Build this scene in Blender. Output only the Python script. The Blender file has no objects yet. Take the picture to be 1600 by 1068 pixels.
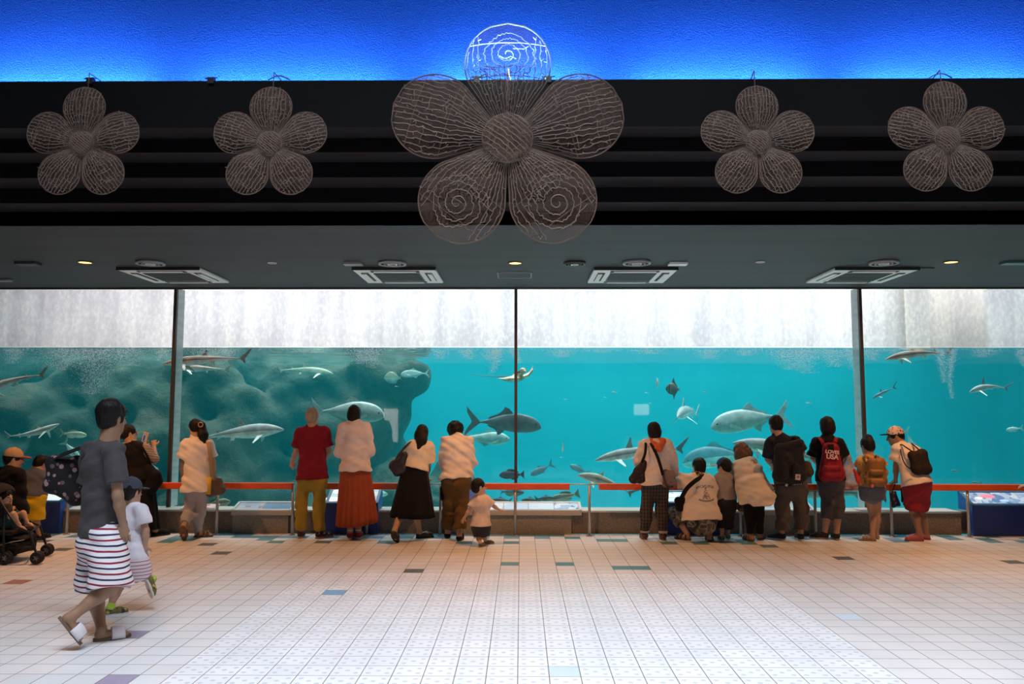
import bpy, bmesh, math, random
import numpy as np
from mathutils import Vector, Matrix

S = bpy.context.scene
COL = S.collection
random.seed(7)
PI = math.pi
# ------------------------------------------------------------------ camera, world, lights, exposure
FPX = 1244.0                       # focal length in pixels of the 1600 px wide frame (28 mm lens)
EYE = Vector((0, 0, 1.68))
CAM_R = (Matrix.Rotation(math.atan(14 / FPX), 3, 'Z') @ Matrix.Rotation(PI / 2 + math.atan(106 / FPX), 3, 'X')
         @ Matrix.Rotation(0.0012, 3, 'Z'))
cd = bpy.data.cameras.new('camera')
cd.sensor_fit = 'HORIZONTAL'; cd.sensor_width = 36; cd.lens = 36 * FPX / 1600
cd.clip_start = 0.05; cd.clip_end = 200
cam = bpy.data.objects.new('camera', cd); COL.objects.link(cam)
cam.matrix_world = Matrix.Translation(EYE) @ CAM_R.to_4x4()
S.camera = cam

w = bpy.data.worlds.new('world'); S.world = w; w.use_nodes = True
w.node_tree.nodes['Background'].inputs[0].default_value = (0.25, 0.3, 0.4, 1)
w.node_tree.nodes['Background'].inputs[1].default_value = 0.02

S.view_settings.view_transform = 'Standard'; S.view_settings.look = 'None'
S.view_settings.gamma = 1.0; S.view_settings.use_curve_mapping = False
S.view_settings.exposure = 0.0
S.cycles.use_denoising = True
S.cycles.max_bounces = 7; S.cycles.diffuse_bounces = 4; S.cycles.glossy_bounces = 3
S.cycles.transmission_bounces = 4; S.cycles.volume_bounces = 1; S.cycles.transparent_max_bounces = 64
S.cycles.caustics_reflective = False; S.cycles.caustics_refractive = False
S.cycles.sample_clamp_indirect = 6.0


def area(name, loc, target, sx, sy, power, color, spread=180):
    l = bpy.data.lights.new(name, 'AREA'); l.shape = 'RECTANGLE'; l.size = sx; l.size_y = sy
    l.energy = power; l.color = color; l.spread = math.radians(spread)
    o = bpy.data.objects.new(name, l); COL.objects.link(o); o.location = loc
    d = Vector(target) - Vector(loc)
    o.rotation_euler = d.to_track_quat('-Z', 'Y').to_euler()
    return o


area('tank_wall_fill', (0.5, 13.6, 5.6), (0.5, 17.5, 3.7), 25, 1.2, 275, (1.0, 0.98, 0.96), 80)  # added lamp aimed at the pale upper wall to keep it white
# daylight falling on the open tank, skylight over the hall behind the soffit, blue cove tubes on the ledge
area('tank_daylight', (0.5, 17.3, 7.2), (0.5, 17.5, 0), 18, 5.0, 1320, (1.0, 0.98, 0.95), 104)
area('hall_skylight', (0.7, 2.7, 8.9), (0.7, 4.1, 0), 9.5, 2.0, 470, (0.84, 0.90, 1.0), 78)
area('tank_front_daylight', (0.5, 12.8, 6.6), (0.5, 13.7, 0), 22, 1.2, 470, (1.0, 0.98, 0.95), 70)
COVE = [(-6.3, 1.5), (-4.35, 1.7), (-2.2, 1.9), (-0.1, 1.5), (1.9, 1.7), (4.0, 1.8), (6.2, 1.9)]
for cx, cl in COVE:
    area('cove_tube_light', (cx, 7.20, 4.56), (cx, 7.345, 4.80), cl, 0.04, 150, (0.30, 0.52, 1.0))


area('flower_fill_light', (0.0, 6.85, 4.36), (0.0, 5.95, 4.85), 1.5, 0.06, 1300, (0.26, 0.68, 1.0), 120)  # added lamp behind the giant flower, brightens its top petal


def at(x, y, Y):
    """world point seen at pixel (x, y) of the 1600x1068 photograph at depth Y"""
    v = CAM_R @ Vector(((x - 800) / FPX, (534 - y) / FPX, -1))
    return EYE + v * (Y / v.y)


def onz(x, y, z=0.0):
    v = CAM_R @ Vector(((x - 800) / FPX, (534 - y) / FPX, -1))
    return EYE + v * ((z - EYE.z) / v.z)


# ------------------------------------------------------------------ helpers
def tag(o, label=None, cat=None, group=None, kind=None):
    if label: o['label'] = label
    if cat: o['category'] = cat
    if group: o['group'] = group
    if kind: o['kind'] = kind
    return o


def empty(name, loc, label=None, cat=None, group=None, rz=0.0):
    o = bpy.data.objects.new(name, None); COL.objects.link(o)
    o.empty_display_size = 0.1
    o.location = loc; o.rotation_euler = (0, 0, rz)
    return tag(o, label, cat, group)


def link(name, me, mats, parent=None, smooth=False, world=True):
    """link a mesh whose vertices are in world space; a parent keeps them there"""
    if not isinstance(mats, (list, tuple)): mats = [mats]
    for m in mats: me.materials.append(m)
    if smooth: me.polygons.foreach_set('use_smooth', [True] * len(me.polygons))
    o = bpy.data.objects.new(name, me); COL.objects.link(o)
    if parent is not None:
        o.parent = parent
        if world:
            base = parent
            M = Matrix.Identity(4)
            while base is not None:
                M = base.matrix_basis @ M if base.parent is None else base.matrix_parent_inverse @ base.matrix_basis @ M
                base = base.parent
            o.matrix_parent_inverse = M.inverted()
    return o


def npmesh(name, verts, quads):
    me = bpy.data.meshes.new(name)
    v = np.asarray(verts, dtype=np.float32); q = np.asarray(quads, dtype=np.int32)
    n = q.shape[1]
    me.vertices.add(len(v)); me.vertices.foreach_set('co', v.ravel())
    me.loops.add(q.size); me.loops.foreach_set('vertex_index', q.ravel())
    me.polygons.add(len(q)); me.polygons.foreach_set('loop_start', np.arange(len(q), dtype=np.int32) * n)
    me.update(calc_edges=True); me.validate()
    return me


class MB:
    """collects boxes, tubes, prisms and lofts in world space and links them as one mesh"""
    def __init__(s): s.v = []; s.f = []; s.m = []
    def add(s, vs, fs, mi=0):
        b = len(s.v); s.v += [tuple(p) for p in vs]
        s.f += [tuple(i + b for i in f) for f in fs]; s.m += [mi] * len(fs)
        return s
    def box(s, c, d, rot=None, mi=0, taper=1.0):
        vs = []
        for z in (-1, 1):
            t = taper if z > 0 else 1
            for x, y in ((-1, -1), (1, -1), (1, 1), (-1, 1)):
                p = Vector((x * d[0] / 2 * t, y * d[1] / 2 * t, z * d[2] / 2))
                if rot is not None: p = rot @ p
                vs.append(p + Vector(c))
        return s.add(vs, [(3, 2, 1, 0), (4, 5, 6, 7), (0, 1, 5, 4), (1, 2, 6, 5), (2, 3, 7, 6), (3, 0, 4, 7)], mi)
    def tube(s, pts, r, n=8, mi=0, flat=None, closed=False, up=None):
        """sweep a circle (or, with flat=(rw, rt), an ellipse/strap) along points"""
        pts = [Vector(p) for p in pts]; N = len(pts); vs = []
        rr = r if isinstance(r, (list, tuple)) else [r] * N
        ref = None
        for i, p in enumerate(pts):
            if closed: t = pts[(i + 1) % N] - pts[i - 1]
            else: t = pts[min(i + 1, N - 1)] - pts[max(i - 1, 0)]
            t = t.normalized() if t.length > 1e-9 else Vector((0, 0, 1))
            if up is not None:
                a = Vector(up).cross(t)
                if a.length < 1e-4: a = Vector((1, 0, 0)).cross(t)
            elif ref is None:
                a = t.orthogonal()
            else:
                a = ref - t * ref.dot(t)
                if a.length < 1e-6: a = t.orthogonal()
            a.normalize(); ref = a; b = t.cross(a)
            for k in range(n):
                an = 2 * PI * k / n
                if flat: vs.append(p + a * math.cos(an) * flat[0] + b * math.sin(an) * flat[1])
                else: vs.append(p + (a * math.cos(an) + b * math.sin(an)) * rr[i])
        fs = []
        for i in range(N if closed else N - 1):
            j = (i + 1) % N
            for k in range(n):
                fs.append((i * n + k, i * n + (k + 1) % n, j * n + (k + 1) % n, j * n + k))
        if not closed:
            fs.append(tuple(range(n))[::-1]); fs.append(tuple((N - 1) * n + k for k in range(n)))
        return s.add(vs, fs, mi)
    def loft(s, rings, mi=0, cap=True):
        n = len(rings[0]); vs = [p for r in rings for p in r]; fs = []
        for i in range(len(rings) - 1):
            for k in range(n):
                fs.append((i * n + k, i * n + (k + 1) % n, (i + 1) * n + (k + 1) % n, (i + 1) * n + k))
        if cap:
            fs.append(tuple(range(n))[::-1]); fs.append(tuple((len(rings) - 1) * n + k for k in range(n)))
        return s.add(vs, fs, mi)
    def prism(s, poly, vec, mi=0):
        """closed polygon (3-D points) extruded by vec"""
        n = len(poly); vec = Vector(vec)
        vs = [Vector(p) for p in poly] + [Vector(p) + vec for p in poly]
        fs = [tuple(range(n))[::-1], tuple(range(n, 2 * n))]
        fs += [(k, (k + 1) % n, n + (k + 1) % n, n + k) for k in range(n)]
        return s.add(vs, fs, mi)
    def ell(s, c, r, rot=None, n=12, m=8, mi=0):
        rings = []
        c = Vector(c)
        for i in range(1, m):
            a = PI * i / m
            ring = []
            for k in range(n):
                b = 2 * PI * k / n
                p = Vector((r[0] * math.sin(a) * math.cos(b), r[1] * math.sin(a) * math.sin(b), -r[2] * math.cos(a)))
                if rot is not None: p = rot @ p
                ring.append(c + p)
            rings.append(ring)
        return s.loft(rings, mi)
    def build(s, name, mats, parent=None, smooth=False, fix=True):
        me = bpy.data.meshes.new(name); me.from_pydata(s.v, [], s.f); 
        me.polygons.foreach_set('material_index', s.m)
        if fix:
            bm = bmesh.new(); bm.from_mesh(me); bmesh.ops.recalc_face_normals(bm, faces=bm.faces); bm.to_mesh(me); bm.free()
        me.update()
        return link(name, me, mats, parent, smooth)


def bevel(o, wd=0.01, seg=2):
    m = o.modifiers.new('bevel', 'BEVEL'); m.width = wd; m.segments = seg; m.limit_method = 'ANGLE'
    return o


def copy_tree(o, parent=None):
    c = o.copy(); COL.objects.link(c)
    if parent is not None: c.parent = parent
    for ch in list(o.children): copy_tree(ch, c)
    return c


# ------------------------------------------------------------------ materials
MATS = {}


def mat(name, col, rough=0.6, metal=0.0, bump=0.0, bscale=40, var=0.0, vscale=8, spec=0.5, emit=None, es=0.0, stretch=None, sheen=0.0):
    if name in MATS: return MATS[name]
    m = bpy.data.materials.new(name); m.use_nodes = True; MATS[name] = m
    nt = m.node_tree; b = nt.nodes['Principled BSDF']
    b.inputs['Base Color'].default_value = (*col, 1); b.inputs['Roughness'].default_value = rough
    b.inputs['Metallic'].default_value = metal; b.inputs['Specular IOR Level'].default_value = spec
    if sheen: b.inputs['Sheen Weight'].default_value = sheen
    if emit: b.inputs['Emission Color'].default_value = (*emit, 1); b.inputs['Emission Strength'].default_value = es
    if bump or var:
        tc = nt.nodes.new('ShaderNodeTexCoord'); src = tc.outputs['Object']
        if stretch:
            mp = nt.nodes.new('ShaderNodeMapping'); mp.inputs['Scale'].default_value = stretch
            nt.links.new(src, mp.inputs['Vector']); src = mp.outputs['Vector']
    if var:
        n = nt.nodes.new('ShaderNodeTexNoise'); n.inputs['Scale'].default_value = vscale; n.inputs['Detail'].default_value = 4
        nt.links.new(src, n.inputs['Vector'])
        r = nt.nodes.new('ShaderNodeValToRGB')
        r.color_ramp.elements[0].position = 0.3; r.color_ramp.elements[1].position = 0.7
        r.color_ramp.elements[0].color = (*[max(0, c * (1 - var)) for c in col], 1)
        r.color_ramp.elements[1].color = (*[min(1, c * (1 + var)) for c in col], 1)
        nt.links.new(n.outputs['Fac'], r.inputs['Fac']); nt.links.new(r.outputs['Color'], b.inputs['Base Color'])
    if bump:
        n = nt.nodes.new('ShaderNodeTexNoise'); n.inputs['Scale'].default_value = bscale; n.inputs['Detail'].default_value = 3
        nt.links.new(src, n.inputs['Vector'])
        bp = nt.nodes.new('ShaderNodeBump'); bp.inputs['Strength'].default_value = bump; bp.inputs['Distance'].default_value = 0.02
        nt.links.new(n.outputs['Fac'], bp.inputs['Height']); nt.links.new(bp.outputs['Normal'], b.inputs['Normal'])
    return m


class NT:
    """small node-graph writer"""
    def __init__(s, m): s.t = m.node_tree; s.m = m
    def n(s, typ, **kw):
        nd = s.t.nodes.new('ShaderNode' + typ)
        for k, v in kw.items(): setattr(nd, k, v)
        return nd
    def l(s, a, b): s.t.links.new(a, b)
    def val(s, x):
        return x
    def math(s, op, a, b=None, c=None):
        nd = s.n('Math', operation=op)
        for i, x in enumerate((a, b, c)):
            if x is None: continue
            if isinstance(x, (int, float)): nd.inputs[i].default_value = x
            else: s.l(x, nd.inputs[i])
        return nd.outputs[0]
    def mix(s, f, a, b):
        nd = s.n('MixRGB')
        for i, x in enumerate((f, a, b)):
            if isinstance(x, (int, float)): nd.inputs[i].default_value = x
            elif isinstance(x, tuple): nd.inputs[i].default_value = (*x, 1)
            else: s.l(x, nd.inputs[i])
        return nd.outputs[0]
    def noise(s, vec, scale, detail=3, rough=0.5):
        nd = s.n('TexNoise'); nd.inputs['Scale'].default_value = scale; nd.inputs['Detail'].default_value = detail
        nd.inputs['Roughness'].default_value = rough
        if vec is not None: s.l(vec, nd.inputs['Vector'])
        return nd.outputs['Fac']
    def ramp(s, f, stops):
        nd = s.n('ValToRGB'); cr = nd.color_ramp
        while len(cr.elements) < len(stops): cr.elements.new(0.5)
        for e, (p, c) in zip(cr.elements, stops): e.position = p; e.color = (*c, 1) if isinstance(c, tuple) else (c, c, c, 1)
        s.l(f, nd.inputs[0]); return nd.outputs[0]


def newmat(name):
    m = bpy.data.materials.new(name); m.use_nodes = True; MATS[name] = m
    return m, NT(m), m.node_tree.nodes['Principled BSDF'], m.node_tree.nodes['Material Output']
# ------------------------------------------------------------------ the setting
XL, XR = -9.6, 9.6
YG = 11.30          # front face of the acrylic
YSILL = 11.03
Z_SILL = at(800, 797, YSILL).z
Z_WATER = at(800, 540, YG).z
Z_CEIL = at(800, 449.5, YG).z
Y_EDGE = onz(800, 350, Z_CEIL).y
steps = [(Y_EDGE, Z_CEIL)]
prof = [(Y_EDGE, Z_CEIL)]
yy = Y_EDGE
for a, b in ((330, 316), (293, 276.5), (253, 237), (215, 198)):
    z = at(800, a, yy).z; prof.append((yy, z)); yy = onz(800, b, z).y; prof.append((yy, z))
Y_FAS = yy
Z_TOP = at(800, 124.5, Y_FAS).z
Y_UP = 7.35
prof.append((Y_FAS, Z_TOP))


def structure(o): o['kind'] = 'structure'; return o


# --- floor: one 0.2 m tile per face, the tile kinds are material slots
def tile_mat(name, col, var=0.05, dots=False, rough=0.42):
    m, n, b, out = newmat(name)
    tc = n.n('TexCoord'); sep = n.n('SeparateXYZ'); n.l(tc.outputs['Object'], sep.inputs[0])
    fx = n.math('FRACT', n.math('DIVIDE', n.math('ADD', sep.outputs[0], 40.02), 0.2))
    fy = n.math('FRACT', n.math('DIVIDE', n.math('ADD', sep.outputs[1], 40.0), 0.2))
    ex = n.math('MINIMUM', fx, n.math('SUBTRACT', 1, fx)); ey = n.math('MINIMUM', fy, n.math('SUBTRACT', 1, fy))
    grout = n.math('LESS_THAN', n.math('MINIMUM', ex, ey), 0.014)
    no = n.noise(tc.outputs['Object'], 2.3, 5); 
    c = n.ramp(no, [(0.3, tuple(x * (1 - var) for x in col)), (0.7, tuple(min(1, x * (1 + var)) for x in col))])
    # every tile a touch different
    cell = n.n('TexWhiteNoise'); cell.noise_dimensions = '2D'
    comb = n.n('CombineXYZ')
    n.l(n.math('FLOOR', n.math('DIVIDE', n.math('ADD', sep.outputs[0], 40.02), 0.2)), comb.inputs[0])
    n.l(n.math('FLOOR', n.math('DIVIDE', n.math('ADD', sep.outputs[1], 40.0), 0.2)), comb.inputs[1])
    n.l(comb.outputs[0], cell.inputs['Vector'])
    c = n.mix(n.math('MULTIPLY', cell.outputs['Value'], 0.10), c, tuple(x * 0.55 for x in col))
    if dots:
        mk = None
        for dx, dy in ((0.2, 0.27), (0.2, 0.73), (0.5, 0.5), (0.8, 0.27), (0.8, 0.73)):
            d = n.math('POWER', n.math('SUBTRACT', fx, dx), 2); e = n.math('POWER', n.math('SUBTRACT', fy, dy), 2)
            q = n.math('LESS_THAN', n.math('ADD', d, e), 0.0072)
            mk = q if mk is None else n.math('MAXIMUM', mk, q)
        c = n.mix(n.math('MULTIPLY', mk, 0.6), c, (0.44, 0.47, 0.52))
    c = n.mix(grout, c, (0.10, 0.075, 0.065))
    n.l(c, b.inputs['Base Color'])
    b.inputs['Roughness'].default_value = rough
    n.l(n.ramp(no, [(0.3, rough * 0.85), (0.7, rough * 1.15)]), b.inputs['Roughness'])
    bp = n.n('Bump'); bp.inputs['Strength'].default_value = 0.35; bp.inputs['Distance'].default_value = 0.004
    n.l(n.math('SUBTRACT', 1, grout), bp.inputs['Height']); n.l(bp.outputs[0], b.inputs['Normal'])
    return m


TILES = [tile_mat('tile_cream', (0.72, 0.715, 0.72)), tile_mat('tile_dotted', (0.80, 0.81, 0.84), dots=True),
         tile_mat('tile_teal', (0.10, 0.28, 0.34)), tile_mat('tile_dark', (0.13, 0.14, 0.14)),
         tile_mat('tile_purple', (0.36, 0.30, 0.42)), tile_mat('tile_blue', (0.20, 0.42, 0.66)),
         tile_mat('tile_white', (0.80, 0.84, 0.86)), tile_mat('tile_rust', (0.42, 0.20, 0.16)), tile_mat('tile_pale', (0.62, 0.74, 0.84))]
fx0, fx1, fy0, fy1 = -48, 48, -30, 55       # in tiles
nx = fx1 - fx0; ny = fy1 - fy0
gx = np.array([(fx0 + i) * 0.2 - 0.02 for i in range(nx + 1)]); gy = np.array([(fy0 + j) * 0.2 for j in range(ny + 1)])
vx, vy = np.meshgrid(gx, gy, indexing='ij')
fv = np.stack([vx, vy, np.zeros_like(vx)], -1).reshape(-1, 3)
ii, jj = np.meshgrid(np.arange(nx), np.arange(ny), indexing='ij')
a = (ii * (ny + 1) + jj).ravel()
fq = np.stack([a, a + ny + 1, a + ny + 2, a + 1], -1)
fme = npmesh('floor', fv, fq)
kind = np.zeros((nx, ny), np.int32)
cxs = gx[:-1] + 0.1; cys = gy[:-1] + 0.1
kind[np.ix_((cxs > -2.25) & (cxs < 2.48), cys < 8.33)] = 1
rr = random.Random(5)
for i in range(nx):                                   # white and teal border under the railing
    for j in range(ny):
        if cys[j] > 10.6: kind[i, j] = 6 if rr.random() < 0.62 else (2 if rr.random() < 0.6 else 5)
        elif cys[j] > 10.4 and rr.random() < 0.16: kind[i, j] = 2


def tile_at(px, py, k):
    p = onz(px, py); i = int((p.x + 0.02) / 0.2 - fx0 // 1); i = int(math.floor((p.x + 0.02) / 0.2)) - fx0; j = int(math.floor(p.y / 0.2)) - fy0
    if 0 <= i < nx and 0 <= j < ny: kind[i, j] = k


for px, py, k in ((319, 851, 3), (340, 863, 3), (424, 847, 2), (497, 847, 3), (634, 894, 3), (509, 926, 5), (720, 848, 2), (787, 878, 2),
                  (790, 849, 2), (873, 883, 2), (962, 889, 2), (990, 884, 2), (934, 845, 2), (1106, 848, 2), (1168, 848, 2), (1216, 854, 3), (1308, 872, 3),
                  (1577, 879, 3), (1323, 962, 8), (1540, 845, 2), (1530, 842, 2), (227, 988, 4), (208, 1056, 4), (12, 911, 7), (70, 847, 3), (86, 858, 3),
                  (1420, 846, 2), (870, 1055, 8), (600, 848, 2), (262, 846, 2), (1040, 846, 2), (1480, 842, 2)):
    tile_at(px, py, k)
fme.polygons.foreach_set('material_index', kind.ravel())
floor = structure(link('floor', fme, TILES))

M_ceil = mat('ceiling_paint', (0.06, 0.062, 0.068), 0.6, bump=0.05, bscale=30, var=0.12, vscale=1.2, stretch=(0.3, 3, 1), spec=0.15)
M_black = mat('black_paint', (0.005, 0.0045, 0.0055), 0.7, spec=0.1, var=0.1, vscale=3)
M_black_lit = mat('black_paint_lit', (0.012, 0.012, 0.015), 0.6, spec=0.2)  # lighter copy of the black for step undersides, their light put into the colour
M_dark = mat('hall_wall_paint', (0.05, 0.055, 0.065), 0.7)

# --- low soffit over the viewing strip
m = MB(); m.box(((XL + XR) / 2, (Y_EDGE + YG + 0.05) / 2, Z_CEIL + 0.1), (XR - XL, YG + 0.05 - Y_EDGE, 0.2)); structure(m.build('ceiling', M_ceil))
m = MB(); m.box(((XL + XR) / 2, YG + 0.02, Z_CEIL + 2.83), (2 * 12.5, 0.06, 5.2)); structure(m.build('wall_header', M_dark))
# --- stepped black fascia, each step's lip juts out over the one below
m = MB(); poly = [(XL, y, z) for y, z in prof] + [(XL, Y_UP, Z_TOP), (XL, Y_UP, Z_CEIL + 0.205), (XL, Y_EDGE + 0.05, Z_CEIL + 0.203), (XL, Y_EDGE + 0.05, Z_CEIL)]
m.prism(poly, (XR - XL, 0, 0))
o = structure(m.build('trim_1', [M_black, M_black_lit]))
for p in o.data.polygons:
    if p.normal.z < -0.9: p.material_index = 1
# --- stuccoed upper wall behind the ledge
mm, n, b, out = newmat('stucco')
tc = n.n('TexCoord'); no = n.noise(tc.outputs['Object'], 75, 3, 0.65); n2 = n.noise(tc.outputs['Object'], 120, 2)
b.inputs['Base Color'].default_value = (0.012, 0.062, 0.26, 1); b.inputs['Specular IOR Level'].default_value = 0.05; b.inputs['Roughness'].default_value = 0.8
bp = n.n('Bump'); bp.inputs['Strength'].default_value = 0.55; bp.inputs['Distance'].default_value = 0.03
n.l(n.math('ADD', n.ramp(no, [(0.42, 0.0), (0.62, 1.0)]), n.math('MULTIPLY', n2, 0.3)), bp.inputs['Height']); n.l(bp.outputs[0], b.inputs['Normal'])
m = MB(); m.box((0, Y_UP + 0.1, (Z_TOP + 8.95) / 2), (XR - XL, 0.2, 8.95 - Z_TOP)); structure(m.build('wall_front', mm))
# --- rest of the hall around the camera
m = MB(); m.box((XL - 0.1, 2.65, 4.5), (0.2, 17.3, 9.0)); structure(m.build('wall_left', M_dark))
m = MB(); m.box((XR + 0.1, 2.65, 4.5), (0.2, 17.3, 9.0)); structure(m.build('wall_right', M_dark))
m = MB(); m.box((0, -6.1, 4.5), (XR - XL + 0.4, 0.2, 9.0)); structure(m.build('wall_back', M_dark))
m = MB(); m.box((0, 0.7, 9.1), (XR - XL + 0.4, 13.8, 0.2)); structure(m.build('ceiling_high', M_dark))
# bright openings behind the visitors that mirror in the acrylic
M_open = mat('lit_opening', (0.8, 0.8, 0.8), 0.5, emit=(1.0, 0.93, 0.88), es=7.0)
M_frame = mat('opening_frame', (0.05, 0.05, 0.05), 0.5)
def mirror_open(k, x0, y0, x1, y1):
    Yv = 2 * (YG + 0.02) + 5.98
    p = at(x0, y0, Yv); q = at(x1, y1, Yv)
    m = MB(); cx, cz = (p.x + q.x) / 2, (p.z + q.z) / 2; wx, wz = abs(q.x - p.x), abs(q.z - p.z)
    m.box((cx, -5.975, cz), (wx, 0.04, wz))
    o = structure(m.build('window_%d' % k, M_open))
    m = MB()
    for s in (-1, 1):
        m.box((cx + s * (wx / 2 + 0.03), -5.97, cz), (0.06, 0.06, wz + 0.12)); m.box((cx, -5.97, cz + s * (wz / 2 + 0.03)), (wx, 0.06, 0.06))
    m.build('window_frame', M_frame, o)
for k, r in enumerate(((990, 631, 1014, 648), (1366, 639, 1475, 659), (1478, 684, 1516, 702), (1566, 686, 1598, 728), (600, 638, 622, 690))): mirror_open(k + 1, *r)

# --- low stone wall under the acrylic with its pale sill edge
M_stone = mat('sill_stone', (0.20, 0.165, 0.13), 0.75, bump=0.25, bscale=120, var=0.35, vscale=60)
M_sill = mat('sill_edge', (0.62, 0.60, 0.55), 0.5)
X_S1 = at(1502, 820, YSILL).x
m = MB(); m.box(((XL + X_S1) / 2, YSILL + 0.2, Z_SILL / 2 - 0.012), (X_S1 - XL, 0.4, Z_SILL - 0.025)); structure(m.build('wall_sill', M_stone))
m = MB(); m.box((X_S1 + (XR - X_S1) / 2, YSILL + 0.25, Z_SILL / 2 - 0.012), (XR - X_S1, 0.3, Z_SILL - 0.025)); structure(m.build('wall_sill_right', M_stone))
m = MB(); m.box(((XL + X_S1) / 2, YSILL + 0.19, Z_SILL - 0.0125), (X_S1 - XL, 0.4, 0.025)); structure(bevel(m.build('trim_2', M_sill), 0.004))

# --- acrylic panes and their joints
mm, n, b, out = newmat('acrylic')
n.t.nodes.remove(b)
tr = n.n('BsdfTransparent'); tr.inputs[0].default_value = (0.97, 0.99, 0.99, 1)
gl = n.n('BsdfGlossy'); gl.inputs['Roughness'].default_value = 0.02
fr = n.n('Fresnel'); fr.inputs[0].default_value = 1.45
ms = n.n('MixShader'); n.l(n.math('MULTIPLY', fr.outputs[0], 0.9), ms.inputs[0]); n.l(tr.outputs[0], ms.inputs[1]); n.l(gl.outputs[0], ms.inputs[2])
n.l(ms.outputs[0], out.inputs[0])
XJ = [at(x, 600, YG).x for x in (270, 806, 1348)]
edges = [XL] + XJ + [XR]
for i in range(4):
    m = MB(); x0, x1 = edges[i] + 0.02, edges[i + 1] - 0.02
    m.add([(x0, YG + 0.012, Z_SILL - 0.01), (x1, YG + 0.012, Z_SILL - 0.01), (x1, YG + 0.012, Z_CEIL + 0.02), (x0, YG + 0.012, Z_CEIL + 0.02)], [(0, 1, 2, 3)])
    structure(m.build('window_%d' % (i + 11), mm, fix=False))
M_joint = mat('joint_sealant', (0.045, 0.035, 0.03), 0.6)
M_edge = mat('acrylic_edge', (0.86, 0.93, 0.91), 0.35, var=0.15, vscale=3, stretch=(1, 1, 6))
for i, x in enumerate(XJ):
    m = MB(); m.box((x, YG, (Z_SILL + Z_CEIL) / 2), (0.042, 0.05, Z_CEIL - Z_SILL)); o = structure(m.build('trim_%d' % (i + 3), M_joint))
    sx = -1 if x > 1 else (1 if x < -1 else 0)
    if sx:
        m = MB(); m.box((x + sx * 0.004, YG + 0.145, (Z_SILL + Z_CEIL) / 2), (0.03, 0.22, Z_CEIL - Z_SILL)); m.build('joint_face', M_edge, o)
m = MB(); m.box((0, YG, Z_CEIL - 0.008), (XR - XL, 0.06, 0.02)); structure(m.build('trim_7', M_joint))
# ------------------------------------------------------------------ the tank
TY0, TY1 = YG + 0.30, 21.0
TX = 12.5
M_tankpaint = mat('tank_paint', (0.04, 0.50, 0.58), 0.9, var=0.08, vscale=0.7)
M_sand = mat('tank_sand', (0.50, 0.55, 0.48), 0.95, bump=0.3, bscale=8, var=0.2, vscale=4)
m = MB(); m.box((0, TY1 + 0.1, 1.5), (2 * TX, 0.2, 3.8)); structure(m.build('wall_tank_back', M_tankpaint))
m = MB(); m.box((0, (TY0 + TY1) / 2, -0.4), (2 * TX, TY1 - TY0 + 0.4, 0.1)); structure(m.build('floor_tank', M_sand))
for s, nm in ((-1, 'left'), (1, 'right')):
    m = MB(); m.box((s * (TX + 0.1), (TY0 + TY1) / 2, 2.4), (0.2, TY1 - TY0 + 0.4, 5.6)); structure(m.build('wall_tank_' + nm, M_tankpaint))
# pale wall above the water line and the beige pier on its right
YB = 17.5
M_pale = mat('pale_wall', (0.80, 0.80, 0.79), 0.8, var=0.05, vscale=0.8, bump=0.15, bscale=3)
M_beige = mat('beige_wall', (0.84, 0.81, 0.80), 0.85, var=0.10, vscale=1.6, bump=0.3, bscale=5, stretch=(1, 1, 0.35))
M_pier = mat('pier_paint', (0.86, 0.80, 0.73), 0.8)
xa = at(276, 500, YB).x; xb = at(1440, 500, YB).x
m = MB(); m.box(((xa + TX) / 2, YB + 0.15, 4.4), (TX - xa, 0.3, 3.4)); structure(m.build('wall_upper_tank', M_pale))
m = MB(); m.box(((xa - TX) / 2, YB + 0.10, 4.4), (xa + TX, 0.3, 3.4)); structure(m.build('wall_upper_tank_left', M_beige))
p0 = at(1452, 500, YB - 1.5).x; p1 = at(1541, 500, YB - 1.5).x
m = MB(); m.box(((p0 + p1) / 2, YB - 1.0, 4.2), (p1 - p0, 1.0, 3.0)); structure(m.build('trim_8', M_pier))

# water: scattering body with a mirror-like underside
mm, n, b, out = newmat('sea_water')
n.t.nodes.remove(b)
tr = n.n('BsdfTransparent')
gl = n.n('BsdfGlossy'); gl.inputs['Roughness'].default_value = 0.05; gl.inputs[0].default_value = (0.85, 0.95, 1, 1)
geo = n.n('NewGeometry'); sepn = n.n('SeparateXYZ'); n.l(geo.outputs['True Normal'], sepn.inputs[0])
top = n.math('GREATER_THAN', n.math('ABSOLUTE', sepn.outputs[2]), 0.5)
lw = n.n('LayerWeight'); lw.inputs[0].default_value = 0.5
tc = n.n('TexCoord'); bp = n.n('Bump'); bp.inputs['Strength'].default_value = 0.25; bp.inputs['Distance'].default_value = 0.1
n.l(n.noise(tc.outputs['Object'], 2.2, 3), bp.inputs['Height']); n.l(bp.outputs[0], gl.inputs['Normal'])
graz = n.ramp(lw.outputs['Facing'], [(0.55, 0.05), (0.80, 0.95)])
ms = n.n('MixShader'); n.l(n.math('MULTIPLY', top, graz), ms.inputs[0]); n.l(tr.outputs[0], ms.inputs[1]); n.l(gl.outputs[0], ms.inputs[2])
n.l(ms.outputs[0], out.inputs[0])
va = n.n('VolumeAbsorption'); va.inputs['Color'].default_value = (0.0, 0.74, 0.82, 1); va.inputs['Density'].default_value = 0.20
vs = n.n('VolumeScatter'); vs.inputs['Color'].default_value = (0.03, 0.80, 0.92, 1); vs.inputs['Density'].default_value = 0.055; vs.inputs['Anisotropy'].default_value = 0.0
ad = n.n('AddShader'); n.l(va.outputs[0], ad.inputs[0]); n.l(vs.outputs[0], ad.inputs[1]); n.l(ad.outputs[0], out.inputs['Volume'])
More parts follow.
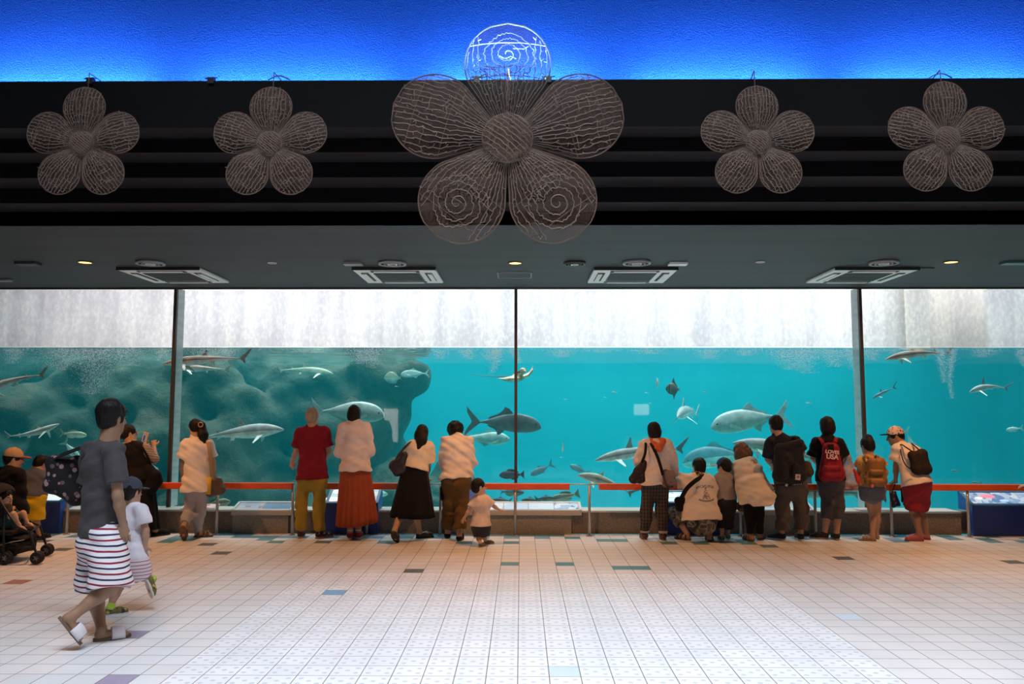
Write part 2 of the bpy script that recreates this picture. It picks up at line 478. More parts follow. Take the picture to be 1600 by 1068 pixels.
m = MB(); m.box((0, (TY0 + TY1) / 2, (Z_WATER - 0.345) / 2), (2 * TX - 0.02, TY1 - TY0 - 0.02, Z_WATER + 0.345))
water = m.build('sea_water', mm); tag(water, 'clear turquoise sea water filling the tank behind the acrylic', 'water', kind='stuff')
# ------------------------------------------------------------------ things on the soffit
M_white = mat('white_plastic', (0.84, 0.86, 0.87), 0.4)
M_grille = mat('grille_dark', (0.05, 0.055, 0.06), 0.5)
M_slot = mat('air_slot', (0.012, 0.012, 0.014), 0.6)
M_greyp = mat('grey_plastic', (0.30, 0.32, 0.33), 0.5)
M_metal = mat('satin_steel', (0.55, 0.54, 0.52), 0.35, metal=0.9)


def zc(px, py): return onz(px, py, Z_CEIL)


def cassette(px, label):
    p = zc(px, 428); r = empty('air_conditioner', (p.x, p.y, Z_CEIL), label, 'air conditioner', 'ceiling air conditioners')
    z = Z_CEIL - 0.001
    m = MB(); m.box((p.x, p.y, z - 0.018), (1.02, 1.02, 0.036), taper=1.0); bevel(m.build('panel', M_white, r), 0.01)
    m = MB()
    for k in range(9): m.box((p.x, p.y - 0.24 + k * 0.06, z - 0.043), (0.56, 0.025, 0.012))
    m.box((p.x, p.y, z - 0.040), (0.58, 0.58, 0.008)); m.build('grille', M_grille, r)
    for dx, dy in ((0, 0.40), (0, -0.40), (0.40, 0), (-0.40, 0)):
        m = MB(); m.box((p.x + dx, p.y + dy, z - 0.039), (0.60 if dx == 0 else 0.09, 0.60 if dy == 0 else 0.09, 0.006))
        f = m.build('air_slot', M_slot, r)
        m = MB(); sx, sy = (0.05 if dx else 0), (0.05 if dy else 0)
        m.box((p.x + dx * 1.03, p.y + dy * 1.03, z - 0.046), (0.52 if dx == 0 else 0.055, 0.52 if dy == 0 else 0.055, 0.008)); m.build('louvre', M_white, f)
    m = MB(); m.box((p.x, p.y - 0.515, z - 0.021), (1.03, 0.01, 0.036)); m.build('edge_strip', M_slot, r)


cassette(275, 'white square ceiling air conditioner over the left acrylic joint')
cassette(625, 'white square ceiling air conditioner left of the square ceiling hatch')
cassette(985, 'white square ceiling air conditioner right of the square ceiling hatch')
cassette(1343, 'white square ceiling air conditioner over the right acrylic joint')


def ring(m, c, r0, r1, z0, z1, n=28, mi=0):
    rings = []
    for r, z in ((r0, z0), (r1, z0), (r1, z1), (r0, z1), (r0, z0)):
        rings.append([(c[0] + r * math.cos(2 * PI * k / n), c[1] + r * math.sin(2 * PI * k / n), z) for k in range(n)])
    m.loft(rings, mi, cap=False)


def diffuser(px, py, label, dark=False, r=0.165):
    p = zc(px, py); e = empty('air_diffuser', (p.x, p.y, Z_CEIL), label, 'vent', 'round ceiling diffusers')
    M1 = M_grille if dark else M_greyp
    m = MB(); ring(m, p, r * 0.82, r, Z_CEIL - 0.03, Z_CEIL - 0.001); m.build('rim', M1, e, True)
    m = MB(); m.tube([(p.x, p.y, Z_CEIL - 0.001), (p.x, p.y, Z_CEIL - 0.008)], r * 0.80, 28); m.build('throat', M_slot, e)
    for q in (0.62, 0.36):
        m = MB(); ring(m, p, r * (q - 0.1), r * q, Z_CEIL - 0.035, Z_CEIL - 0.012); m.build('cone', M1 if q > 0.5 else M_white, e, True)


diffuser(235, 409, 'round grey ceiling diffuser behind the air conditioner over the left joint')
diffuser(613, 409.5, 'round grey ceiling diffuser beside the air conditioner left of the square hatch')
diffuser(995, 408.5, 'round grey ceiling diffuser beside the air conditioner right of the square hatch')
diffuser(1381, 408.5, 'round grey ceiling diffuser beside the air conditioner over the right joint')
diffuser(898, 409.5, 'dark round ceiling diffuser standing alone right of the centre downlight', True, 0.13)

M_glow = mat('warm_lamp', (1, 0.6, 0.2), 0.4, emit=(1.0, 0.50, 0.14), es=4.0)
M_off = mat('lamp_off', (0.5, 0.5, 0.5), 0.3)


def downlight(px, py, label, on=True, r=0.085):
    p = zc(px, py); e = empty('downlight', (p.x, p.y, Z_CEIL), label, 'ceiling light', 'warm downlights' if on else 'small unlit downlights')
    m = MB(); ring(m, p, r * 0.86, r, Z_CEIL - 0.012, Z_CEIL - 0.001); m.build('rim', M_grille if on else M_white, e, True)
    m = MB(); m.tube([(p.x, p.y, Z_CEIL - 0.001), (p.x, p.y, Z_CEIL - 0.006)], r * 0.85, 24); m.build('lamp', M_glow if on else M_off, e)
    if on: area('downlight_beam', (p.x, p.y, Z_CEIL - 0.02), (p.x, p.y + 0.12, 0), 0.14, 0.14, 52, (1.0, 0.43, 0.15), 150)


downlight(133, 409, 'warm glowing downlight left of the leftmost big air conditioner')
downlight(805, 410, 'warm glowing downlight above the central acrylic joint')
downlight(1486, 408.5, 'warm glowing downlight right of the rightmost big air conditioner')
downlight(425, 410, 'small unlit downlight between the two left air conditioners', False, 0.055)
downlight(1188, 408.5, 'small unlit downlight between the two right air conditioners', False, 0.055)
# hatch, blind boxes and sign plates on the soffit
p = zc(804, 429); h = empty('ceiling_hatch', (p.x, p.y, Z_CEIL), 'square flush ceiling hatch in the middle of the soffit', 'hatch')
m = MB(); m.box((p.x, p.y, Z_CEIL - 0.004), (0.42, 0.42, 0.006)); m.build('lid', M_ceil, h)
m = MB()
for s in (-1, 1): m.box((p.x + s * 0.215, p.y, Z_CEIL - 0.006), (0.012, 0.44, 0.012)); m.box((p.x, p.y + s * 0.215, Z_CEIL - 0.006), (0.44, 0.012, 0.012))
m.build('frame', M_greyp, h)


def plate(px, py, wx, wy, M_, label, rz=0, dz=0.03):
    p = zc(px, py); m = MB(); m.box((p.x, p.y, Z_CEIL - dz / 2 - 0.001), (wx, wy, dz), Matrix.Rotation(rz, 3, 'Z'))
    tag(bevel(m.build('ceiling_plate', M_), 0.005), label, 'ceiling panel', 'flat boxes fixed under the soffit')


plate(44, 410, 0.24, 0.16, M_grille, 'dark flat ceiling box left of the leftmost downlight')
plate(552, 410, 0.22, 0.13, M_greyp, 'grey flat ceiling box left of the air conditioner beside the hatch')
plate(572, 419, 0.24, 0.12, M_ceil, 'faint flush ceiling box touching the corner of an air conditioner', 0.0, 0.012)
plate(1059, 410, 0.22, 0.13, M_white, 'pale flat ceiling box right of the air conditioner beside the hatch')
plate(1440, 419, 0.26, 0.12, M_ceil, 'faint flush ceiling box beside the air conditioner over the right joint', 0.0, 0.012)
plate(1586, 408.5, 0.30, 0.14, mat('green_sign_plastic', (0.06, 0.16, 0.13), 0.4), 'greenish flat ceiling box at the far right of the soffit')
plate(4, 436, 0.22, 0.1, M_greyp, 'grey flat ceiling box at the far left near the glass')

# ------------------------------------------------------------------ wire flowers hung on the fascia
M_wire = mat('flower_wire', (0.30, 0.21, 0.165), 0.6)
M_rim = mat('flower_rim', (0.24, 0.15, 0.11), 0.6)
for M_w in (M_rim,):
    nm_ = NT(M_w); wt_ = nm_.n('BsdfTranslucent'); wt_.inputs[0].default_value = (0.35, 0.28, 0.25, 1); wm_ = nm_.n('MixShader'); wm_.inputs[0].default_value = 0.4
    nm_.l(M_w.node_tree.nodes['Principled BSDF'].outputs[0], wm_.inputs[1]); nm_.l(wt_.outputs[0], wm_.inputs[2]); nm_.l(wm_.outputs[0], M_w.node_tree.nodes['Material Output'].inputs[0])
nm_ = NT(M_wire); wt_ = nm_.n('BsdfTranslucent'); wt_.inputs[0].default_value = (0.75, 0.72, 0.70, 1); wm_ = nm_.n('MixShader'); wm_.inputs[0].default_value = 0.45
nm_.l(MATS['flower_wire'].node_tree.nodes['Principled BSDF'].outputs[0], wm_.inputs[1]); nm_.l(wt_.outputs[0], wm_.inputs[2]); nm_.l(wm_.outputs[0], MATS['flower_wire'].node_tree.nodes['Material Output'].inputs[0])
gm, n, b, out = newmat('flower_gauze')
tr = n.n('BsdfTransparent'); tc = n.n('TexCoord')
vo = n.n('TexVoronoi'); vo.feature = 'DISTANCE_TO_EDGE'; vo.inputs['Scale'].default_value = 70; n.l(tc.outputs['Object'], vo.inputs['Vector'])
b.inputs['Base Color'].default_value = (0.22, 0.13, 0.09, 1); b.inputs['Roughness'].default_value = 0.8
ms = n.n('MixShader'); n.l(n.math('MULTIPLY', n.math('LESS_THAN', vo.outputs['Distance'], 0.14), 0.42), ms.inputs[0])
n.l(tr.outputs[0], ms.inputs[1]); n.l(b.outputs[0], ms.inputs[2]); n.l(ms.outputs[0], out.inputs[0])


def petal_w(t):            # half width along a petal, 0 at the heart, 1 at the tip
    q = 0.10 + 0.90 * t
    return (0.675 * q if q < 0.44 else math.sqrt(max(0.0, 0.1296 - (q - 0.64) ** 2))) / 0.93


def flower(px, py, pix, label, strands=13, wr=0.0032, group=None, rot=0.0, Yf=Y_FAS - 0.14, spirals=()):
    rnd = random.Random(int(px))
    c = at(px, py, Yf); R = pix / FPX * (Yf - 0.1) / 2
    e = empty('wire_flower', c, label, 'wire flower', group)
    L = R * 0.985; S_ = L * 0.93
    for k in range(5):
        an = PI / 2 + rot + k * 2 * PI / 5
        u = Vector((math.cos(an), 0, math.sin(an))); v = Vector((-math.sin(an), 0, math.cos(an)))
        def P(t, s):       # point on the domed petal
            hw = petal_w(t) * S_
            return c + u * (L * (0.10 + 0.90 * t)) + v * (hw * s) + Vector((0, -0.10 * R * math.sin(PI * min(1, t)) * (1 - s * s) - 0.04 * R, 0))
        # gauze with a little thickness
        rows, cols = 14, 10
        m = MB(); vs = []
        for side in (0, 1):
            for i in range(rows + 1):
                for j in range(cols + 1):
                    q = P(i / rows, -1 + 2 * j / cols); vs.append(q + Vector((0, 0.004 * side, 0)))
        fs = []; st = (rows + 1) * (cols + 1)
        for i in range(rows):
            for j in range(cols):
                a = i * (cols + 1) + j; fs.append((a, a + 1, a + cols + 2, a + cols + 1))
        m.add(vs[:st], fs)
        pet = m.build('petal', gm, e, True)
        m = MB()
        edge = [P(i / 30, -1) for i in range(31)] + [P(1 - i / 30, 1) for i in range(31)]
        m.tube(edge, wr * 1.5, 5, closed=True)
        for rr_ in (0.45, 0.78): m.tube([P(rr_, -1 + 2 * j / 12) for j in range(13)], wr * 0.9, 4)
        m.build('petal_rim', M_rim, pet, True)
        m = MB()
        spiral = k in spirals
        for j in range(strands):
            s0 = -0.9 + 1.8 * j / (strands - 1)
            pts = []; N = 26; t1 = 0.985 if not spiral else (0.55 if abs(s0) < 0.6 else 0.97)
            for i in range(N + 1):
                t = 0.04 + (t1 - 0.04) * i / N
                wl = petal_w(t); s = s0 * (1.0 if t < 0.6 else petal_w(0.6) / max(1e-3, wl)) + rnd.uniform(-1, 1) * 0.35 / strands + 0.02 * math.sin(9 * t + j)
                if t > 0.6 and abs(s) > 0.97: break
                pts.append(P(t, s))
                if i % 3 == 1 and rnd.random() < 0.6:
                    q = P(min(0.97, t), s); dq = Vector((rnd.uniform(-1, 1), -0.5, rnd.uniform(-1, 1))).normalized() * 0.022 * (R / 0.85 + 0.3)
                    m.tube([q, q + dq], wr * 0.8, 4)
            if len(pts) > 2: m.tube(pts, wr, 4)
        for a_ in range(6):           # cross wires
            t = rnd.uniform(0.2, 0.9); s0 = rnd.uniform(-0.8, 0.4)
            m.tube([P(t + rnd.uniform(-0.02, 0.02), s0 + 0.13 * i) for i in range(4)], wr * 0.8, 4)
        if spiral:
            pts = []
            for i in range(230):
                a_ = i * 0.11; r_ = 0.05 + 0.80 * i / 230
                r_ *= 1 + rnd.uniform(-0.06, 0.06)
                pts.append(P(min(0.96, 0.66 + 0.33 * r_ * math.sin(a_)), max(-0.95, min(0.95, 0.85 * r_ * math.cos(a_)))))
            m.tube(pts, wr * 1.05, 4)
        m.build('light_string', M_wire, pet, True)
    # domed heart
    m = MB(); hr = R * 0.205
    rings = []
    for i in range(7):
        a_ = PI / 2 * i / 6.3
        rings.append([c + Vector((hr * math.cos(a_) * math.cos(q), -0.07 * R - hr * 0.45 * math.sin(a_), hr * math.cos(a_) * math.sin(q))) for q in [2 * PI * j / 20 for j in range(20)]])
    m.loft(rings); heart = m.build('heart', gm, e, True)
    m = MB(); m.tube([c + Vector((hr * math.cos(q), -0.07 * R, hr * math.sin(q))) for q in [2 * PI * j / 28 for j in range(28)]], wr * 1.6, 5, closed=True)
    for j in range(11):
        s0 = -0.9 + 1.8 * j / 10; pts = []
        for i in range(13):
            q = -1 + 2 * i / 12; x = s0 + rnd.uniform(-0.03, 0.03); z = q * math.sqrt(max(0, 1 - s0 * s0)); d2 = min(1, x * x + z * z)
            ca, sa = math.cos(0.9), math.sin(0.9)
            pts.append(c + Vector((hr * (x * ca - z * sa), -0.07 * R - hr * 0.46 * math.sqrt(1 - d2), hr * (x * sa + z * ca))))
        m.tube(pts, wr, 4)
    m.build('light_string', M_wire, heart, True)
    # back frame and hook reaching to the fascia
    m = MB(); top = c + Vector((0, 0.02, L * 0.9))
    m.tube([c + Vector((0, 0, 0)), c + Vector((0, 0.0, L * 0.55)), Vector((c.x, c.y + 0.02, min(top.z, Z_TOP - 0.05)))], wr * 2, 6)
    m.tube([c, c + Vector((0, Y_FAS - c.y, 0))], wr * 3, 6)
    m.tube([Vector((c.x, c.y + 0.02, min(top.z, Z_TOP - 0.05))), Vector((c.x, c.y + 0.03, Z_TOP + 0.02)), Vector((c.x + 0.02, Y_FAS + 0.05, Z_TOP + 0.012))], wr * 1.4, 6)
    m.build('hanging_frame', M_rim, e, True)
    return e


G_ = 'small wire flowers along the fascia'
flower(793, 220, 396, 'giant wire mesh flower at the middle of the fascia, its top petal against blue', 16, 0.0036, None, 0.0, Y_FAS - 0.2, (0, 2, 3))
flower(131, 226, 194, 'small wire flower at the far left of the fascia', 12, 0.0030, G_)
flower(423, 226, 194, 'small wire flower between the far left flower and the giant one', 12, 0.0030, G_)
flower(1183, 224, 192, 'small wire flower just right of the giant one', 12, 0.0030, G_)
flower(1477, 219, 196, 'small wire flower at the far right of the fascia', 12, 0.0030, G_)
# dark clamps and cable on the ledge
M_clamp = mat('clamp', (0.01, 0.01, 0.01), 0.5)
for px, lab in ((141, 'small dark clamp on the ledge above the far left flower'), (330, 'small dark clamp on the ledge between the two left flowers'), (745, 'small dark clamp left of the giant flower top petal'), (857, 'small dark clamp right of the giant flower top petal')):
    q = at(px, 124, Y_FAS); m = MB(); m.box((q.x, Y_FAS + 0.01, Z_TOP + 0.0), (0.05, 0.05, 0.05)); m.tube([(q.x - 0.05, Y_FAS, Z_TOP + 0.02), (q.x + 0.05, Y_FAS, Z_TOP + 0.025)], 0.006, 5)
    tag(m.build('ledge_clamp', M_clamp), lab, 'clamp', 'clamps on the fascia ledge')
for px, lab in ((435, 'loop of dark cable above the second small flower'), (1472, 'loop of dark cable above the far right flower')):
    q = at(px, 124, Y_FAS); m = MB()
    m.tube([(q.x - 0.09 + 0.018 * i, Y_FAS + 0.02, Z_TOP + 0.012 + 0.035 * math.sin(PI * i / 10)) for i in range(11)], 0.005, 5)
    tag(m.build('cable', M_clamp), lab, 'cable', 'cables on the fascia ledge')

# ------------------------------------------------------------------ railing
YR = 10.85
M_orange = mat('orange_rail', (0.75, 0.10, 0.012), 0.38, var=0.12, vscale=5)
M_orange_top = M_orange
M_post = mat('rail_post_steel', (0.50, 0.46, 0.42), 0.4, metal=0.6)
ZR1 = at(805, 754.5, YR).z; ZR0 = at(805, 764.5, YR).z; ZRm = (ZR0 + ZR1) / 2
def XR_(px): return at(px, 800, YR).x
RAILS = [('railing section with orange bar left of the man in the red polo', 10, 457, (105, 222, 339, 457)),
         ('short railing section with orange bar behind the woman in the rust skirt', 500, 672, (573, 688)),
         ('railing section with orange bar behind the toddler at the central acrylic joint', 693, 890, (805,)),
         ('long railing section with orange bar under the right-hand group of visitors', 936, 1660, (921, 1040, 1157, 1274, 1393, 1513, 1630))]
prev = None
for lab, x0, x1, posts in RAILS:
    X0, X1 = XR_(x0), XR_(x1)
    e = empty('railing', (X0, YR, 0), lab, 'railing', 'orange railing sections')
    m = MB(); m.box(((X0 + X1) / 2, YR, ZRm), (X1 - X0, 0.075, ZR1 - ZR0)); bevel(m.build('handrail', M_orange, e), 0.012, 3)
    for px in posts:
        X = XR_(px); m = MB(); m.tube([(X, YR + 0.005, 0.0), (X, YR + 0.005, ZR1 - 0.02)], 0.019, 10); m.tube([(X, YR + 0.005, 0), (X, YR + 0.005, 0.008)], 0.045, 14); m.build('post', M_post, e, True)
    if prev is not None:
        m = MB(); m.tube([(prev - 0.02, YR, ZR1 - 0.012), (X0 + 0.02, YR, ZR1 - 0.012)], 0.008, 8); m.build('link_rod', M_post, e, True)
    prev = X1
# ------------------------------------------------------------------ sculpting: smooth unions of capsules and ellipsoids -> one closed surface
class Sculpt:
    def __init__(s, h=0.008): s.ops = []; s.h = h; s.noise_ = None
    def _add(s, typ, args, lo, hi, k, mode): s.ops.append((typ, args, np.array(lo, float), np.array(hi, float), k, mode)); return s
    def cap(s, a, b, ra, rb=None, k=0.02, wd=None, ratio=1.0, mode='add', cut=None):
        """tapered capsule a->b; wd is the wide direction, ratio = depth / width"""
        rb = ra if rb is None else rb
        a = np.array(a, float); b = np.array(b, float); R = max(ra, rb)
        return s._add('cap', (a, b, ra, rb, None if wd is None else np.array(wd, float), ratio, cut), np.minimum(a, b) - R, np.maximum(a, b) + R, k, mode)
    def chain(s, pts, rs, k=0.02, wd=None, ratio=1.0, mode='add'):
        for i in range(len(pts) - 1): s.cap(pts[i], pts[i + 1], rs[i], rs[i + 1], k, wd, ratio, mode)
        return s
    def ell(s, c, r, rot=None, k=0.02, mode='add'):
        c = np.array(c, float); r = np.array(r, float); R = r.max()
        return s._add('ell', (c, r, None if rot is None else np.array(rot, float)), c - R, c + R, k, mode)
    def box(s, c, half, rot=None, rd=0.01, k=0.01, mode='add'):
        c = np.array(c, float); half = np.array(half, float); R = np.linalg.norm(half)
        return s._add('box', (c, half, None if rot is None else np.array(rot, float), rd), c - R, c + R, k, mode)
    def plane(s, p, nrm, k=0.004):
        """keep the side the normal points away from"""
        nrm = np.array(nrm, float); nrm = nrm / np.linalg.norm(nrm)
        s.ops.append(('plane', (np.array(p, float), nrm), None, None, k, 'cut')); return s
    def wrinkle(s, amp, fx, fy, fz, seed=0): s.noise_ = (amp, fx, fy, fz, seed); return s
    @staticmethod
    def _d(typ, args, X, Y, Z):
        if typ == 'cap':
            a, b, ra, rb, wd, ratio, cut = args
            ba = b - a; L2 = max(1e-9, ba @ ba); L = math.sqrt(L2); ax = ba / L
            px, py, pz = X - a[0], Y - a[1], Z - a[2]
            t = np.clip((px * ba[0] + py * ba[1] + pz * ba[2]) / L2, 0, 1)
            qx, qy, qz = px - t * ba[0], py - t * ba[1], pz - t * ba[2]
            r = ra + (rb - ra) * t
            if wd is None or ratio == 1.0:
                d = np.sqrt(qx * qx + qy * qy + qz * qz) - r
            else:
                w = wd - ax * (wd @ ax); w = w / max(1e-9, np.linalg.norm(w)); dd = np.cross(ax, w)
                e = qx * dd[0] + qy * dd[1] + qz * dd[2]; f = (1 / ratio - 1)
                qx, qy, qz = qx + dd[0] * e * f, qy + dd[1] * e * f, qz + dd[2] * e * f
                q = np.sqrt(qx * qx + qy * qy + qz * qz)
                d = (q - r) * np.where(q > 1e-6, np.sqrt(np.clip(1 - (e / ratio) ** 2 / np.maximum(q * q, 1e-9) * (1 - ratio * ratio), ratio * ratio, 1)), ratio)
            if cut is not None:
                n = np.array(cut[1], float); n /= np.linalg.norm(n); c0 = np.array(cut[0], float)
                d = np.maximum(d, (X - c0[0]) * n[0] + (Y - c0[1]) * n[1] + (Z - c0[2]) * n[2])
            return d
        c = args[0]; px, py, pz = X - c[0], Y - c[1], Z - c[2]
        R = args[2]
        if R is not None:
            px, py, pz = (R[0, 0] * px + R[1, 0] * py + R[2, 0] * pz, R[0, 1] * px + R[1, 1] * py + R[2, 1] * pz, R[0, 2] * px + R[1, 2] * py + R[2, 2] * pz)
        if typ == 'ell':
            r = args[1]
            k0 = np.sqrt((px / r[0]) ** 2 + (py / r[1]) ** 2 + (pz / r[2]) ** 2)
            k1 = np.sqrt((px / r[0] ** 2) ** 2 + (py / r[1] ** 2) ** 2 + (pz / r[2] ** 2) ** 2)
            return np.where(k0 < 1e-3, -r.min(), k0 * (k0 - 1) / np.maximum(k1, 1e-6))
        hx, hy, hz = args[1]; rd = args[3]
        qx, qy, qz = np.abs(px) - hx + rd, np.abs(py) - hy + rd, np.abs(pz) - hz + rd
        return np.sqrt(np.maximum(qx, 0) ** 2 + np.maximum(qy, 0) ** 2 + np.maximum(qz, 0) ** 2) + np.minimum(np.maximum(qx, np.maximum(qy, qz)), 0) - rd
    def mesh(s, name='m'):
        h = s.h
        lo = np.min([o[2] for o in s.ops if o[5] == 'add'], 0) - 4 * h; hi = np.max([o[3] for o in s.ops if o[5] == 'add'], 0) + 4 * h
        n = np.ceil((hi - lo) / h).astype(int) + 1
        g = np.full(tuple(n), 0.5, np.float32)
        ax = [lo[i] + h * np.arange(n[i]) for i in range(3)]
        for typ, args, a, b, k, mode in s.ops:
            if typ == 'plane':
                p, nr = args
                d = ((ax[0] - p[0]) * nr[0])[:, None, None] + ((ax[1] - p[1]) * nr[1])[None, :, None] + ((ax[2] - p[2]) * nr[2])[None, None, :]
                g = np.maximum(g, d.astype(np.float32)); continue
            m = k + 3 * h
            i0 = np.clip(np.floor((a - m - lo) / h).astype(int), 0, n - 1); i1 = np.clip(np.ceil((b + m - lo) / h).astype(int) + 1, 1, n)
            if (i1 <= i0).any(): continue
            sl = tuple(slice(i0[i], i1[i]) for i in range(3))
            X = ax[0][sl[0]][:, None, None]; Y = ax[1][sl[1]][None, :, None]; Z = ax[2][sl[2]][None, None, :]
            d = s._d(typ, args, X, Y, Z).astype(np.float32); c = g[sl]
            if mode == 'sub':
                d = -d; hh = np.maximum(k - np.abs(c - d), 0) / k if k > 0 else 0; g[sl] = np.maximum(c, d) + hh * hh * k * 0.25
            else:
                hh = np.maximum(k - np.abs(c - d), 0) / k if k > 0 else 0; g[sl] = np.minimum(c, d) - hh * hh * k * 0.25
        if s.noise_:
            amp, fx, fy, fz, sd = s.noise_; r = random.Random(sd); w = 0
            X = ax[0][:, None, None]; Y = ax[1][None, :, None]; Z = ax[2][None, None, :]
            for q in range(4):
                f = 1.0 + 0.55 * q
                w = w + np.sin(fx * f * X * r.choice((-1, 1)) + fy * f * Y + fz * f * Z + r.uniform(0, 6) + 1.5 * np.sin(fx * 0.6 * Z + fz * 0.4 * X + r.uniform(0, 6))) / f
            g = g + (amp * (w * 0.5 - 0.35)).astype(np.float32)
        return s._nets(g, lo, h, name)
    @staticmethod
    def _nets(g, lo, h, name):
        s = g < 0
        c = s[:-1, :-1, :-1].astype(np.int8)
        cnt = np.zeros(c.shape, np.int8)
        for dx in (0, 1):
            for dy in (0, 1):
                for dz in (0, 1): cnt += s[dx:s.shape[0] - 1 + dx, dy:s.shape[1] - 1 + dy, dz:s.shape[2] - 1 + dz]
        act = (cnt > 0) & (cnt < 8)
        idx = np.argwhere(act); nv = len(idx)
        vid = np.full(act.shape, -1, np.int32); vid[act] = np.arange(nv)
        acc = np.zeros((nv, 3)); num = np.zeros(nv)
        cor = [(0, 0, 0), (1, 0, 0), (0, 1, 0), (1, 1, 0), (0, 0, 1), (1, 0, 1), (0, 1, 1), (1, 1, 1)]
        for i, j in ((0, 1), (2, 3), (4, 5), (6, 7), (0, 2), (1, 3), (4, 6), (5, 7), (0, 4), (1, 5), (2, 6), (3, 7)):
            A = np.array(cor[i]); B = np.array(cor[j])
            va = g[tuple((idx + A).T)]; vb = g[tuple((idx + B).T)]
            m = (va < 0) != (vb < 0)
            t = va[m] / (va[m] - vb[m])
            acc[m] += A + (B - A) * t[:, None]; num[m] += 1
        v = lo + h * (idx + acc / num[:, None])
        quads = []
        for axi in range(3):
            o1, o2 = [(1, 2), (2, 0), (0, 1)][axi]
            A = [slice(None)] * 3; B = [slice(None)] * 3; A[axi] = slice(0, -1); B[axi] = slice(1, None)
            sa, sb = s[tuple(A)], s[tuple(B)]
            e = np.argwhere(sa != sb); ok = (e[:, o1] > 0) & (e[:, o2] > 0) & (e[:, o1] < s.shape[o1] - 1) & (e[:, o2] < s.shape[o2] - 1); e = e[ok]
            ins = sa[tuple(e.T)]
            def off(p, q):
                r = e.copy(); r[:, o1] += p; r[:, o2] += q; return vid[tuple(r.T)]
            q = np.stack([off(-1, -1), off(0, -1), off(0, 0), off(-1, 0)], -1)
            q[~ins] = q[~ins][:, ::-1]
            quads.append(q)
        return npmesh(name, v, np.concatenate(quads))


def put(sc, name, mats, parent, paint=None):
    me = sc.mesh(name)
    if paint is not None:
        n = len(me.polygons); cen = np.empty(n * 3, np.float32); me.polygons.foreach_get('center', cen)
        me.polygons.foreach_set('material_index', paint(cen.reshape(-1, 3)).astype(np.int32))
    return link(name, me, mats, parent, True)


def V3(p): return np.array([p[0], p[1], p[2]], float)
def unit(v): v = np.array(v, float); return v / max(1e-9, np.linalg.norm(v))
# ------------------------------------------------------------------ people
M_eye = mat('eye', (0.02, 0.015, 0.012), 0.2); M_lip = mat('lip', (0.42, 0.16, 0.13), 0.5)
SKIN = {k: mat('skin_' + k, c, 0.5, var=0.06, vscale=12) for k, c in (('fair', (0.56, 0.36, 0.26)), ('tan', (0.44, 0.26, 0.17)), ('deep', (0.30, 0.165, 0.10)))}
HAIR = {k: mat('hair_' + k, c, 0.55, spec=0.25, bump=0.6, bscale=60, stretch=(1, 1, 0.12), var=0.3, vscale=30) for k, c in
        (('black', (0.006, 0.0045, 0.004)), ('dark', (0.012, 0.007, 0.005)), ('brown', (0.13, 0.065, 0.03)), ('grey', (0.30, 0.24, 0.18)))}


def cloth(name, col, rough=0.85, var=0.08, bump=0.5, bscale=16): return mat('cloth_' + name, col, rough, bump=bump, bscale=bscale, var=var, vscale=9, sheen=0.04, spec=0.2)


def lerp(a, b, t): return a + (b - a) * t


def yawdir(deg): a = math.radians(deg); return np.array([math.cos(a), math.sin(a), 0.0])


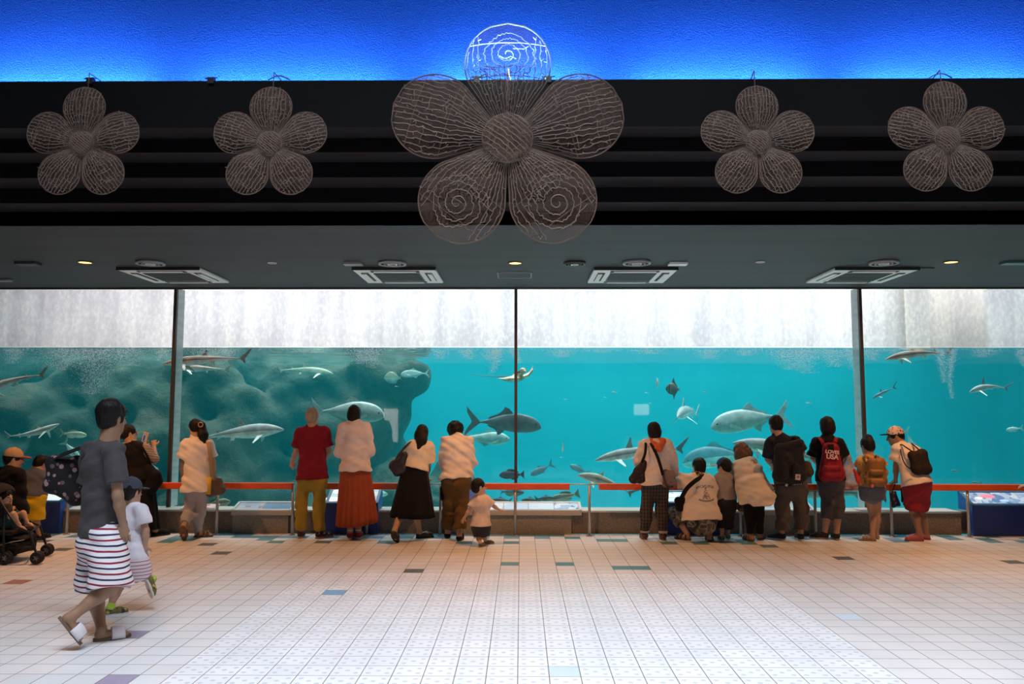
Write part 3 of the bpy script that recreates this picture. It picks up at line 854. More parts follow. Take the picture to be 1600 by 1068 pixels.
class Person:
    def __init__(s, label, feet, head, face, neck, sh, el, wr, hip, kn, sc=1.0, hs=1.0, skin='tan', Y0=None, group=None, wid=1.0, h=0.0085, deep=1.0, cat='person'):
        """every joint is (pixel x, pixel y, metres in front of / behind the feet); feet are (px, py, yaw[, pitch]) of the heel (toe when the heel is up)"""
        s.sc, s.hs, s.skin, s.wid, s.h, s.deep = sc, hs, SKIN[skin], wid, h, deep
        s.L = 0.245 * sc; s.foot = []
        if Y0 is None: Y0 = sum(onz(f[0], f[1]).y for f in feet) / 2 + 0.03 * sc
        s.Y0 = Y0
        P = lambda t: V3(at(t[0], t[1], Y0 + (t[2] if len(t) > 2 else 0)))
        for f in feet:
            d = yawdir(f[2]); pit = math.radians(f[3]) if len(f) > 3 else 0.0
            c = V3(onz(f[0], f[1])) if len(f) < 5 else V3(at(f[0], f[1], Y0 + f[4]))
            d3 = unit(d * math.cos(pit) + np.array([0, 0, -math.sin(pit)])); up = unit(np.array([0, 0, 1.0]) - d3 * d3[2])
            heel = c if pit == 0 else c - d3 * s.L
            s.foot.append((heel, heel + d3 * s.L, up))
        s.an = [f[0] + (f[1] - f[0]) * 0.2 + f[2] * 0.085 * sc for f in s.foot]
        s.head, s.neck = P(head), P(neck)
        s.s, s.e, s.w = [P(t) for t in sh], [P(t) for t in el], [P(t) for t in wr]
        s.hip, s.kn = [P(t) for t in hip], [P(t) for t in kn]
        y, p, r = [math.radians(a) for a in face]
        f = np.array([math.cos(y) * math.cos(p), math.sin(y) * math.cos(p), math.sin(p)])
        rt = unit(np.cross(f, [0, 0, 1.0])); u = np.cross(rt, f)
        u = u * math.cos(r) + rt * math.sin(r); rt = np.cross(f, u)
        s.f, s.u, s.r = f, u, rt
        g = (s.foot[0][0] + s.foot[1][0]) / 2
        s.root = empty('person', (g[0], g[1], 0), label, cat, group)
        s.ct = (s.s[0] + s.s[1]) / 2; s.pv = (s.hip[0] + s.hip[1]) / 2
        s.sw = np.linalg.norm(s.s[1] - s.s[0]); s.wt = unit(s.s[1] - s.s[0]); s.wb = unit(s.hip[1] - s.hip[0]); s.hw = np.linalg.norm(s.hip[1] - s.hip[0])
        s.spine = unit(s.ct - s.pv)
        s.hands = [None, None]

    # ---- shared volumes
    def torso(s, q, g=0.0, flare=0.0, k=0.05):
        c1 = lerp(s.ct, s.pv, 0.20); c2 = lerp(s.ct, s.pv, 0.62); W = s.wid * s.sc; dr = min(0.95, 0.66 * s.deep)
        r0 = 0.052 * s.sc
        q.cap(s.s[0] + (s.ct - s.s[0]) * 0.12, s.s[1] + (s.ct - s.s[1]) * 0.12, r0 + g * 0.7, None, k)
        q.cap(c1, c2, 0.148 * W + g, 0.128 * W + g + flare * 0.5, k, s.wt, dr)
        q.cap(c2, s.pv, 0.128 * W + g + flare * 0.5, 0.150 * W + g + flare, k, s.wb, dr + 0.06)
        q.cap(lerp(s.neck, s.head, 0.25), c1, 0.050 * s.sc + g * 0.5, 0.10 * s.sc, 0.07)
        return q

    def headops(s, q):
        c, f, u, r, k = s.head, s.f, s.u, s.r, s.hs
        R = np.stack([r, f, u], 1)
        q.ell(c + u * 0.022 * k - f * 0.012 * k, np.array([0.074, 0.094, 0.092]) * k, R, 0.03)
        q.ell(c + f * 0.028 * k - u * 0.045 * k, np.array([0.058, 0.064, 0.072]) * k, R, 0.03)
        q.ell(c + f * 0.066 * k - u * 0.092 * k, np.array([0.024, 0.022, 0.022]) * k, R, 0.03)
        for sg in (-1, 1):
            q.ell(c + r * sg * 0.073 * k - u * 0.012 * k - f * 0.008 * k, np.array([0.011, 0.019, 0.032]) * k, R, 0.008)
            q.ell(c + r * sg * 0.031 * k + f * 0.094 * k + u * 0.004 * k, np.array([0.017, 0.012, 0.010]) * k, R, 0.010, 'sub')
            q.ell(c + r * sg * 0.031 * k + f * 0.080 * k + u * 0.003 * k, np.array([0.013, 0.013, 0.012]) * k, R, 0.003)
        q.cap(c + f * 0.088 * k + u * 0.010 * k, c + f * 0.108 * k - u * 0.028 * k, 0.008 * k, 0.014 * k, 0.012)
        q.ell(c + f * 0.082 * k - u * 0.060 * k, np.array([0.025, 0.012, 0.010]) * k, R, 0.008)
        q.cap(s.neck - (s.head - s.neck) * 0.1, c - u * 0.05 * k - f * 0.018 * k, 0.054 * s.sc, 0.049 * k, 0.03)

    def paint_head(s, cen):
        c, f, u, r, k = s.head, s.f, s.u, s.r, s.hs
        d = cen - c; x, y, z = d @ r, d @ f, d @ u
        eye = (y > 0.07 * k) & ((np.abs(np.abs(x) - 0.031 * k) / (0.013 * k)) ** 2 + ((z - 0.003 * k) / (0.008 * k)) ** 2 < 1)
        brow = (y > 0.07 * k) & (np.abs(np.abs(x) - 0.033 * k) < 0.02 * k) & (np.abs(z - 0.026 * k) < 0.006 * k)
        lip = (y > 0.075 * k) & (np.abs(x) < 0.024 * k) & (np.abs(z + 0.060 * k) < 0.009 * k)
        return np.where(eye | brow, 1, np.where(lip, 2, 0))

    def hand(s, q, i, d, n, curl=0.5, thumb=1):
        """d: direction wrist -> knuckles, n: back-of-hand normal"""
        w, k = s.w[i], s.sc * 0.98
        d = unit(d); n = unit(n - d * (d @ n)); sd = np.cross(d, n)
        R = np.stack([sd, d, n], 1)
        q.ell(w + d * 0.048 * k, np.array([0.039, 0.056, 0.017]) * k, R, 0.015)
        for j, (o, l) in enumerate(((-0.031, 0.058), (-0.0105, 0.070), (0.0105, 0.066), (0.031, 0.052))):
            b = w + d * (0.092 - 0.05 * abs(o)) * k + sd * o * k; a1 = curl * (0.8 + 0.12 * j)
            p1 = b + (d * math.cos(a1) - n * math.sin(a1)) * l * 0.55 * k; a2 = a1 * 2.1
            p2 = p1 + (d * math.cos(a2) - n * math.sin(a2)) * l * 0.5 * k
            q.chain([b, p1, p2], [0.0092 * k, 0.0085 * k, 0.0072 * k], 0.006)
        t0 = w + d * 0.025 * k + sd * thumb * -0.030 * k; t1 = t0 + (d * 0.55 - sd * thumb * 0.6 - n * 0.4) * 0.045 * k; t2 = t1 + (d * 0.85 - sd * thumb * 0.15 - n * 0.45) * 0.034 * k
        q.chain([t0, t1, t2], [0.013 * k, 0.0105 * k, 0.0085 * k], 0.010)

    def body(s, hands=None, barefeet=False):
        q = Sculpt(s.h); c = s.sc; s.headops(q); s.torso(q, -0.006)
        for i in (0, 1):
            q.cap(s.s[i], s.e[i], 0.045 * c, 0.037 * c, 0.03)
            q.cap(s.e[i], lerp(s.e[i], s.w[i], 0.35), 0.037 * c, 0.038 * c, 0.02); q.cap(lerp(s.e[i], s.w[i], 0.35), s.w[i], 0.038 * c, 0.025 * c, 0.02)
            hd = (hands[i] if hands else None) or ((s.w[i] - s.e[i]), (0, -1, 0.3), 0.5, 1)
            s.hand(q, i, np.array(hd[0], float), np.array(hd[1], float), hd[2], hd[3] if len(hd) > 3 else 1)
            q.cap(s.hip[i], s.kn[i], 0.080 * c, 0.053 * c, 0.04)
            m = lerp(s.kn[i], s.an[i], 0.32)
            bk = -unit(s.foot[i][1] - s.foot[i][0]) * 0.012 * c
            q.cap(s.kn[i], m + bk, 0.050 * c, 0.053 * c, 0.025); q.cap(m + bk, s.an[i], 0.053 * c, 0.032 * c, 0.025)
            h, t, up = s.foot[i]; d = unit(t - h)
            q.cap(h + d * 0.035 * c + up * 0.042 * c, h + d * 0.15 * c + up * 0.034 * c, 0.030 * c, 0.034 * c, 0.02); q.cap(h + d * 0.15 * c + up * 0.034 * c, t - d * 0.045 * c + up * 0.030 * c, 0.034 * c, 0.024 * c, 0.02)
            q.cap(s.an[i], h + d * 0.045 * c + up * 0.045 * c, 0.033 * c, 0.033 * c, 0.02)
            if barefeet:
                sd = np.cross(d, up)
                for j in range(5): q.cap(t - d * (0.06 + 0.004 * j * j * 0.6) * c + sd * (j - 2) * 0.0155 * c + up * 0.026 * c, t - d * (0.012 + 0.005 * j) * c + sd * (j - 2) * 0.0165 * c + up * 0.022 * c, 0.0095 * c, 0.0085 * c, 0.006)
        put(q, 'body', [s.skin, M_eye, M_lip], s.root, s.paint_head)
        return s

    # ---- clothes
    def top(s, name, m, hem, sleeve=0.62, g=0.014, flare=0.02, seed=1, neck=0.30, extra=None, wr=0.006, cuff=0.016, tilt=0.0, hemn=None, ext=None):
        """hem: distance below the hips along the spine; sleeve: 0..1 upper arm, 1..2 forearm"""
        q = Sculpt(s.h); s.torso(q, g, flare)
        end = s.pv - s.spine * (hem if ext is None else ext)
        q.cap(s.pv, end, 0.150 * s.wid * s.sc + g + flare, 0.152 * s.wid * s.sc + g + flare * 1.5, 0.04, s.wb, min(0.95, 0.66 * s.deep + 0.06))
        q.plane(s.pv - s.spine * hem, (-s.spine + s.wb * tilt) if hemn is None else hemn)
        nd = unit(s.head - s.neck)
        q.plane(lerp(s.neck, s.head, neck * 0.5), nd)
        for i in (0, 1):
            t = sleeve[i] if isinstance(sleeve, (tuple, list)) else sleeve
            if t <= 0: continue
            a, b, c_ = s.s[i], s.e[i], s.w[i]; r = s.sc
            if t <= 1:
                p = lerp(a, b, t); q.cap(a, p + (b - a) * 0.15, 0.055 * r + g, 0.046 * r + g + cuff, 0.035, cut=(p, b - a))
            else:
                q.cap(a, b, 0.055 * r + g, 0.044 * r + g, 0.035); p = lerp(b, c_, t - 1)
                q.cap(b, p + unit(c_ - b) * 0.03, 0.044 * r + g, 0.034 * r + g * 0.8, 0.025, cut=(p, c_ - b))
        if extra: extra(q)
        q.wrinkle(wr * 1.35, 13, 9, 24, seed)
        put(q, name, m, s.root)
        return s

    def pants(s, name, m, length=1.95, g=0.012, waist=0.06, seed=2, wr=0.005, flare=0.0, mats=None, paint=None):
        """length 0..1 along the thigh, 1..2 along the shin"""
        q = Sculpt(s.h); c = s.sc; hw = 0.150 * s.wid * c
        q.cap(s.pv + s.spine * waist, s.pv, hw * 0.88 + g * 0.6, hw + g, 0.04, s.wb, min(0.95, 0.72 * s.deep))
        q.cap(s.pv, s.pv - s.spine * 0.05 * c, hw + g, hw * 0.95 + g, 0.04, s.wb, min(0.95, 0.74 * s.deep))
        q.plane(s.pv + s.spine * waist, s.spine)
        for i in (0, 1):
            a, b, e = s.hip[i], s.kn[i], s.an[i]
            if length <= 1:
                p = lerp(a, b, length); q.cap(a, lerp(a, b, min(1.15, length + 0.12)), 0.088 * c + g, 0.066 * c + g + flare, 0.05, cut=(p, b - a))
            else:
                q.cap(a, b, 0.080 * c + g, 0.060 * c + g, 0.05); p = lerp(b, e, length - 1)
                mm_ = lerp(b, e, 0.32) - unit(s.foot[i][1] - s.foot[i][0]) * 0.012 * c
                q.cap(b, mm_, 0.060 * c + g, 0.057 * c + g, 0.03, cut=(p, e - b)); q.cap(mm_, lerp(b, e, max(0.5, min(1.1, length - 0.9))), 0.057 * c + g, 0.044 * c + g + flare, 0.03, cut=(p, e - b))
        q.wrinkle(wr * 1.3, 12, 9, 20, seed)
        put(q, name, m if mats is None else mats, s.root, paint)
        return s

    def skirt(s, name, m, waist_c, hem_c, rw, rh, depth=0.62, pleats=18, amp=0.06, tilt=(0, 0), n=108, rmid=None):
        rings_o, rings_i = [], []; wc, hc = np.array(waist_c), np.array(hem_c)
        for k in range(11):
            t = k / 10; c = lerp(wc, hc, t); r = rw + (rh - rw) * (t ** 0.85)
            o, ii = [], []
            for j in range(n):
                a = 2 * PI * j / n; w_ = math.sin(pleats * a + 0.6 * math.sin(3 * a)); p = 1 + amp * t * (abs(w_) ** 0.7 * (1 if w_ > 0 else -1)) + 0.02 * t * math.sin(5 * a + 1)
                dp = depth + (0.85 - depth) * t
                z = tilt[0] * t * math.cos(a) + tilt[1] * t * math.sin(a)
                o.append((c[0] + r * p * math.cos(a), c[1] + r * p * dp * math.sin(a), c[2] + z))
                ii.append((c[0] + (r * p - 0.006) * math.cos(a), c[1] + (r * p - 0.006) * dp * math.sin(a), c[2] + z))
            rings_o.append(o); rings_i.append(ii)
        b = MB(); b.loft(rings_o + rings_i[::-1] + [rings_o[0]], 0, cap=False); b.build(name, m, s.root, True, fix=True)
        return s

    def shoes(s, name, up_m, sole_m, kind='sneaker', which=(0, 1), part_name='shoe', sole_h=0.022, sock=None, sockh=0.16):
        c = s.sc
        for i in which:
            h, t, up = s.foot[i]; d = unit(t - h); sd = np.cross(d, up); Ln = s.L
            out = []
            for k in range(28):
                a = 2 * PI * k / 28; x = math.cos(a); wv = 0.040 + 0.006 * x
                out.append(h + d * (Ln * (0.5 + 0.52 * math.copysign(abs(x) ** 0.85, x))) + sd * (math.copysign(abs(math.sin(a)) ** 0.8, math.sin(a)) * wv * c))
            b = MB(); b.loft([[tuple(p) for p in out], [tuple(p + up * sole_h * c) for p in out]])
            q = Sculpt(0.006 if c > 0.6 else 0.005)
            if kind in ('sneaker', 'flat'):
                hh = 0.05 if kind == 'sneaker' else 0.036
                q.cap(h + d * 0.040 * c + up * hh * c, h + d * 0.15 * c + up * 0.042 * c, 0.041 * c, 0.043 * c, 0.02)
                q.cap(h + d * 0.15 * c + up * 0.040 * c, t - d * 0.040 * c + up * 0.034 * c, 0.043 * c, 0.035 * c, 0.02)
                if kind == 'sneaker': q.cap(h + d * 0.045 * c + up * 0.05 * c, h + d * 0.048 * c + up * 0.10 * c, 0.041 * c, 0.040 * c, 0.015, cut=(h + d * 0.05 * c + up * 0.092 * c, up - d * 0.25))
                q.plane(h + up * (sole_h - 0.004) * c, -up)
                if kind == 'flat': q.plane(h + up * 0.072 * c + d * 0.05 * c, up * 1.0 - d * 0.25)
                o = put(q, part_name, up_m, s.root)
                b.build('sole', sole_m, o, False)
            else:
                o = b.build(part_name, sole_m, s.root, False)
                spots = {'sandal': ((0.72, 0.042), (0.52, 0.050), (0.22, 0.060)), 'slide': ((0.60, 0.052), (0.70, 0.047), (0.65, 0.05))}[kind]
                for fr, hh in spots:
                    p = h + d * Ln * fr; pts = [p + sd * math.cos(a) * 0.049 * c + up * (max(0, math.sin(a)) * (hh + 0.028) * c + 0.008 * c) for a in [PI * j / 12 for j in range(13)]]
                    MB().tube(pts, 0.01, 8, flat=(0.006 * c, (0.034 if kind == 'slide' else 0.014) * c), up=tuple(up * 0 + np.cross(d, (0, 0, 1)) * 0 + d)).build('strap', up_m, o, True)
            if sock is not None:
                q = Sculpt(0.007); e = s.an[i] + unit(s.kn[i] - s.an[i]) * sockh * c
                q.cap(h + d * 0.05 * c + up * 0.06 * c, s.an[i], 0.036 * c, 0.038 * c, 0.015); q.cap(s.an[i], e + (e - s.an[i]) * 0.2, 0.038 * c, 0.050 * c, 0.015, cut=(e, e - s.an[i]))
                q.cap(h + d * 0.05 * c + up * 0.055 * c, h + d * 0.14 * c + up * 0.045 * c, 0.036 * c, 0.035 * c, 0.015)
                put(q, 'sock', sock, s.root)
        return s

    def hair(s, m, style='short', extra=None, vol=1.0, wr=0.004, seed=3):
        c, f, u, r, k = s.head, s.f, s.u, s.r, s.hs
        R = np.stack([r, f, u], 1); q = Sculpt(0.0075)
        q.ell(c + u * 0.026 * k - f * 0.018 * k, np.array([0.086 * vol, 0.104, 0.100 * (0.5 + 0.5 * vol)]) * k, R, 0.02)
        if style in ('short', 'bun', 'pony', 'long', 'bob'):
            q.ell(c - f * 0.052 * k - u * 0.030 * k, np.array([0.066 * vol, 0.058, 0.066]) * k, R, 0.03)
        if style == 'bob':
            q.ell(c - f * 0.028 * k - u * 0.035 * k, np.array([0.089 * vol, 0.086, 0.098]) * k, R, 0.03)
        if style == 'long':
            q.ell(c - f * 0.035 * k - u * 0.05 * k, np.array([0.088 * vol, 0.075, 0.115]) * k, R, 0.03)
        q.ell(c + f * 0.106 * k - u * 0.052 * k, np.array([0.066, 0.080, 0.092]) * k, R, 0.012, 'sub')
        if style in ('short', 'bun', 'pony'):
            for sg in (-1, 1): q.ell(c + r * sg * 0.088 * k - u * 0.02 * k + f * 0.002 * k, np.array([0.022, 0.026, 0.042]) * k, R, 0.008, 'sub')
            q.plane(c - u * 0.088 * k - f * 0.05 * k, -u - f * 0.35)
        if extra: extra(q, c, f, u, r, k)
        q.wrinkle(wr, 38, 38, 10, seed)
        put(q, 'hair', m, s.root)
        return s

    def cap_hat(s, m, brim_m, fwd=None, mats=None):
        c, f, u, r, k = s.head, s.f, s.u, s.r, s.hs
        if fwd is not None: f = unit(np.array(fwd, float)); r = unit(np.cross(f, u)); u = np.cross(r, f)
        R = np.stack([r, f, u], 1); q = Sculpt(0.007)
        q.ell(c + u * 0.030 * k - f * 0.014 * k, np.array([0.093, 0.111, 0.106]) * k, R, 0.02); q.plane(c + u * 0.022 * k, -u)
        q.ell(c + u * 0.137 * k - f * 0.014 * k, np.array([0.010, 0.010, 0.006]) * k, R, 0.004)
        o = put(q, 'cap', m, s.root)
        q = Sculpt(0.006); q.ell(c + u * 0.030 * k + f * 0.105 * k, np.array([0.078, 0.085, 0.011]) * k, R, 0.01); q.plane(c + f * 0.078 * k, -f)
        put(q, 'brim', brim_m, o)
        return s


def strap(m, pts, width, parent, name='strap', th=0.006, up=(0, 0, 1), n=8):
    """soft strap through points, smoothed"""
    P = [np.array(p, float) for p in pts]; out = []
    for i in range(len(P) - 1):
        p0, p1, p2, p3 = P[max(i - 1, 0)], P[i], P[i + 1], P[min(i + 2, len(P) - 1)]
        for j in range(6):
            t = j / 6; out.append(0.5 * ((2 * p1) + (-p0 + p2) * t + (2 * p0 - 5 * p1 + 4 * p2 - p3) * t * t + (-p0 + 3 * p1 - 3 * p2 + p3) * t ** 3))
    out.append(P[-1])
    return MB().tube([tuple(p) for p in out], 0.01, n, flat=(width / 2, th), up=up).build(name, m, parent, True)
# ------------------------------------------------------------------ the visitors
W_ = cloth('white', (0.80, 0.74, 0.68)); K_ = cloth('black', (0.007, 0.0065, 0.008)); NAVY = cloth('navy', (0.018, 0.02, 0.035))
SOLE_W = mat('sole_white', (0.68, 0.64, 0.60), 0.6); SOLE_K = mat('sole_black', (0.02, 0.018, 0.016), 0.7); SOLE_B = mat('sole_brown', (0.15, 0.09, 0.055), 0.7)


def stripes(name, base, cols, scale, axis=2, width=0.3, tilt=0.0):
    m, n, b, out = newmat(name); b.inputs['Roughness'].default_value = 0.85; b.inputs['Specular IOR Level'].default_value = 0.2
    tc = n.n('TexCoord'); sp = n.n('SeparateXYZ'); n.l(tc.outputs['Object'], sp.inputs[0])
    z = n.math('ADD', sp.outputs[axis], n.math('MULTIPLY', n.noise(tc.outputs['Object'], 5, 2), 0.02))
    if tilt: z = n.math('ADD', z, n.math('MULTIPLY', sp.outputs[0], tilt))
    v = n.math('MULTIPLY', n.math('ADD', z, 10.0), scale); f = n.math('FRACT', v); on = n.math('LESS_THAN', f, width)
    par = n.math('LESS_THAN', n.math('FRACT', n.math('MULTIPLY', n.math('FLOOR', v), 0.5)), 0.25)
    c = n.mix(par, cols[0], cols[1]); n.l(n.mix(on, base, c), b.inputs['Base Color'])
    bp = n.n('Bump'); bp.inputs['Strength'].default_value = 0.25; n.l(n.noise(tc.outputs['Object'], 22, 3), bp.inputs['Height']); n.l(bp.outputs[0], b.inputs['Normal'])
    return m


def speckle(name, base, spots, scale, thr=0.35, feature='F1', rough=0.85):
    m, n, b, out = newmat(name); b.inputs['Roughness'].default_value = rough; b.inputs['Specular IOR Level'].default_value = 0.25
    tc = n.n('TexCoord'); vo = n.n('TexVoronoi'); vo.inputs['Scale'].default_value = scale; n.l(tc.outputs['Object'], vo.inputs['Vector'])
    on = n.math('LESS_THAN', vo.outputs['Distance'], thr)
    sel = n.n('SeparateColor'); n.l(vo.outputs['Color'], sel.inputs[0])
    c = n.mix(n.math('GREATER_THAN', sel.outputs[0], 0.5), spots[0], spots[-1])
    n.l(n.mix(on, base, c), b.inputs['Base Color'])
    bp = n.n('Bump'); bp.inputs['Strength'].default_value = 0.25; n.l(n.noise(tc.outputs['Object'], 24, 3), bp.inputs['Height']); n.l(bp.outputs[0], b.inputs['Normal'])
    return m


def plaid(name, base, c1, c2, sx, sz):
    m, n, b, out = newmat(name); b.inputs['Roughness'].default_value = 0.9; b.inputs['Specular IOR Level'].default_value = 0.2
    tc = n.n('TexCoord'); sp = n.n('SeparateXYZ'); n.l(tc.outputs['Object'], sp.inputs[0])
    a = n.math('LESS_THAN', n.math('FRACT', n.math('MULTIPLY', n.math('ADD', sp.outputs[0], 20), sx)), 0.22)
    d = n.math('LESS_THAN', n.math('FRACT', n.math('MULTIPLY', n.math('ADD', sp.outputs[2], 20), sz)), 0.30)
    c = n.mix(n.math('MULTIPLY', a, 0.7), base, c1); n.l(n.mix(n.math('MULTIPLY', d, 0.6), c, c2), b.inputs['Base Color'])
    return m


def sack(name, label, cat, m, Y, pts, k=0.04, h=0.008, group=None, wr=0.004, seed=4):
    """soft bag from tapered capsules (px, py, dy, radius) chained and pairwise joined"""
    q = Sculpt(h); P = [V3(at(a, b, Y + c)) for a, b, c, r in pts]; R = [t[3] for t in pts]
    c = sum(P) / len(P)
    for i in range(len(P)):
        for j in range(i + 1, len(P)): q.cap(P[i], P[j], R[i], R[j], k)
    q.wrinkle(wr, 14, 9, 12, seed)
    e = empty(name, tuple(c), label, cat, group)
    put(q, 'bag_body', m, e)
    return e, P


def pp(Y): return lambda x, y, d=0.0: V3(at(x, y, Y + d))


# --- foreground man in striped shorts
p = Person('man in dark grey T-shirt and striped shorts walking right in the foreground', [(146, 1002, 35), (124, 1007, 35, 55, -0.30)],
           (176, 653, 0.03), (66, -3, 0), (172, 684, 0.0), [(142, 703, 0.15), (179, 706, -0.15)], [(138, 770, 0.22), (184, 774, -0.20)],
           [(150, 800, 0.30), (192, 818, -0.13)], [(152, 838, 0.10), (170, 842, -0.10)], [(151, 924, 0.06), (172, 919, -0.16)], 1.0, 1.02, 'deep', 6.02, wid=1.06, h=0.0065, deep=1.15)
p.body([None, ((0.02, 0.0, -0.14), (0.3, -1, 0.2), 0.55, -1)], barefeet=True)
TEE = cloth('charcoal_tee', (0.062, 0.056, 0.06))
p.top('t_shirt', TEE, -0.02, 0.72, 0.016, 0.02, 11, ext=0.06)
p.pants('shorts', stripes('striped_shorts', (0.78, 0.74, 0.76), ((0.03, 0.03, 0.07), (0.25, 0.02, 0.04)), 27, 2, 0.34, 0.05), 0.97, 0.035, 0.08, 12, 0.008, 0.05)
p.shoes('slide', mat('slide_white', (0.72, 0.68, 0.70), 0.55), SOLE_B, 'slide', part_name='slide_sandal')
def hx(q, c, f, u, r, k): q.cap(c + f * 0.075 * k + u * 0.075 * k, c + f * 0.118 * k + u * 0.060 * k, 0.026 * k, 0.012 * k, 0.02); q.ell(c - f * 0.03 * k + u * 0.07 * k, np.array([0.09, 0.095, 0.075]) * k, None, 0.02)
p.hair(HAIR['black'], 'short', hx, 1.02, 0.005)
M_tote = speckle('tote_fabric', (0.014, 0.012, 0.013), ((0.32, 0.21, 0.20), (0.14, 0.09, 0.09)), 19, 0.34)
e, P = sack('tote_bag', 'black patterned tote bag hanging behind the man in striped shorts', 'bag', M_tote, 6.34,
            [(84, 722, 0, 0.045), (82, 757, 0, 0.055), (118, 776, 0.0, 0.055), (122, 722, 0, 0.04)])
q = pp(6.34)
strap(K_, [q(84, 716, 0.03), q(104, 706, 0.0), q(128, 697, -0.1), q(143, 693, -0.17), q(150, 705, -0.12), q(135, 722, 0.04)], 0.035, e, up=(0.4, -0.6, 0.7))
strap(K_, [q(86, 716, -0.05), q(106, 708, -0.08), q(128, 700, -0.14), q(145, 696, -0.22)], 0.03, e, up=(0.4, -0.6, 0.7))

# --- boy beside him
p = Person('boy in white T-shirt and pale striped shorts striding beside the foreground man', [(164, 962, 30), (237, 934, 60, 68, 0.06)],
           (205, 767, 0), (68, -6, 0), (206, 788, 0), [(190, 798, 0.10), (221, 798, -0.06)], [(188, 825, 0.12), (228, 829, -0.06)], [(190, 852, 0.12), (227, 852, -0.04)],
           [(199, 873, 0.05), (212, 873, -0.03)], [(186, 916, 0.0), (221, 899, 0.04)], 0.72, 0.90, 'tan', 6.72, wid=1.05, h=0.007, deep=1.1)
p.body(); p.top('t_shirt', cloth('white_tee', (0.74, 0.72, 0.78)), -0.01, 0.66, 0.014, 0.02, 13)
p.pants('shorts', stripes('pale_striped_shorts', (0.74, 0.70, 0.74), ((0.45, 0.10, 0.13), (0.40, 0.12, 0.16)), 34, 2, 0.25), 0.98, 0.022, 0.06, 14, 0.005, 0.02)
p.shoes('shoe', speckle('olive_trainer', (0.16, 0.15, 0.06), ((0.5, 0.45, 0.12), (0.05, 0.05, 0.03)), 30, 0.4), SOLE_W, sock=cloth('lime_sock', (0.42, 0.62, 0.08)), sockh=0.05)
p.hair(HAIR['black'], 'short'); p.cap_hat(cloth('slate_cap', (0.05, 0.06, 0.085)), cloth('slate_cap_brim', (0.05, 0.06, 0.085)))

# --- woman photographing
p = Person('woman in a long black dress with striped sleeves raising a yellow phone', [(222, 838.5, 90), (237, 838, 50)],
           (202, 676, 0.02), (38, 5, 0), (204, 692, 0), [(192, 699, 0.02), (226, 699, -0.03)], [(190, 735, 0.12), (242, 717, 0.03)], [(222, 700, 0.28), (241, 698, 0.16)],
           [(207, 750, 0), (226, 750, 0)], [(208, 795, 0), (227, 795, 0)], 1.0, 0.95, 'tan')
p.body([((0.1, 0.0, 0.12), (0, -1, 0), 0.9, 1), ((-0.05, 0.05, 0.14), (0, -1, 0.2), 1.1, -1)])
p.top('blouse', stripes('striped_blouse', (0.60, 0.48, 0.36), ((0.04, 0.03, 0.03), (0.04, 0.03, 0.03)), 48, 2, 0.42), -0.05, 1.05, 0.012, 0.0, 15, cuff=0.02)
q_ = pp(p.Y0)
def dr(q): pass
p.top('dress', K_, 0.0, 0.0, 0.030, 0.03, 16, neck=0.05)
p.skirt('dress_skirt', K_, q_(217, 735), q_(220, 826), 0.19, 0.235, 0.75, 12, 0.05)
p.shoes('shoe', K_, SOLE_K, 'flat')
def hx(q, c, f, u, r, k): q.ell(c - f * 0.115 * k - u * 0.01 * k, np.array([0.055, 0.05, 0.055]) * k, None, 0.02)
p.hair(HAIR['dark'], 'bun', hx)
Yp = p.Y0
e = empty('phone', tuple(q_(226.5, 684, 0.30)), 'yellow cased phone held up by the woman in the black dress', 'phone')
c = q_(226.5, 684, 0.26); Rz = Matrix.Rotation(0.22, 3, 'Y') @ Matrix.Rotation(-0.35, 3, 'Z')
bevel(MB().box(c, (0.088, 0.012, 0.165), Rz).build('case', mat('yellow_case', (0.85, 0.42, 0.02), 0.4), e), 0.005)
MB().box(Vector(c) + Rz @ Vector((0, -0.0075, 0.006)), (0.058, 0.003, 0.115), Rz).build('screen', mat('phone_screen', (0.05, 0.05, 0.06), 0.15, emit=(0.35, 0.33, 0.42), es=0.5), e)
MB().box(Vector(c) + Rz @ Vector((-0.004, -0.0095, -0.004)), (0.02, 0.002, 0.075), Rz).build('screen_picture', mat('phone_picture', (0.02, 0.02, 0.02), 0.3), e)
e, P = sack('shoulder_bag', 'black shoulder bag at the side of the woman with the yellow phone', 'bag', K_, Yp - 0.05, [(232, 735, 0, 0.07), (243, 742, 0, 0.06), (236, 762, 0, 0.075), (246, 752, 0.02, 0.05)])
strap(K_, [q_(238, 733, -0.05), q_(230, 712, -0.10), q_(222, 697, -0.09), q_(221, 692, 0.0), q_(228, 712, 0.05), q_(242, 735, 0.0)], 0.03, e, up=(0, -1, 0.2))

# --- woman in the cream shirt, crossing her feet
p = Person('woman in cream shirt and pale jeans leaning on the rail with crossed feet', [(288, 844, 100, 55), (303, 839, 22)],
           (305, 668, 0.05), (128, -22, 0), (306, 684, 0.02), [(291, 694, 0), (325, 694, 0)], [(286, 722, 0.04), (333, 722, 0.02)], [(286, 750, 0.16), (333, 749, 0.06)],
           [(301, 758, 0), (317, 758, 0)], [(295, 802, 0.02), (312, 803, 0.03)], 0.97, 0.95, 'tan')
p.body([((0.02, 0.1, -0.05), (-0.2, -0.3, 1), 0.5, -1), None], barefeet=True)
p.top('shirt', cloth('cream_shirt', (0.80, 0.73, 0.65)), 0.07, 0.70, 0.022, 0.035, 17, wr=0.009, neck=0.5)
p.pants('jeans', cloth('pale_denim', (0.36, 0.37, 0.42)), 1.9, 0.012, 0.10, 18, 0.006)
p.shoes('sandal', mat('sandal_leather', (0.22, 0.13, 0.08), 0.6), SOLE_B, 'sandal', part_name='sandal')
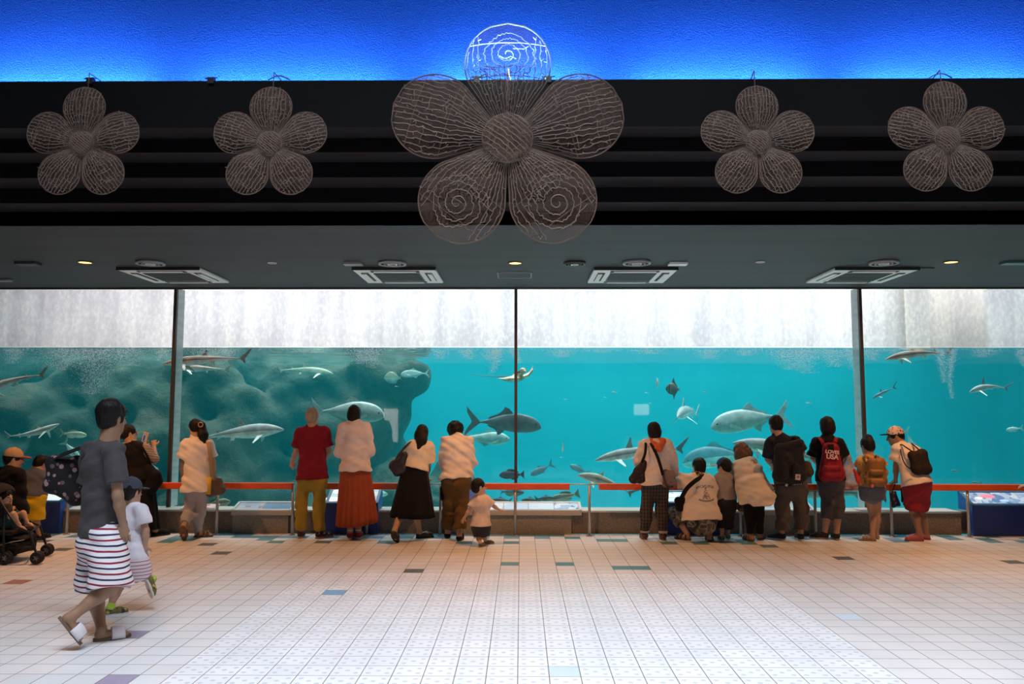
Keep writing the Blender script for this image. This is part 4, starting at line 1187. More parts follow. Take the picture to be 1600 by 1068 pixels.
def hx(q, c, f, u, r, k):
    t = V3(at(314, 664, p.Y0 + 0.0)); b = V3(at(320, 690, p.Y0 - 0.06))
    q.cap(c - f * 0.08 * k + u * 0.03 * k, t, 0.045 * k, 0.045 * k, 0.03); q.cap(t, lerp(t, b, 0.6), 0.050, 0.062, 0.03); q.cap(lerp(t, b, 0.6), b, 0.062, 0.022, 0.03)
p.hair(HAIR['black'], 'pony', hx)
t = V3(at(314, 663, p.Y0 - 0.05)); MB().tube([tuple(t + np.array([0.03 * math.cos(a), -0.012, 0.03 * math.sin(a)])) for a in [2 * PI * i / 14 for i in range(14)]], 0.008, 6, closed=True).build('hair_tie', mat('hair_tie', (0.45, 0.28, 0.22), 0.5), p.root, True)
q_ = pp(p.Y0)
e, P = sack('shoulder_bag', 'brown leather bag at the right hip of the woman in the cream shirt', 'bag', mat('brown_leather', (0.085, 0.05, 0.03), 0.45), p.Y0, [(331, 756, -0.02, 0.055), (344, 764, 0, 0.06), (329, 768, -0.02, 0.05), (340, 752, 0, 0.05)])
strap(mat('tan_strap', (0.36, 0.24, 0.11), 0.6), [q_(332, 750, -0.06), q_(330, 722, -0.13), q_(327, 700, -0.14), q_(325, 690, -0.06), q_(328, 697, 0.08), q_(334, 750, 0.03)], 0.05, e, up=(0.3, -1, 0.2))
MB().tube([q_(327, 745, -0.08), q_(325, 772, -0.1)], 0.01, 8, flat=(0.035, 0.02), up=(0, -1, 0)).build('scarf', mat('yellow_scarf', (0.62, 0.40, 0.04), 0.8), e, True)

# --- man in the red polo
p = Person('grey haired man in dark red polo and mustard trousers at the rail', [(469, 841, 98), (493, 841, 35)],
           (488, 651, 0.02), (92, -4, 0), (488, 667, 0), [(469, 675, 0), (507, 674, 0)], [(463, 705, 0.03), (514, 704, 0.03)], [(457, 723, 0.20), (500, 728, 0.27)],
           [(476, 742, 0), (500, 742, 0)], [(471, 789, 0), (499, 789, 0)], 1.0, 0.98, 'tan', wid=1.08)
p.body(); p.top('polo_shirt', cloth('red_polo', (0.20, 0.008, 0.022)), 0.045, 0.75, 0.018, 0.02, 19, neck=0.55)
p.pants('trousers', cloth('mustard', (0.34, 0.24, 0.035)), 1.93, 0.014, 0.10, 20, 0.007, 0.012)
p.shoes('shoe', speckle('grey_trainer', (0.05, 0.035, 0.04), ((0.4, 0.36, 0.36), (0.10, 0.02, 0.03)), 22, 0.3), mat('sole_red', (0.42, 0.24, 0.24), 0.6))
p.hair(HAIR['grey'], 'short')
q_ = pp(p.Y0)
e = bevel(MB().box(q_(458, 722, 0.24), (0.085, 0.006, 0.12), Matrix.Rotation(0.5, 3, 'Y') @ Matrix.Rotation(0.9, 3, 'X')).build('leaflet', mat('leaflet_paper', (0.45, 0.40, 0.38), 0.7, var=0.2, vscale=20)), 0.001)
tag(e, 'folded paper leaflet in the left hand of the man in the red polo', 'leaflet')

# --- woman in the long rust skirt
p = Person('woman in pale pink blouse and long rust pleated skirt', [(546, 843, 92), (558, 842, 86)],
           (553.5, 646, 0.02), (90, -3, 0), (554, 661, 0), [(538, 669, 0), (571, 669, 0)], [(531, 706, 0.03), (577, 705, 0.03)], [(537, 718, 0.24), (570, 716, 0.24)],
           [(545, 735, 0), (566, 735, 0)], [(546, 790, 0), (561, 790, 0)], 0.98, 0.96, 'fair')
p.body(); p.top('blouse', cloth('blush', (0.76, 0.66, 0.62)), 0.0, 1.18, 0.028, 0.03, 21, wr=0.010, cuff=0.035, neck=0.6)
q_ = pp(p.Y0)
p.skirt('skirt', cloth('rust', (0.33, 0.070, 0.03), bump=0.15), q_(555, 727), q_(557.5, 817), 0.185, 0.265, 0.7, 20, 0.07, (0.02, 0.02))
p.shoes('shoe', mat('red_canvas', (0.25, 0.018, 0.03), 0.7), SOLE_W, 'sneaker', sock=stripes('striped_sock', (0.30, 0.20, 0.20), ((0.62, 0.55, 0.50), (0.5, 0.12, 0.10)), 26, 2, 0.4), sockh=0.15)
p.hair(HAIR['black'], 'bob', None, 0.98)

# --- woman in cream tee, black skirt
p = Person('long haired woman in cream tee and full black skirt leaning toward the glass', [(621, 847, 80, 32), (650, 840.5, 22)],
           (659.5, 677, 0.12), (84, -12, 6), (658, 693, 0.07), [(644, 697, 0.05), (670, 698, 0.06)], [(634, 724, 0.08), (669, 727, 0.10)], [(642, 744, 0.26), (667, 745, 0.22)],
           [(638, 742, -0.02), (656, 742, 0)], [(631, 792, 0), (650, 792, 0)], 0.97, 0.96, 'tan')
p.body(); p.top('t_shirt', cloth('cream_tee', (0.76, 0.67, 0.53)), -0.085, 0.80, 0.020, 0.01, 23, cuff=0.045, ext=0.0)
q_ = pp(p.Y0)
p.skirt('skirt', K_, q_(648, 726, -0.0), q_(643, 807, -0.02), 0.148, 0.285, 0.75, 9, 0.06, (-0.01, 0.0))
p.shoes('shoe', mat('black_flat', (0.02, 0.018, 0.02), 0.4), SOLE_K, 'flat')
def hx(q, c, f, u, r, k):
    a = V3(at(659, 688, p.Y0 + 0.0)); b = V3(at(652, 707, p.Y0 - 0.06))
    q.cap(c - f * 0.05 * k - u * 0.03 * k, a, 0.085 * k, 0.068, 0.03); q.cap(a, b, 0.062, 0.018, 0.03)
p.hair(HAIR['dark'], 'long', hx)
e, P = sack('hobo_bag', 'black slouchy hobo bag on the shoulder of the woman in the black skirt', 'bag', mat('black_leather', (0.022, 0.018, 0.022), 0.4), p.Y0 - 0.04,
            [(631, 711, 0, 0.035), (616, 727, 0, 0.055), (622, 735, 0, 0.06), (630, 733, 0.0, 0.05)])
strap(MATS['black_leather'], [q_(614, 724, -0.04), q_(626, 706, -0.08), q_(638, 693, -0.06), q_(642, 690, 0.04), q_(638, 703, 0.1), q_(632, 722, 0.06)], 0.035, e, up=(-0.3, -1, 0.4))

# --- man in white shirt with bowed head
p = Person('man in wrinkled white shirt and brown cropped trousers, head bowed over the rail', [(699.5, 841, 97), (716.5, 845, 84)],
           (711.5, 674, 0.24), (92, -38, 0), (713, 686, 0.15), [(697, 692, 0.10), (731, 692, 0.10)], [(694.5, 724, 0.13), (736, 724, 0.13)], [(703, 744, 0.30), (727, 744, 0.30)],
           [(704, 750, 0), (723, 750, 0)], [(702, 786, 0), (722, 786, 0)], 1.0, 1.02, 'tan', wid=1.12)
p.body(); p.top('shirt', cloth('white_shirt', (0.76, 0.68, 0.62)), -0.02, 1.25, 0.024, 0.015, 25, wr=0.013, neck=0.5, cuff=0.02)
p.pants('trousers', cloth('brown_chino', (0.125, 0.070, 0.025)), 1.84, 0.020, 0.10, 26, 0.008, 0.025)
p.shoes('shoe', K_, SOLE_K, 'flat')
def hx(q, c, f, u, r, k): q.ell(c - f * 0.03 * k + u * 0.03 * k, np.array([0.102, 0.105, 0.10]) * k, None, 0.02)
p.hair(HAIR['black'], 'short', hx, 1.08, 0.008)
q_ = pp(p.Y0)
e = sack('hip_pouch', 'black pouch hanging at the left hip of the man with bowed head', 'pouch', K_, p.Y0, [(692, 762, 0.0, 0.035), (693, 778, 0.0, 0.04)])[0]

# --- toddler
p = Person('toddler in pale T-shirt and dark shorts running right with arms out', [(749, 855, 62), (756, 850, 15)],
           (748.5, 760, 0), (25, 0, 0), (750.5, 774, 0), [(742, 781, 0.0), (761, 780, 0)], [(734, 795, -0.03), (771, 790, 0.03)], [(726, 808, -0.05), (780, 796, 0.05)],
           [(746, 820, 0), (757, 820, 0)], [(748, 838, 0), (757, 837, 0.02)], 0.56, 0.86, 'fair', wid=1.12, h=0.006, deep=1.15)
p.body([((-0.05, 0.0, -0.09), (-0.3, -1, 0.2), 0.4, 1), ((0.1, 0.02, -0.01), (0, -0.3, 1), 0.3, -1)])
p.top('t_shirt', cloth('pale_print_tee', (0.70, 0.58, 0.51), var=0.2), 0.0, 0.75, 0.010, 0.015, 27, wr=0.005); p.pants('shorts', cloth('slate_shorts', (0.045, 0.045, 0.06)), 0.92, 0.012, 0.05, 28, 0.004, 0.012)
p.shoes('shoe', cloth('olive_shoe', (0.14, 0.13, 0.09)), mat('sole_grey', (0.35, 0.33, 0.30), 0.7), 'sneaker')
p.hair(HAIR['black'], 'short')

# --- woman in hooded jacket
p = Person('woman in pale jacket with orange hood and plaid trousers', [(1009, 843, 95), (1037, 844, 86)],
           (1021, 673, 0.05), (112, -10, 0), (1024, 688, 0.02), [(1008, 695, 0), (1043, 695, 0)], [(998, 721, 0.06), (1052, 722, 0.03)], [(1003, 744, 0.24), (1052, 746, 0.08)],
           [(1015, 752, 0), (1034, 752, 0)], [(1010, 797, 0), (1034, 797, 0)], 0.98, 0.98, 'tan')
p.body(); p.top('jacket', speckle('pale_jacket', (0.72, 0.62, 0.55), ((0.45, 0.33, 0.28), (0.50, 0.40, 0.33)), 32, 0.16), 0.03, 1.9, 0.022, 0.045, 29, wr=0.009)
p.pants('trousers', plaid('plaid_wool', (0.035, 0.032, 0.03), (0.16, 0.11, 0.09), (0.10, 0.08, 0.07), 26, 22), 1.86, 0.016, 0.08, 30)
q_ = pp(p.Y0); q = Sculpt(0.008)
for a, b in (((1018, 689, -0.03), (1028, 700, -0.13)), ((1036, 690, -0.03), (1031, 700, -0.13)), ((1018, 689, -0.03), (1036, 690, -0.03))): q.cap(q_(*a), q_(*b), 0.035, 0.045, 0.03)
q.cap(q_(1018, 689, -0.03), q_(1019, 690, 0.08), 0.035, 0.03, 0.02); q.cap(q_(1036, 690, -0.03), q_(1033, 690, 0.08), 0.035, 0.03, 0.02); q.wrinkle(0.010, 18, 12, 22, 31)
put(q, 'hood', cloth('orange_hood', (0.62, 0.13, 0.045)), p.root)
for i in (0, 1):
    c = lerp(p.kn[i], p.an[i], 0.90); MB().tube([tuple(c + np.array([0, 0, 0.022])), tuple(c - np.array([0, 0, 0.022]))], 0.058, 18).build('cuff', cloth('cuff', (0.55, 0.47, 0.42)), p.root, True)
p.shoes('shoe', mat('brown_shoe', (0.11, 0.045, 0.03), 0.5), SOLE_B, 'sneaker'); p.hair(HAIR['black'], 'bob', None, 0.95)
M_dots = speckle('dotted_tote', (0.03, 0.022, 0.022), ((0.35, 0.25, 0.22), (0.05, 0.03, 0.03)), 55, 0.22)
e, P = sack('tote_bag', 'dark dotted tote bag on the left arm of the woman with the orange hood', 'bag', M_dots, p.Y0 - 0.06, [(1006, 724, 0, 0.03), (990, 748, 0, 0.045), (1003, 749, 0, 0.045), (998, 736, 0, 0.05)])
strap(K_, [q_(1003, 722, -0.10), q_(1008, 708, -0.15), q_(1009, 694, -0.10), q_(1008, 689, 0.0), q_(1004, 705, 0.06)], 0.035, e, up=(0, -1, 0.2))
e, P = sack('messenger_bag', 'taupe messenger bag with black trim at the right hip of the hooded jacket', 'bag', speckle('taupe_canvas', (0.25, 0.18, 0.16), ((0.10, 0.06, 0.06), (0.34, 0.25, 0.23)), 24, 0.22), p.Y0 - 0.13,
            [(1040, 739, 0, 0.035), (1049, 741, 0.02, 0.035), (1041, 754, 0, 0.045), (1052, 754, 0.02, 0.035)])
strap(K_, [q_(1036, 742, -0.20), q_(1029, 718, -0.20), q_(1023, 704, -0.18), q_(1017, 692, -0.08)], 0.04, e, up=(0, -1, 0.1))
strap(mat('dark_trim', (0.06, 0.03, 0.03), 0.6), [q_(1036, 741, -0.19), q_(1039, 752, -0.21), q_(1043, 760, -0.20), q_(1052, 760, -0.18)], 0.03, e, 'trim', up=(0, -1, 0.1))

# --- crouching man
p = Person('man squatting low in cream tee and camouflage trousers, sling strap across back', [(1079, 844, 135), (1109, 846, 80)],
           (1092, 729, 0.12), (100, -6, 0), (1092, 744, 0.06), [(1076, 751, 0.03), (1108, 752, 0.03)], [(1060, 751, 0.12), (1116, 775, 0.14)], [(1066, 746, 0.30), (1108, 776, 0.28)],
           [(1088, 807, -0.06), (1105, 807, -0.06)], [(1053, 802, 0.20), (1113, 800, 0.24)], 0.98, 1.0, 'tan', wid=1.20, deep=1.1)
p.body(barefeet=True)
# printed boat on the back: a dark woven print in the cloth
m_, n, b, out = newmat('cloth_print_tee'); b.inputs['Roughness'].default_value = 0.9
tc = n.n('TexCoord'); sp = n.n('SeparateXYZ'); n.l(tc.outputs['Object'], sp.inputs[0])
pc = V3(at(1099, 768, p.Y0)); X = n.math('SUBTRACT', sp.outputs[0], float(pc[0] - p.root.location[0]) + float(p.root.location[0])); Z = n.math('SUBTRACT', sp.outputs[2], float(pc[2]))
no = n.noise(tc.outputs['Object'], 60, 3)
tri = n.math('MULTIPLY', n.math('LESS_THAN', n.math('ABSOLUTE', X), n.math('MULTIPLY', n.math('SUBTRACT', 0.09, Z), 0.33)), n.math('MULTIPLY', n.math('GREATER_THAN', Z, -0.075), n.math('LESS_THAN', Z, 0.10)))
hull = n.math('LESS_THAN', n.math('ABSOLUTE', n.math('SUBTRACT', n.math('ADD', Z, 0.098), n.math('MULTIPLY', n.math('POWER', X, 2), 2.2))), n.math('MULTIPLY', 0.011, n.math('LESS_THAN', n.math('ABSOLUTE', X), 0.10)))
arch = n.math('MULTIPLY', n.math('LESS_THAN', n.math('ABSOLUTE', n.math('SUBTRACT', n.math('SUBTRACT', Z, 0.085), n.math('MULTIPLY', n.math('POWER', X, 2), -1.6))), 0.017), n.math('LESS_THAN', n.math('ABSOLUTE', X), 0.12))
front = n.math('LESS_THAN', sp.outputs[1], float(p.Y0 - 0.02))
mk = n.math('MULTIPLY', n.math('MULTIPLY', n.math('MAXIMUM', n.math('MULTIPLY', n.math('MAXIMUM', tri, arch), n.math('GREATER_THAN', no, 0.47)), hull), front), 0.75)
n.l(n.mix(mk, (0.74, 0.64, 0.52), (0.10, 0.075, 0.045)), b.inputs['Base Color'])
CAMO, n, b, out = newmat('cloth_camouflage'); b.inputs['Roughness'].default_value = 0.9; tc = n.n('TexCoord')
n.l(n.ramp(n.noise(tc.outputs['Object'], 13, 2, 0.4), [(0.40, (0.03, 0.03, 0.025)), (0.42, (0.12, 0.11, 0.09)), (0.52, (0.12, 0.11, 0.09)), (0.54, (0.30, 0.27, 0.22)), (0.6, (0.30, 0.27, 0.22)), (0.62, (0.07, 0.07, 0.06))]), b.inputs['Base Color'])
p.top('t_shirt', m_, 0.045, 0.85, 0.032, 0.03, 33, wr=0.009, cuff=0.03)
p.pants('trousers', CAMO, 1.55, 0.020, 0.02, 34, 0.008, 0.02)
p.shoes('sandal', mat('dark_strap', (0.06, 0.03, 0.025), 0.6), SOLE_B, 'sandal', part_name='sandal'); p.hair(HAIR['black'], 'short')
q_ = pp(p.Y0); q = Sculpt(0.008); q.cap(q_(1084, 739, 0.08), q_(1092, 741, -0.02), 0.03, 0.035, 0.02); q.cap(q_(1092, 741, -0.02), q_(1101, 742, 0.06), 0.035, 0.03, 0.02)
put(q, 'scarf', speckle('scarf_print', (0.30, 0.22, 0.12), ((0.02, 0.02, 0.02), (0.60, 0.42, 0.03)), 26, 0.5), p.root)
e, P = sack('sling_bag', 'small black sling bag at the left side of the squatting man', 'bag', K_, p.Y0 + 0.0, [(1060, 782, -0.02, 0.035), (1070, 782, 0, 0.04), (1062, 792, -0.02, 0.04), (1070, 794, 0, 0.04)])
strap(K_, [q_(1065, 777, -0.1), q_(1073, 763, -0.17), q_(1086, 751, -0.14), q_(1098, 744, -0.07), q_(1105, 741, 0.03)], 0.055, e, up=(0, -1, 0.2))

# --- child with the blue cap
p = Person('child in grey tee and blue cap leaning on the rail beside the squatting man', [(1130, 845, 95), (1138, 843, 80)],
           (1130.5, 729, 0.12), (128, -12, 0), (1130, 742, 0.07), [(1122, 746, 0.05), (1138, 746, 0.05)], [(1118, 757, 0.13), (1142, 757, 0.13)], [(1121, 757, 0.26), (1140, 757, 0.26)],
           [(1127, 785, 0), (1139, 785, 0)], [(1127, 810, 0), (1138, 810, 0)], 0.70, 0.92, 'tan', wid=1.12, h=0.007, deep=1.1)
p.body(); p.top('t_shirt', cloth('grey_tee', (0.30, 0.25, 0.21)), -0.03, 0.8, 0.014, 0.012, 35); p.pants('shorts', cloth('black_shorts', (0.02, 0.019, 0.022)), 1.5, 0.022, 0.06, 36, 0.006, 0.012)
p.shoes('shoe', speckle('blue_grey_trainer', (0.14, 0.17, 0.20), ((0.30, 0.42, 0.05), (0.08, 0.10, 0.13)), 28, 0.3), SOLE_W); p.hair(HAIR['black'], 'short')
p.cap_hat(cloth('royal_cap', (0.025, 0.05, 0.16)), cloth('white_brim', (0.65, 0.62, 0.60)), (-1, 0.35, -0.1))

# --- bending woman
p = Person('brown haired woman in beige tunic bending forward over the rail', [(1177, 846, 105), (1185, 843, 55)],
           (1159, 707, 0.26), (108, -22, 0), (1164, 721, 0.20), [(1154, 728, 0.15), (1176, 727, 0.13)], [(1148, 755, 0.19), (1184, 748, 0.18)], [(1149, 758, 0.30), (1178, 756, 0.32)],
           [(1168, 764, -0.08), (1187, 764, -0.08)], [(1172, 803, -0.02), (1185, 803, -0.02)], 0.97, 1.0, 'tan', wid=1.12, deep=1.15)
p.body(barefeet=True); p.top('tunic', cloth('beige_tunic', (0.66, 0.56, 0.43)), 0.15, 1.5, 0.028, 0.03, 37, wr=0.011, cuff=0.02, hemn=(0.1, 0.25, -1))
p.pants('leggings', K_, 1.95, 0.010, 0.02, 38, 0.002)
p.shoes('sandal', mat('sandal_leather', (0.22, 0.13, 0.08), 0.6), SOLE_B, 'sandal', part_name='sandal')
def hx(q, c, f, u, r, k): q.ell(c - f * 0.02 * k - u * 0.03 * k, np.array([0.112, 0.105, 0.105]) * k, None, 0.03)
p.hair(HAIR['brown'], 'bob', hx, 1.15, 0.012)
q_ = pp(p.Y0)
e, P = sack('handbag', 'brown patterned handbag hanging below the bending woman', 'bag', speckle('brown_print', (0.16, 0.085, 0.05), ((0.05, 0.03, 0.025), (0.26, 0.15, 0.10)), 22, 0.35), p.Y0 + 0.1, [(1158, 778, 0, 0.03), (1165, 780, 0, 0.035), (1157, 792, 0, 0.04), (1165, 793, 0, 0.04)])
strap(mat('sandal_leather', (0.22, 0.13, 0.08), 0.6), [q_(1158, 776, 0.08), q_(1157, 745, -0.02), q_(1163, 728, 0.0), q_(1168, 722, 0.1)], 0.03, e, up=(0, -1, 0.2))

# --- man with the black backpack
p = Person('man in dark navy tee and grey cropped trousers under a big black backpack', [(1228, 844, 150), (1253, 845, 88)],
           (1211.5, 663, 0.08), (98, -6, 0), (1215, 679, 0.04), [(1205, 691, 0.02), (1242, 689, 0.0)], [(1200, 717, 0.08), (1253, 706, 0.05)], [(1206, 727, 0.28), (1246, 722, 0.27)],
           [(1224, 750, 0), (1247, 750, 0)], [(1222, 794, 0), (1252, 794, 0)], 1.0, 1.02, 'tan', wid=1.1)
p.body(); p.top('t_shirt', NAVY, 0.0, 0.85, 0.020, 0.015, 39, cuff=0.025); p.pants('trousers', cloth('grey_trousers', (0.085, 0.072, 0.068)), 1.84, 0.024, 0.10, 40, 0.009, 0.025)
p.shoes('shoe', cloth('navy_shoe', (0.02, 0.025, 0.045)), SOLE_W); p.hair(HAIR['black'], 'short')
q_ = pp(p.Y0); Yb = p.Y0 - 0.20
BP = cloth('black_nylon', (0.014, 0.013, 0.016), rough=0.6)
e, P = sack('backpack', 'large black backpack with pale square patch on the navy tee man', 'backpack', BP, Yb, [(1219, 701, 0.02, 0.065), (1246, 699, 0.02, 0.065), (1219, 742, -0.02, 0.085), (1248, 743, -0.02, 0.085)], 0.03, group=None)
sack_p = sack; c = V3(at(1234, 700, Yb - 0.05))
q = Sculpt(0.008); q.cap(V3(at(1216, 699, Yb - 0.02)), V3(at(1250, 692, Yb - 0.02)), 0.045, 0.050, 0.02); q.wrinkle(0.004, 12, 9, 12, 5); put(q, 'lid', BP, e)
q = Sculpt(0.008); q.cap(V3(at(1225, 728, Yb - 0.09)), V3(at(1225, 742, Yb - 0.09)), 0.05, 0.055, 0.02); q.cap(V3(at(1243, 728, Yb - 0.09)), V3(at(1243, 742, Yb - 0.09)), 0.05, 0.055, 0.02); put(q, 'pocket', BP, e)
c = at(1246.7, 745, Yb - 0.152); MB().box(c, (0.062, 0.008, 0.072), Matrix.Rotation(0.1, 3, 'Y')).build('patch', mat('patch_pink', (0.55, 0.42, 0.38), 0.7), e)
MB().box(c + Vector((0.004, -0.005, 0.004)), (0.022, 0.003, 0.03), Matrix.Rotation(0.6, 3, 'Y')).build('patch_mark', mat('patch_mark', (0.20, 0.12, 0.11), 0.7), e)
for a in ([(1209, 699, 0.02), (1206, 688, -0.03), (1210, 684, 0.06)], [(1240, 694, 0.0), (1243, 683, -0.03), (1240, 681, 0.06)]): strap(BP, [q_(x, y, d - 0.1) for x, y, d in a], 0.05, e, up=(0, -1, 0.5))
for s_, pts in (('webbing', [(1213, 757.5), (1228, 757.8), (1240, 757.4), (1254, 755)]),): strap(BP, [V3(at(x, y, Yb - 0.06)) for x, y in pts], 0.03, e, s_, up=(0, -1, 0))
rw = random.Random(3)
m = MB()
for i, x in enumerate((1239.5, 1242, 1244.5, 1247, 1249.5, 1252)): m.box(at(x, 757 - 0.25 * i, Yb - 0.072), (0.008, 0.004, 0.012 + 0.008 * (i % 2)), Matrix.Rotation(0.3, 3, 'Y'))
m.box(at(1229, 757.5, Yb - 0.072), (0.03, 0.006, 0.03), Matrix.Rotation(0.4, 3, 'Y')); m.build('webbing_mark', mat('mark_white', (0.6, 0.55, 0.5), 0.7), e)
e, P = sack('shoulder_bag', 'olive rounded bag beside the big black backpack', 'bag', cloth('olive_canvas', (0.075, 0.058, 0.028)), p.Y0 + 0.02, [(1260, 727, 0, 0.05), (1263, 737, 0, 0.06), (1257, 733, 0, 0.05)])
strap(K_, [q_(1258, 722, 0), q_(1252, 712, 0.0), q_(1245, 694, 0.06)], 0.02, e, up=(0, -1, 0.2))

# --- person with the red backpack
p = Person('woman in black tee and cropped jeans with a red backpack', [(1295, 842, 160), (1309, 844, 84)],
           (1292, 665, 0.02), (92, -3, 0), (1293, 681, 0), [(1276, 692, 0), (1311, 692, 0)], [(1271, 715, 0.04), (1318, 716, 0.03)], [(1276, 724, 0.25), (1314, 726, 0.25)],
           [(1288, 748, 0), (1307, 748, 0)], [(1293, 791, 0), (1310, 791, 0)], 0.98, 1.0, 'tan')
p.body(); p.top('t_shirt', K_, 0.02, 0.85, 0.020, 0.02, 41, cuff=0.025); p.pants('jeans', cloth('dark_denim', (0.060, 0.062, 0.075)), 1.42, 0.014, 0.10, 42, 0.008, 0.008)
p.shoes('shoe', cloth('dark_canvas_shoe', (0.03, 0.027, 0.025)), mat('sole_grey', (0.35, 0.33, 0.30), 0.7)); p.hair(HAIR['dark'], 'bob', None, 1.06)
q_ = pp(p.Y0); Yb = p.Y0 - 0.22
RED = cloth('red_nylon', (0.23, 0.008, 0.022), rough=0.6)
e, P = sack('backpack', 'red backpack with pale slogan lettering on the black tee woman', 'backpack', RED, Yb, [(1294, 700, 0.04, 0.06), (1302, 700, 0.04, 0.06), (1290, 741, -0.01, 0.082), (1309, 741, -0.01, 0.082)], 0.03)
q = Sculpt(0.008); q.cap(V3(at(1292, 732, Yb - 0.08)), V3(at(1308, 732, Yb - 0.08)), 0.05, 0.05, 0.03); q.cap(V3(at(1292, 743, Yb - 0.08)), V3(at(1308, 743, Yb - 0.08)), 0.055, 0.055, 0.03); q.wrinkle(0.003, 12, 9, 12, 9); put(q, 'pocket', RED, e)
for a in ([(1290, 700, -0.08), (1285, 690, -0.12), (1281, 684, -0.03), (1283, 690, 0.08)], [(1302, 699, -0.08), (1305, 689, -0.12), (1307, 684, -0.03), (1306, 690, 0.08)]): strap(RED, [q_(x, y, d) for x, y, d in a], 0.055, e, up=(0, -1, 0.5))
MB().box(at(1298, 700, Yb - 0.03), (0.06, 0.05, 0.10)).build('top_loop', K_, e)
def words(txt, px, py, Y, size, parent, rx, m_, name='lettering'):
    cu = bpy.data.curves.new(name, 'FONT'); cu.body = txt; cu.size = size; cu.extrude = 0.004; cu.align_x = 'CENTER'; cu.align_y = 'CENTER'; cu.space_character = 1.0; cu.offset = 0.002
    o = bpy.data.objects.new(name + '_tmp', cu); COL.objects.link(o)
    dg = bpy.context.evaluated_depsgraph_get(); me = bpy.data.meshes.new_from_object(o.evaluated_get(dg)); bpy.data.objects.remove(o)
    M = Matrix.Translation(at(px, py, Y)) @ Matrix.Rotation(PI / 2, 4, 'X') @ Matrix.Rotation(rx, 4, 'Z'); me.transform(M)
    return link(name, me, m_, parent)
M_let = mat('pale_lettering', (0.72, 0.50, 0.46), 0.7)
words('LOVES', 1300.5, 706.0, Yb - 0.058, 0.062, e, -0.10, M_let); words('USA', 1300.5, 713.5, Yb - 0.074, 0.085, e, -0.10, M_let)
m_, n, b, out = newmat('clear_plastic'); b.inputs['Base Color'].default_value = (0.62, 0.45, 0.42, 1); b.inputs['Roughness'].default_value = 0.35
tc = n.n('TexCoord'); tr = n.n('BsdfTransparent'); tr.inputs[0].default_value = (0.9, 0.8, 0.8, 1); ms = n.n('MixShader'); n.l(n.ramp(n.noise(tc.outputs['Object'], 9, 3), [(0.35, 0.30), (0.65, 0.85)]), ms.inputs[0]); n.l(tr.outputs[0], ms.inputs[1]); n.l(b.outputs[0], ms.inputs[2]); n.l(ms.outputs[0], out.inputs[0])
e, P = sack('carrier_bag', 'translucent plastic carrier bag with red stripe beside the red backpack', 'carrier bag', m_, p.Y0 + 0.02, [(1323, 713, 0, 0.035), (1324, 755, 0, 0.055), (1338, 757, 0, 0.045), (1322, 735, 0, 0.04)], wr=0.010)
q = Sculpt(0.007); q.cap(q_(1335, 734, -0.02), q_(1345, 760, -0.03), 0.022, 0.035, 0.01); q.wrinkle(0.006, 14, 9, 12, 6); put(q, 'red_print', mat('red_plastic', (0.62, 0.03, 0.015), 0.4), e)

# --- girl with bun
p = Person('girl with hair bun in yellow floral top and denim shorts wearing a tan backpack', [(1369, 845, 165), (1372, 842.5, 95)],
           (1355, 696, 0.08), (105, -14, 0), (1357.5, 710, 0.05), [(1345, 720, 0.03), (1374, 721, 0.03)], [(1342, 740, 0.09), (1384, 738, 0.05)], [(1350, 754, 0.25), (1377, 754, 0.24)],
           [(1354, 765, -0.03), (1371, 765, -0.03)], [(1363, 801, 0), (1370, 801, 0.0)], 0.86, 0.96, 'tan', wid=1.0)
p.body(barefeet=True); FLOR = speckle('yellow_floral', (0.55, 0.34, 0.10), ((0.66, 0.52, 0.36), (0.36, 0.12, 0.05)), 34, 0.30)
p.top('blouse', FLOR, -0.03, 0.36, 0.014, 0.012, 43, cuff=0.03); p.pants('shorts', cloth('denim_shorts', (0.13, 0.16, 0.20)), 0.34, 0.014, 0.07, 44, 0.006, 0.03)
for i in (0, 1):
    a, b_ = p.s[i], lerp(p.s[i], p.e[i], 0.34); d = unit(b_ - a); ring = []
    for k in range(36):
        an = 2 * PI * k / 36; sx = unit(np.cross(d, [0, 1, 0])); sy = np.cross(d, sx); ring.append(b_ + (sx * math.cos(an) + sy * math.sin(an)) * (0.066 + 0.012 * math.sin(9 * an)) + d * 0.012 * math.cos(7 * an))
    MB().tube([tuple(x) for x in ring], 0.012, 6, closed=True).build('ruffle', FLOR, p.root, True)
p.shoes('sandal', mat('beige_strap', (0.35, 0.24, 0.17), 0.6), mat('sole_beige', (0.34, 0.25, 0.19), 0.7), 'sandal', part_name='sandal')
def hx(q, c, f, u, r, k): q.ell(V3(at(1356.5, 682.5, p.Y0 + 0.06)), np.array([0.046, 0.042, 0.040]), None, 0.012)
p.hair(HAIR['black'], 'bun', hx)
q_ = pp(p.Y0); Yb = p.Y0 - 0.17; TAN = mat('tan_leather', (0.25, 0.115, 0.025), 0.5, var=0.12, vscale=12)
e, P = sack('backpack', 'small tan leather backpack on the girl with the hair bun', 'backpack', TAN, Yb, [(1363, 722, 0.03, 0.05), (1376, 722, 0.03, 0.05), (1360, 751, 0, 0.065), (1377, 751, 0, 0.065)], 0.03)
q = Sculpt(0.007); q.cap(V3(at(1363, 737, Yb - 0.06)), V3(at(1377, 737, Yb - 0.06)), 0.035, 0.035, 0.02); q.cap(V3(at(1363, 752, Yb - 0.06)), V3(at(1377, 752, Yb - 0.06)), 0.045, 0.045, 0.02); put(q, 'pocket', TAN, e)
for a in ([(1362, 722, -0.07), (1355, 714, -0.10), (1351, 710, -0.02), (1350, 718, 0.08)], [(1375, 721, -0.07), (1372, 713, -0.10), (1369, 711, -0.02), (1369, 718, 0.08)]): strap(TAN, [q_(x, y, d) for x, y, d in a], 0.035, e, up=(0, -1, 0.5))
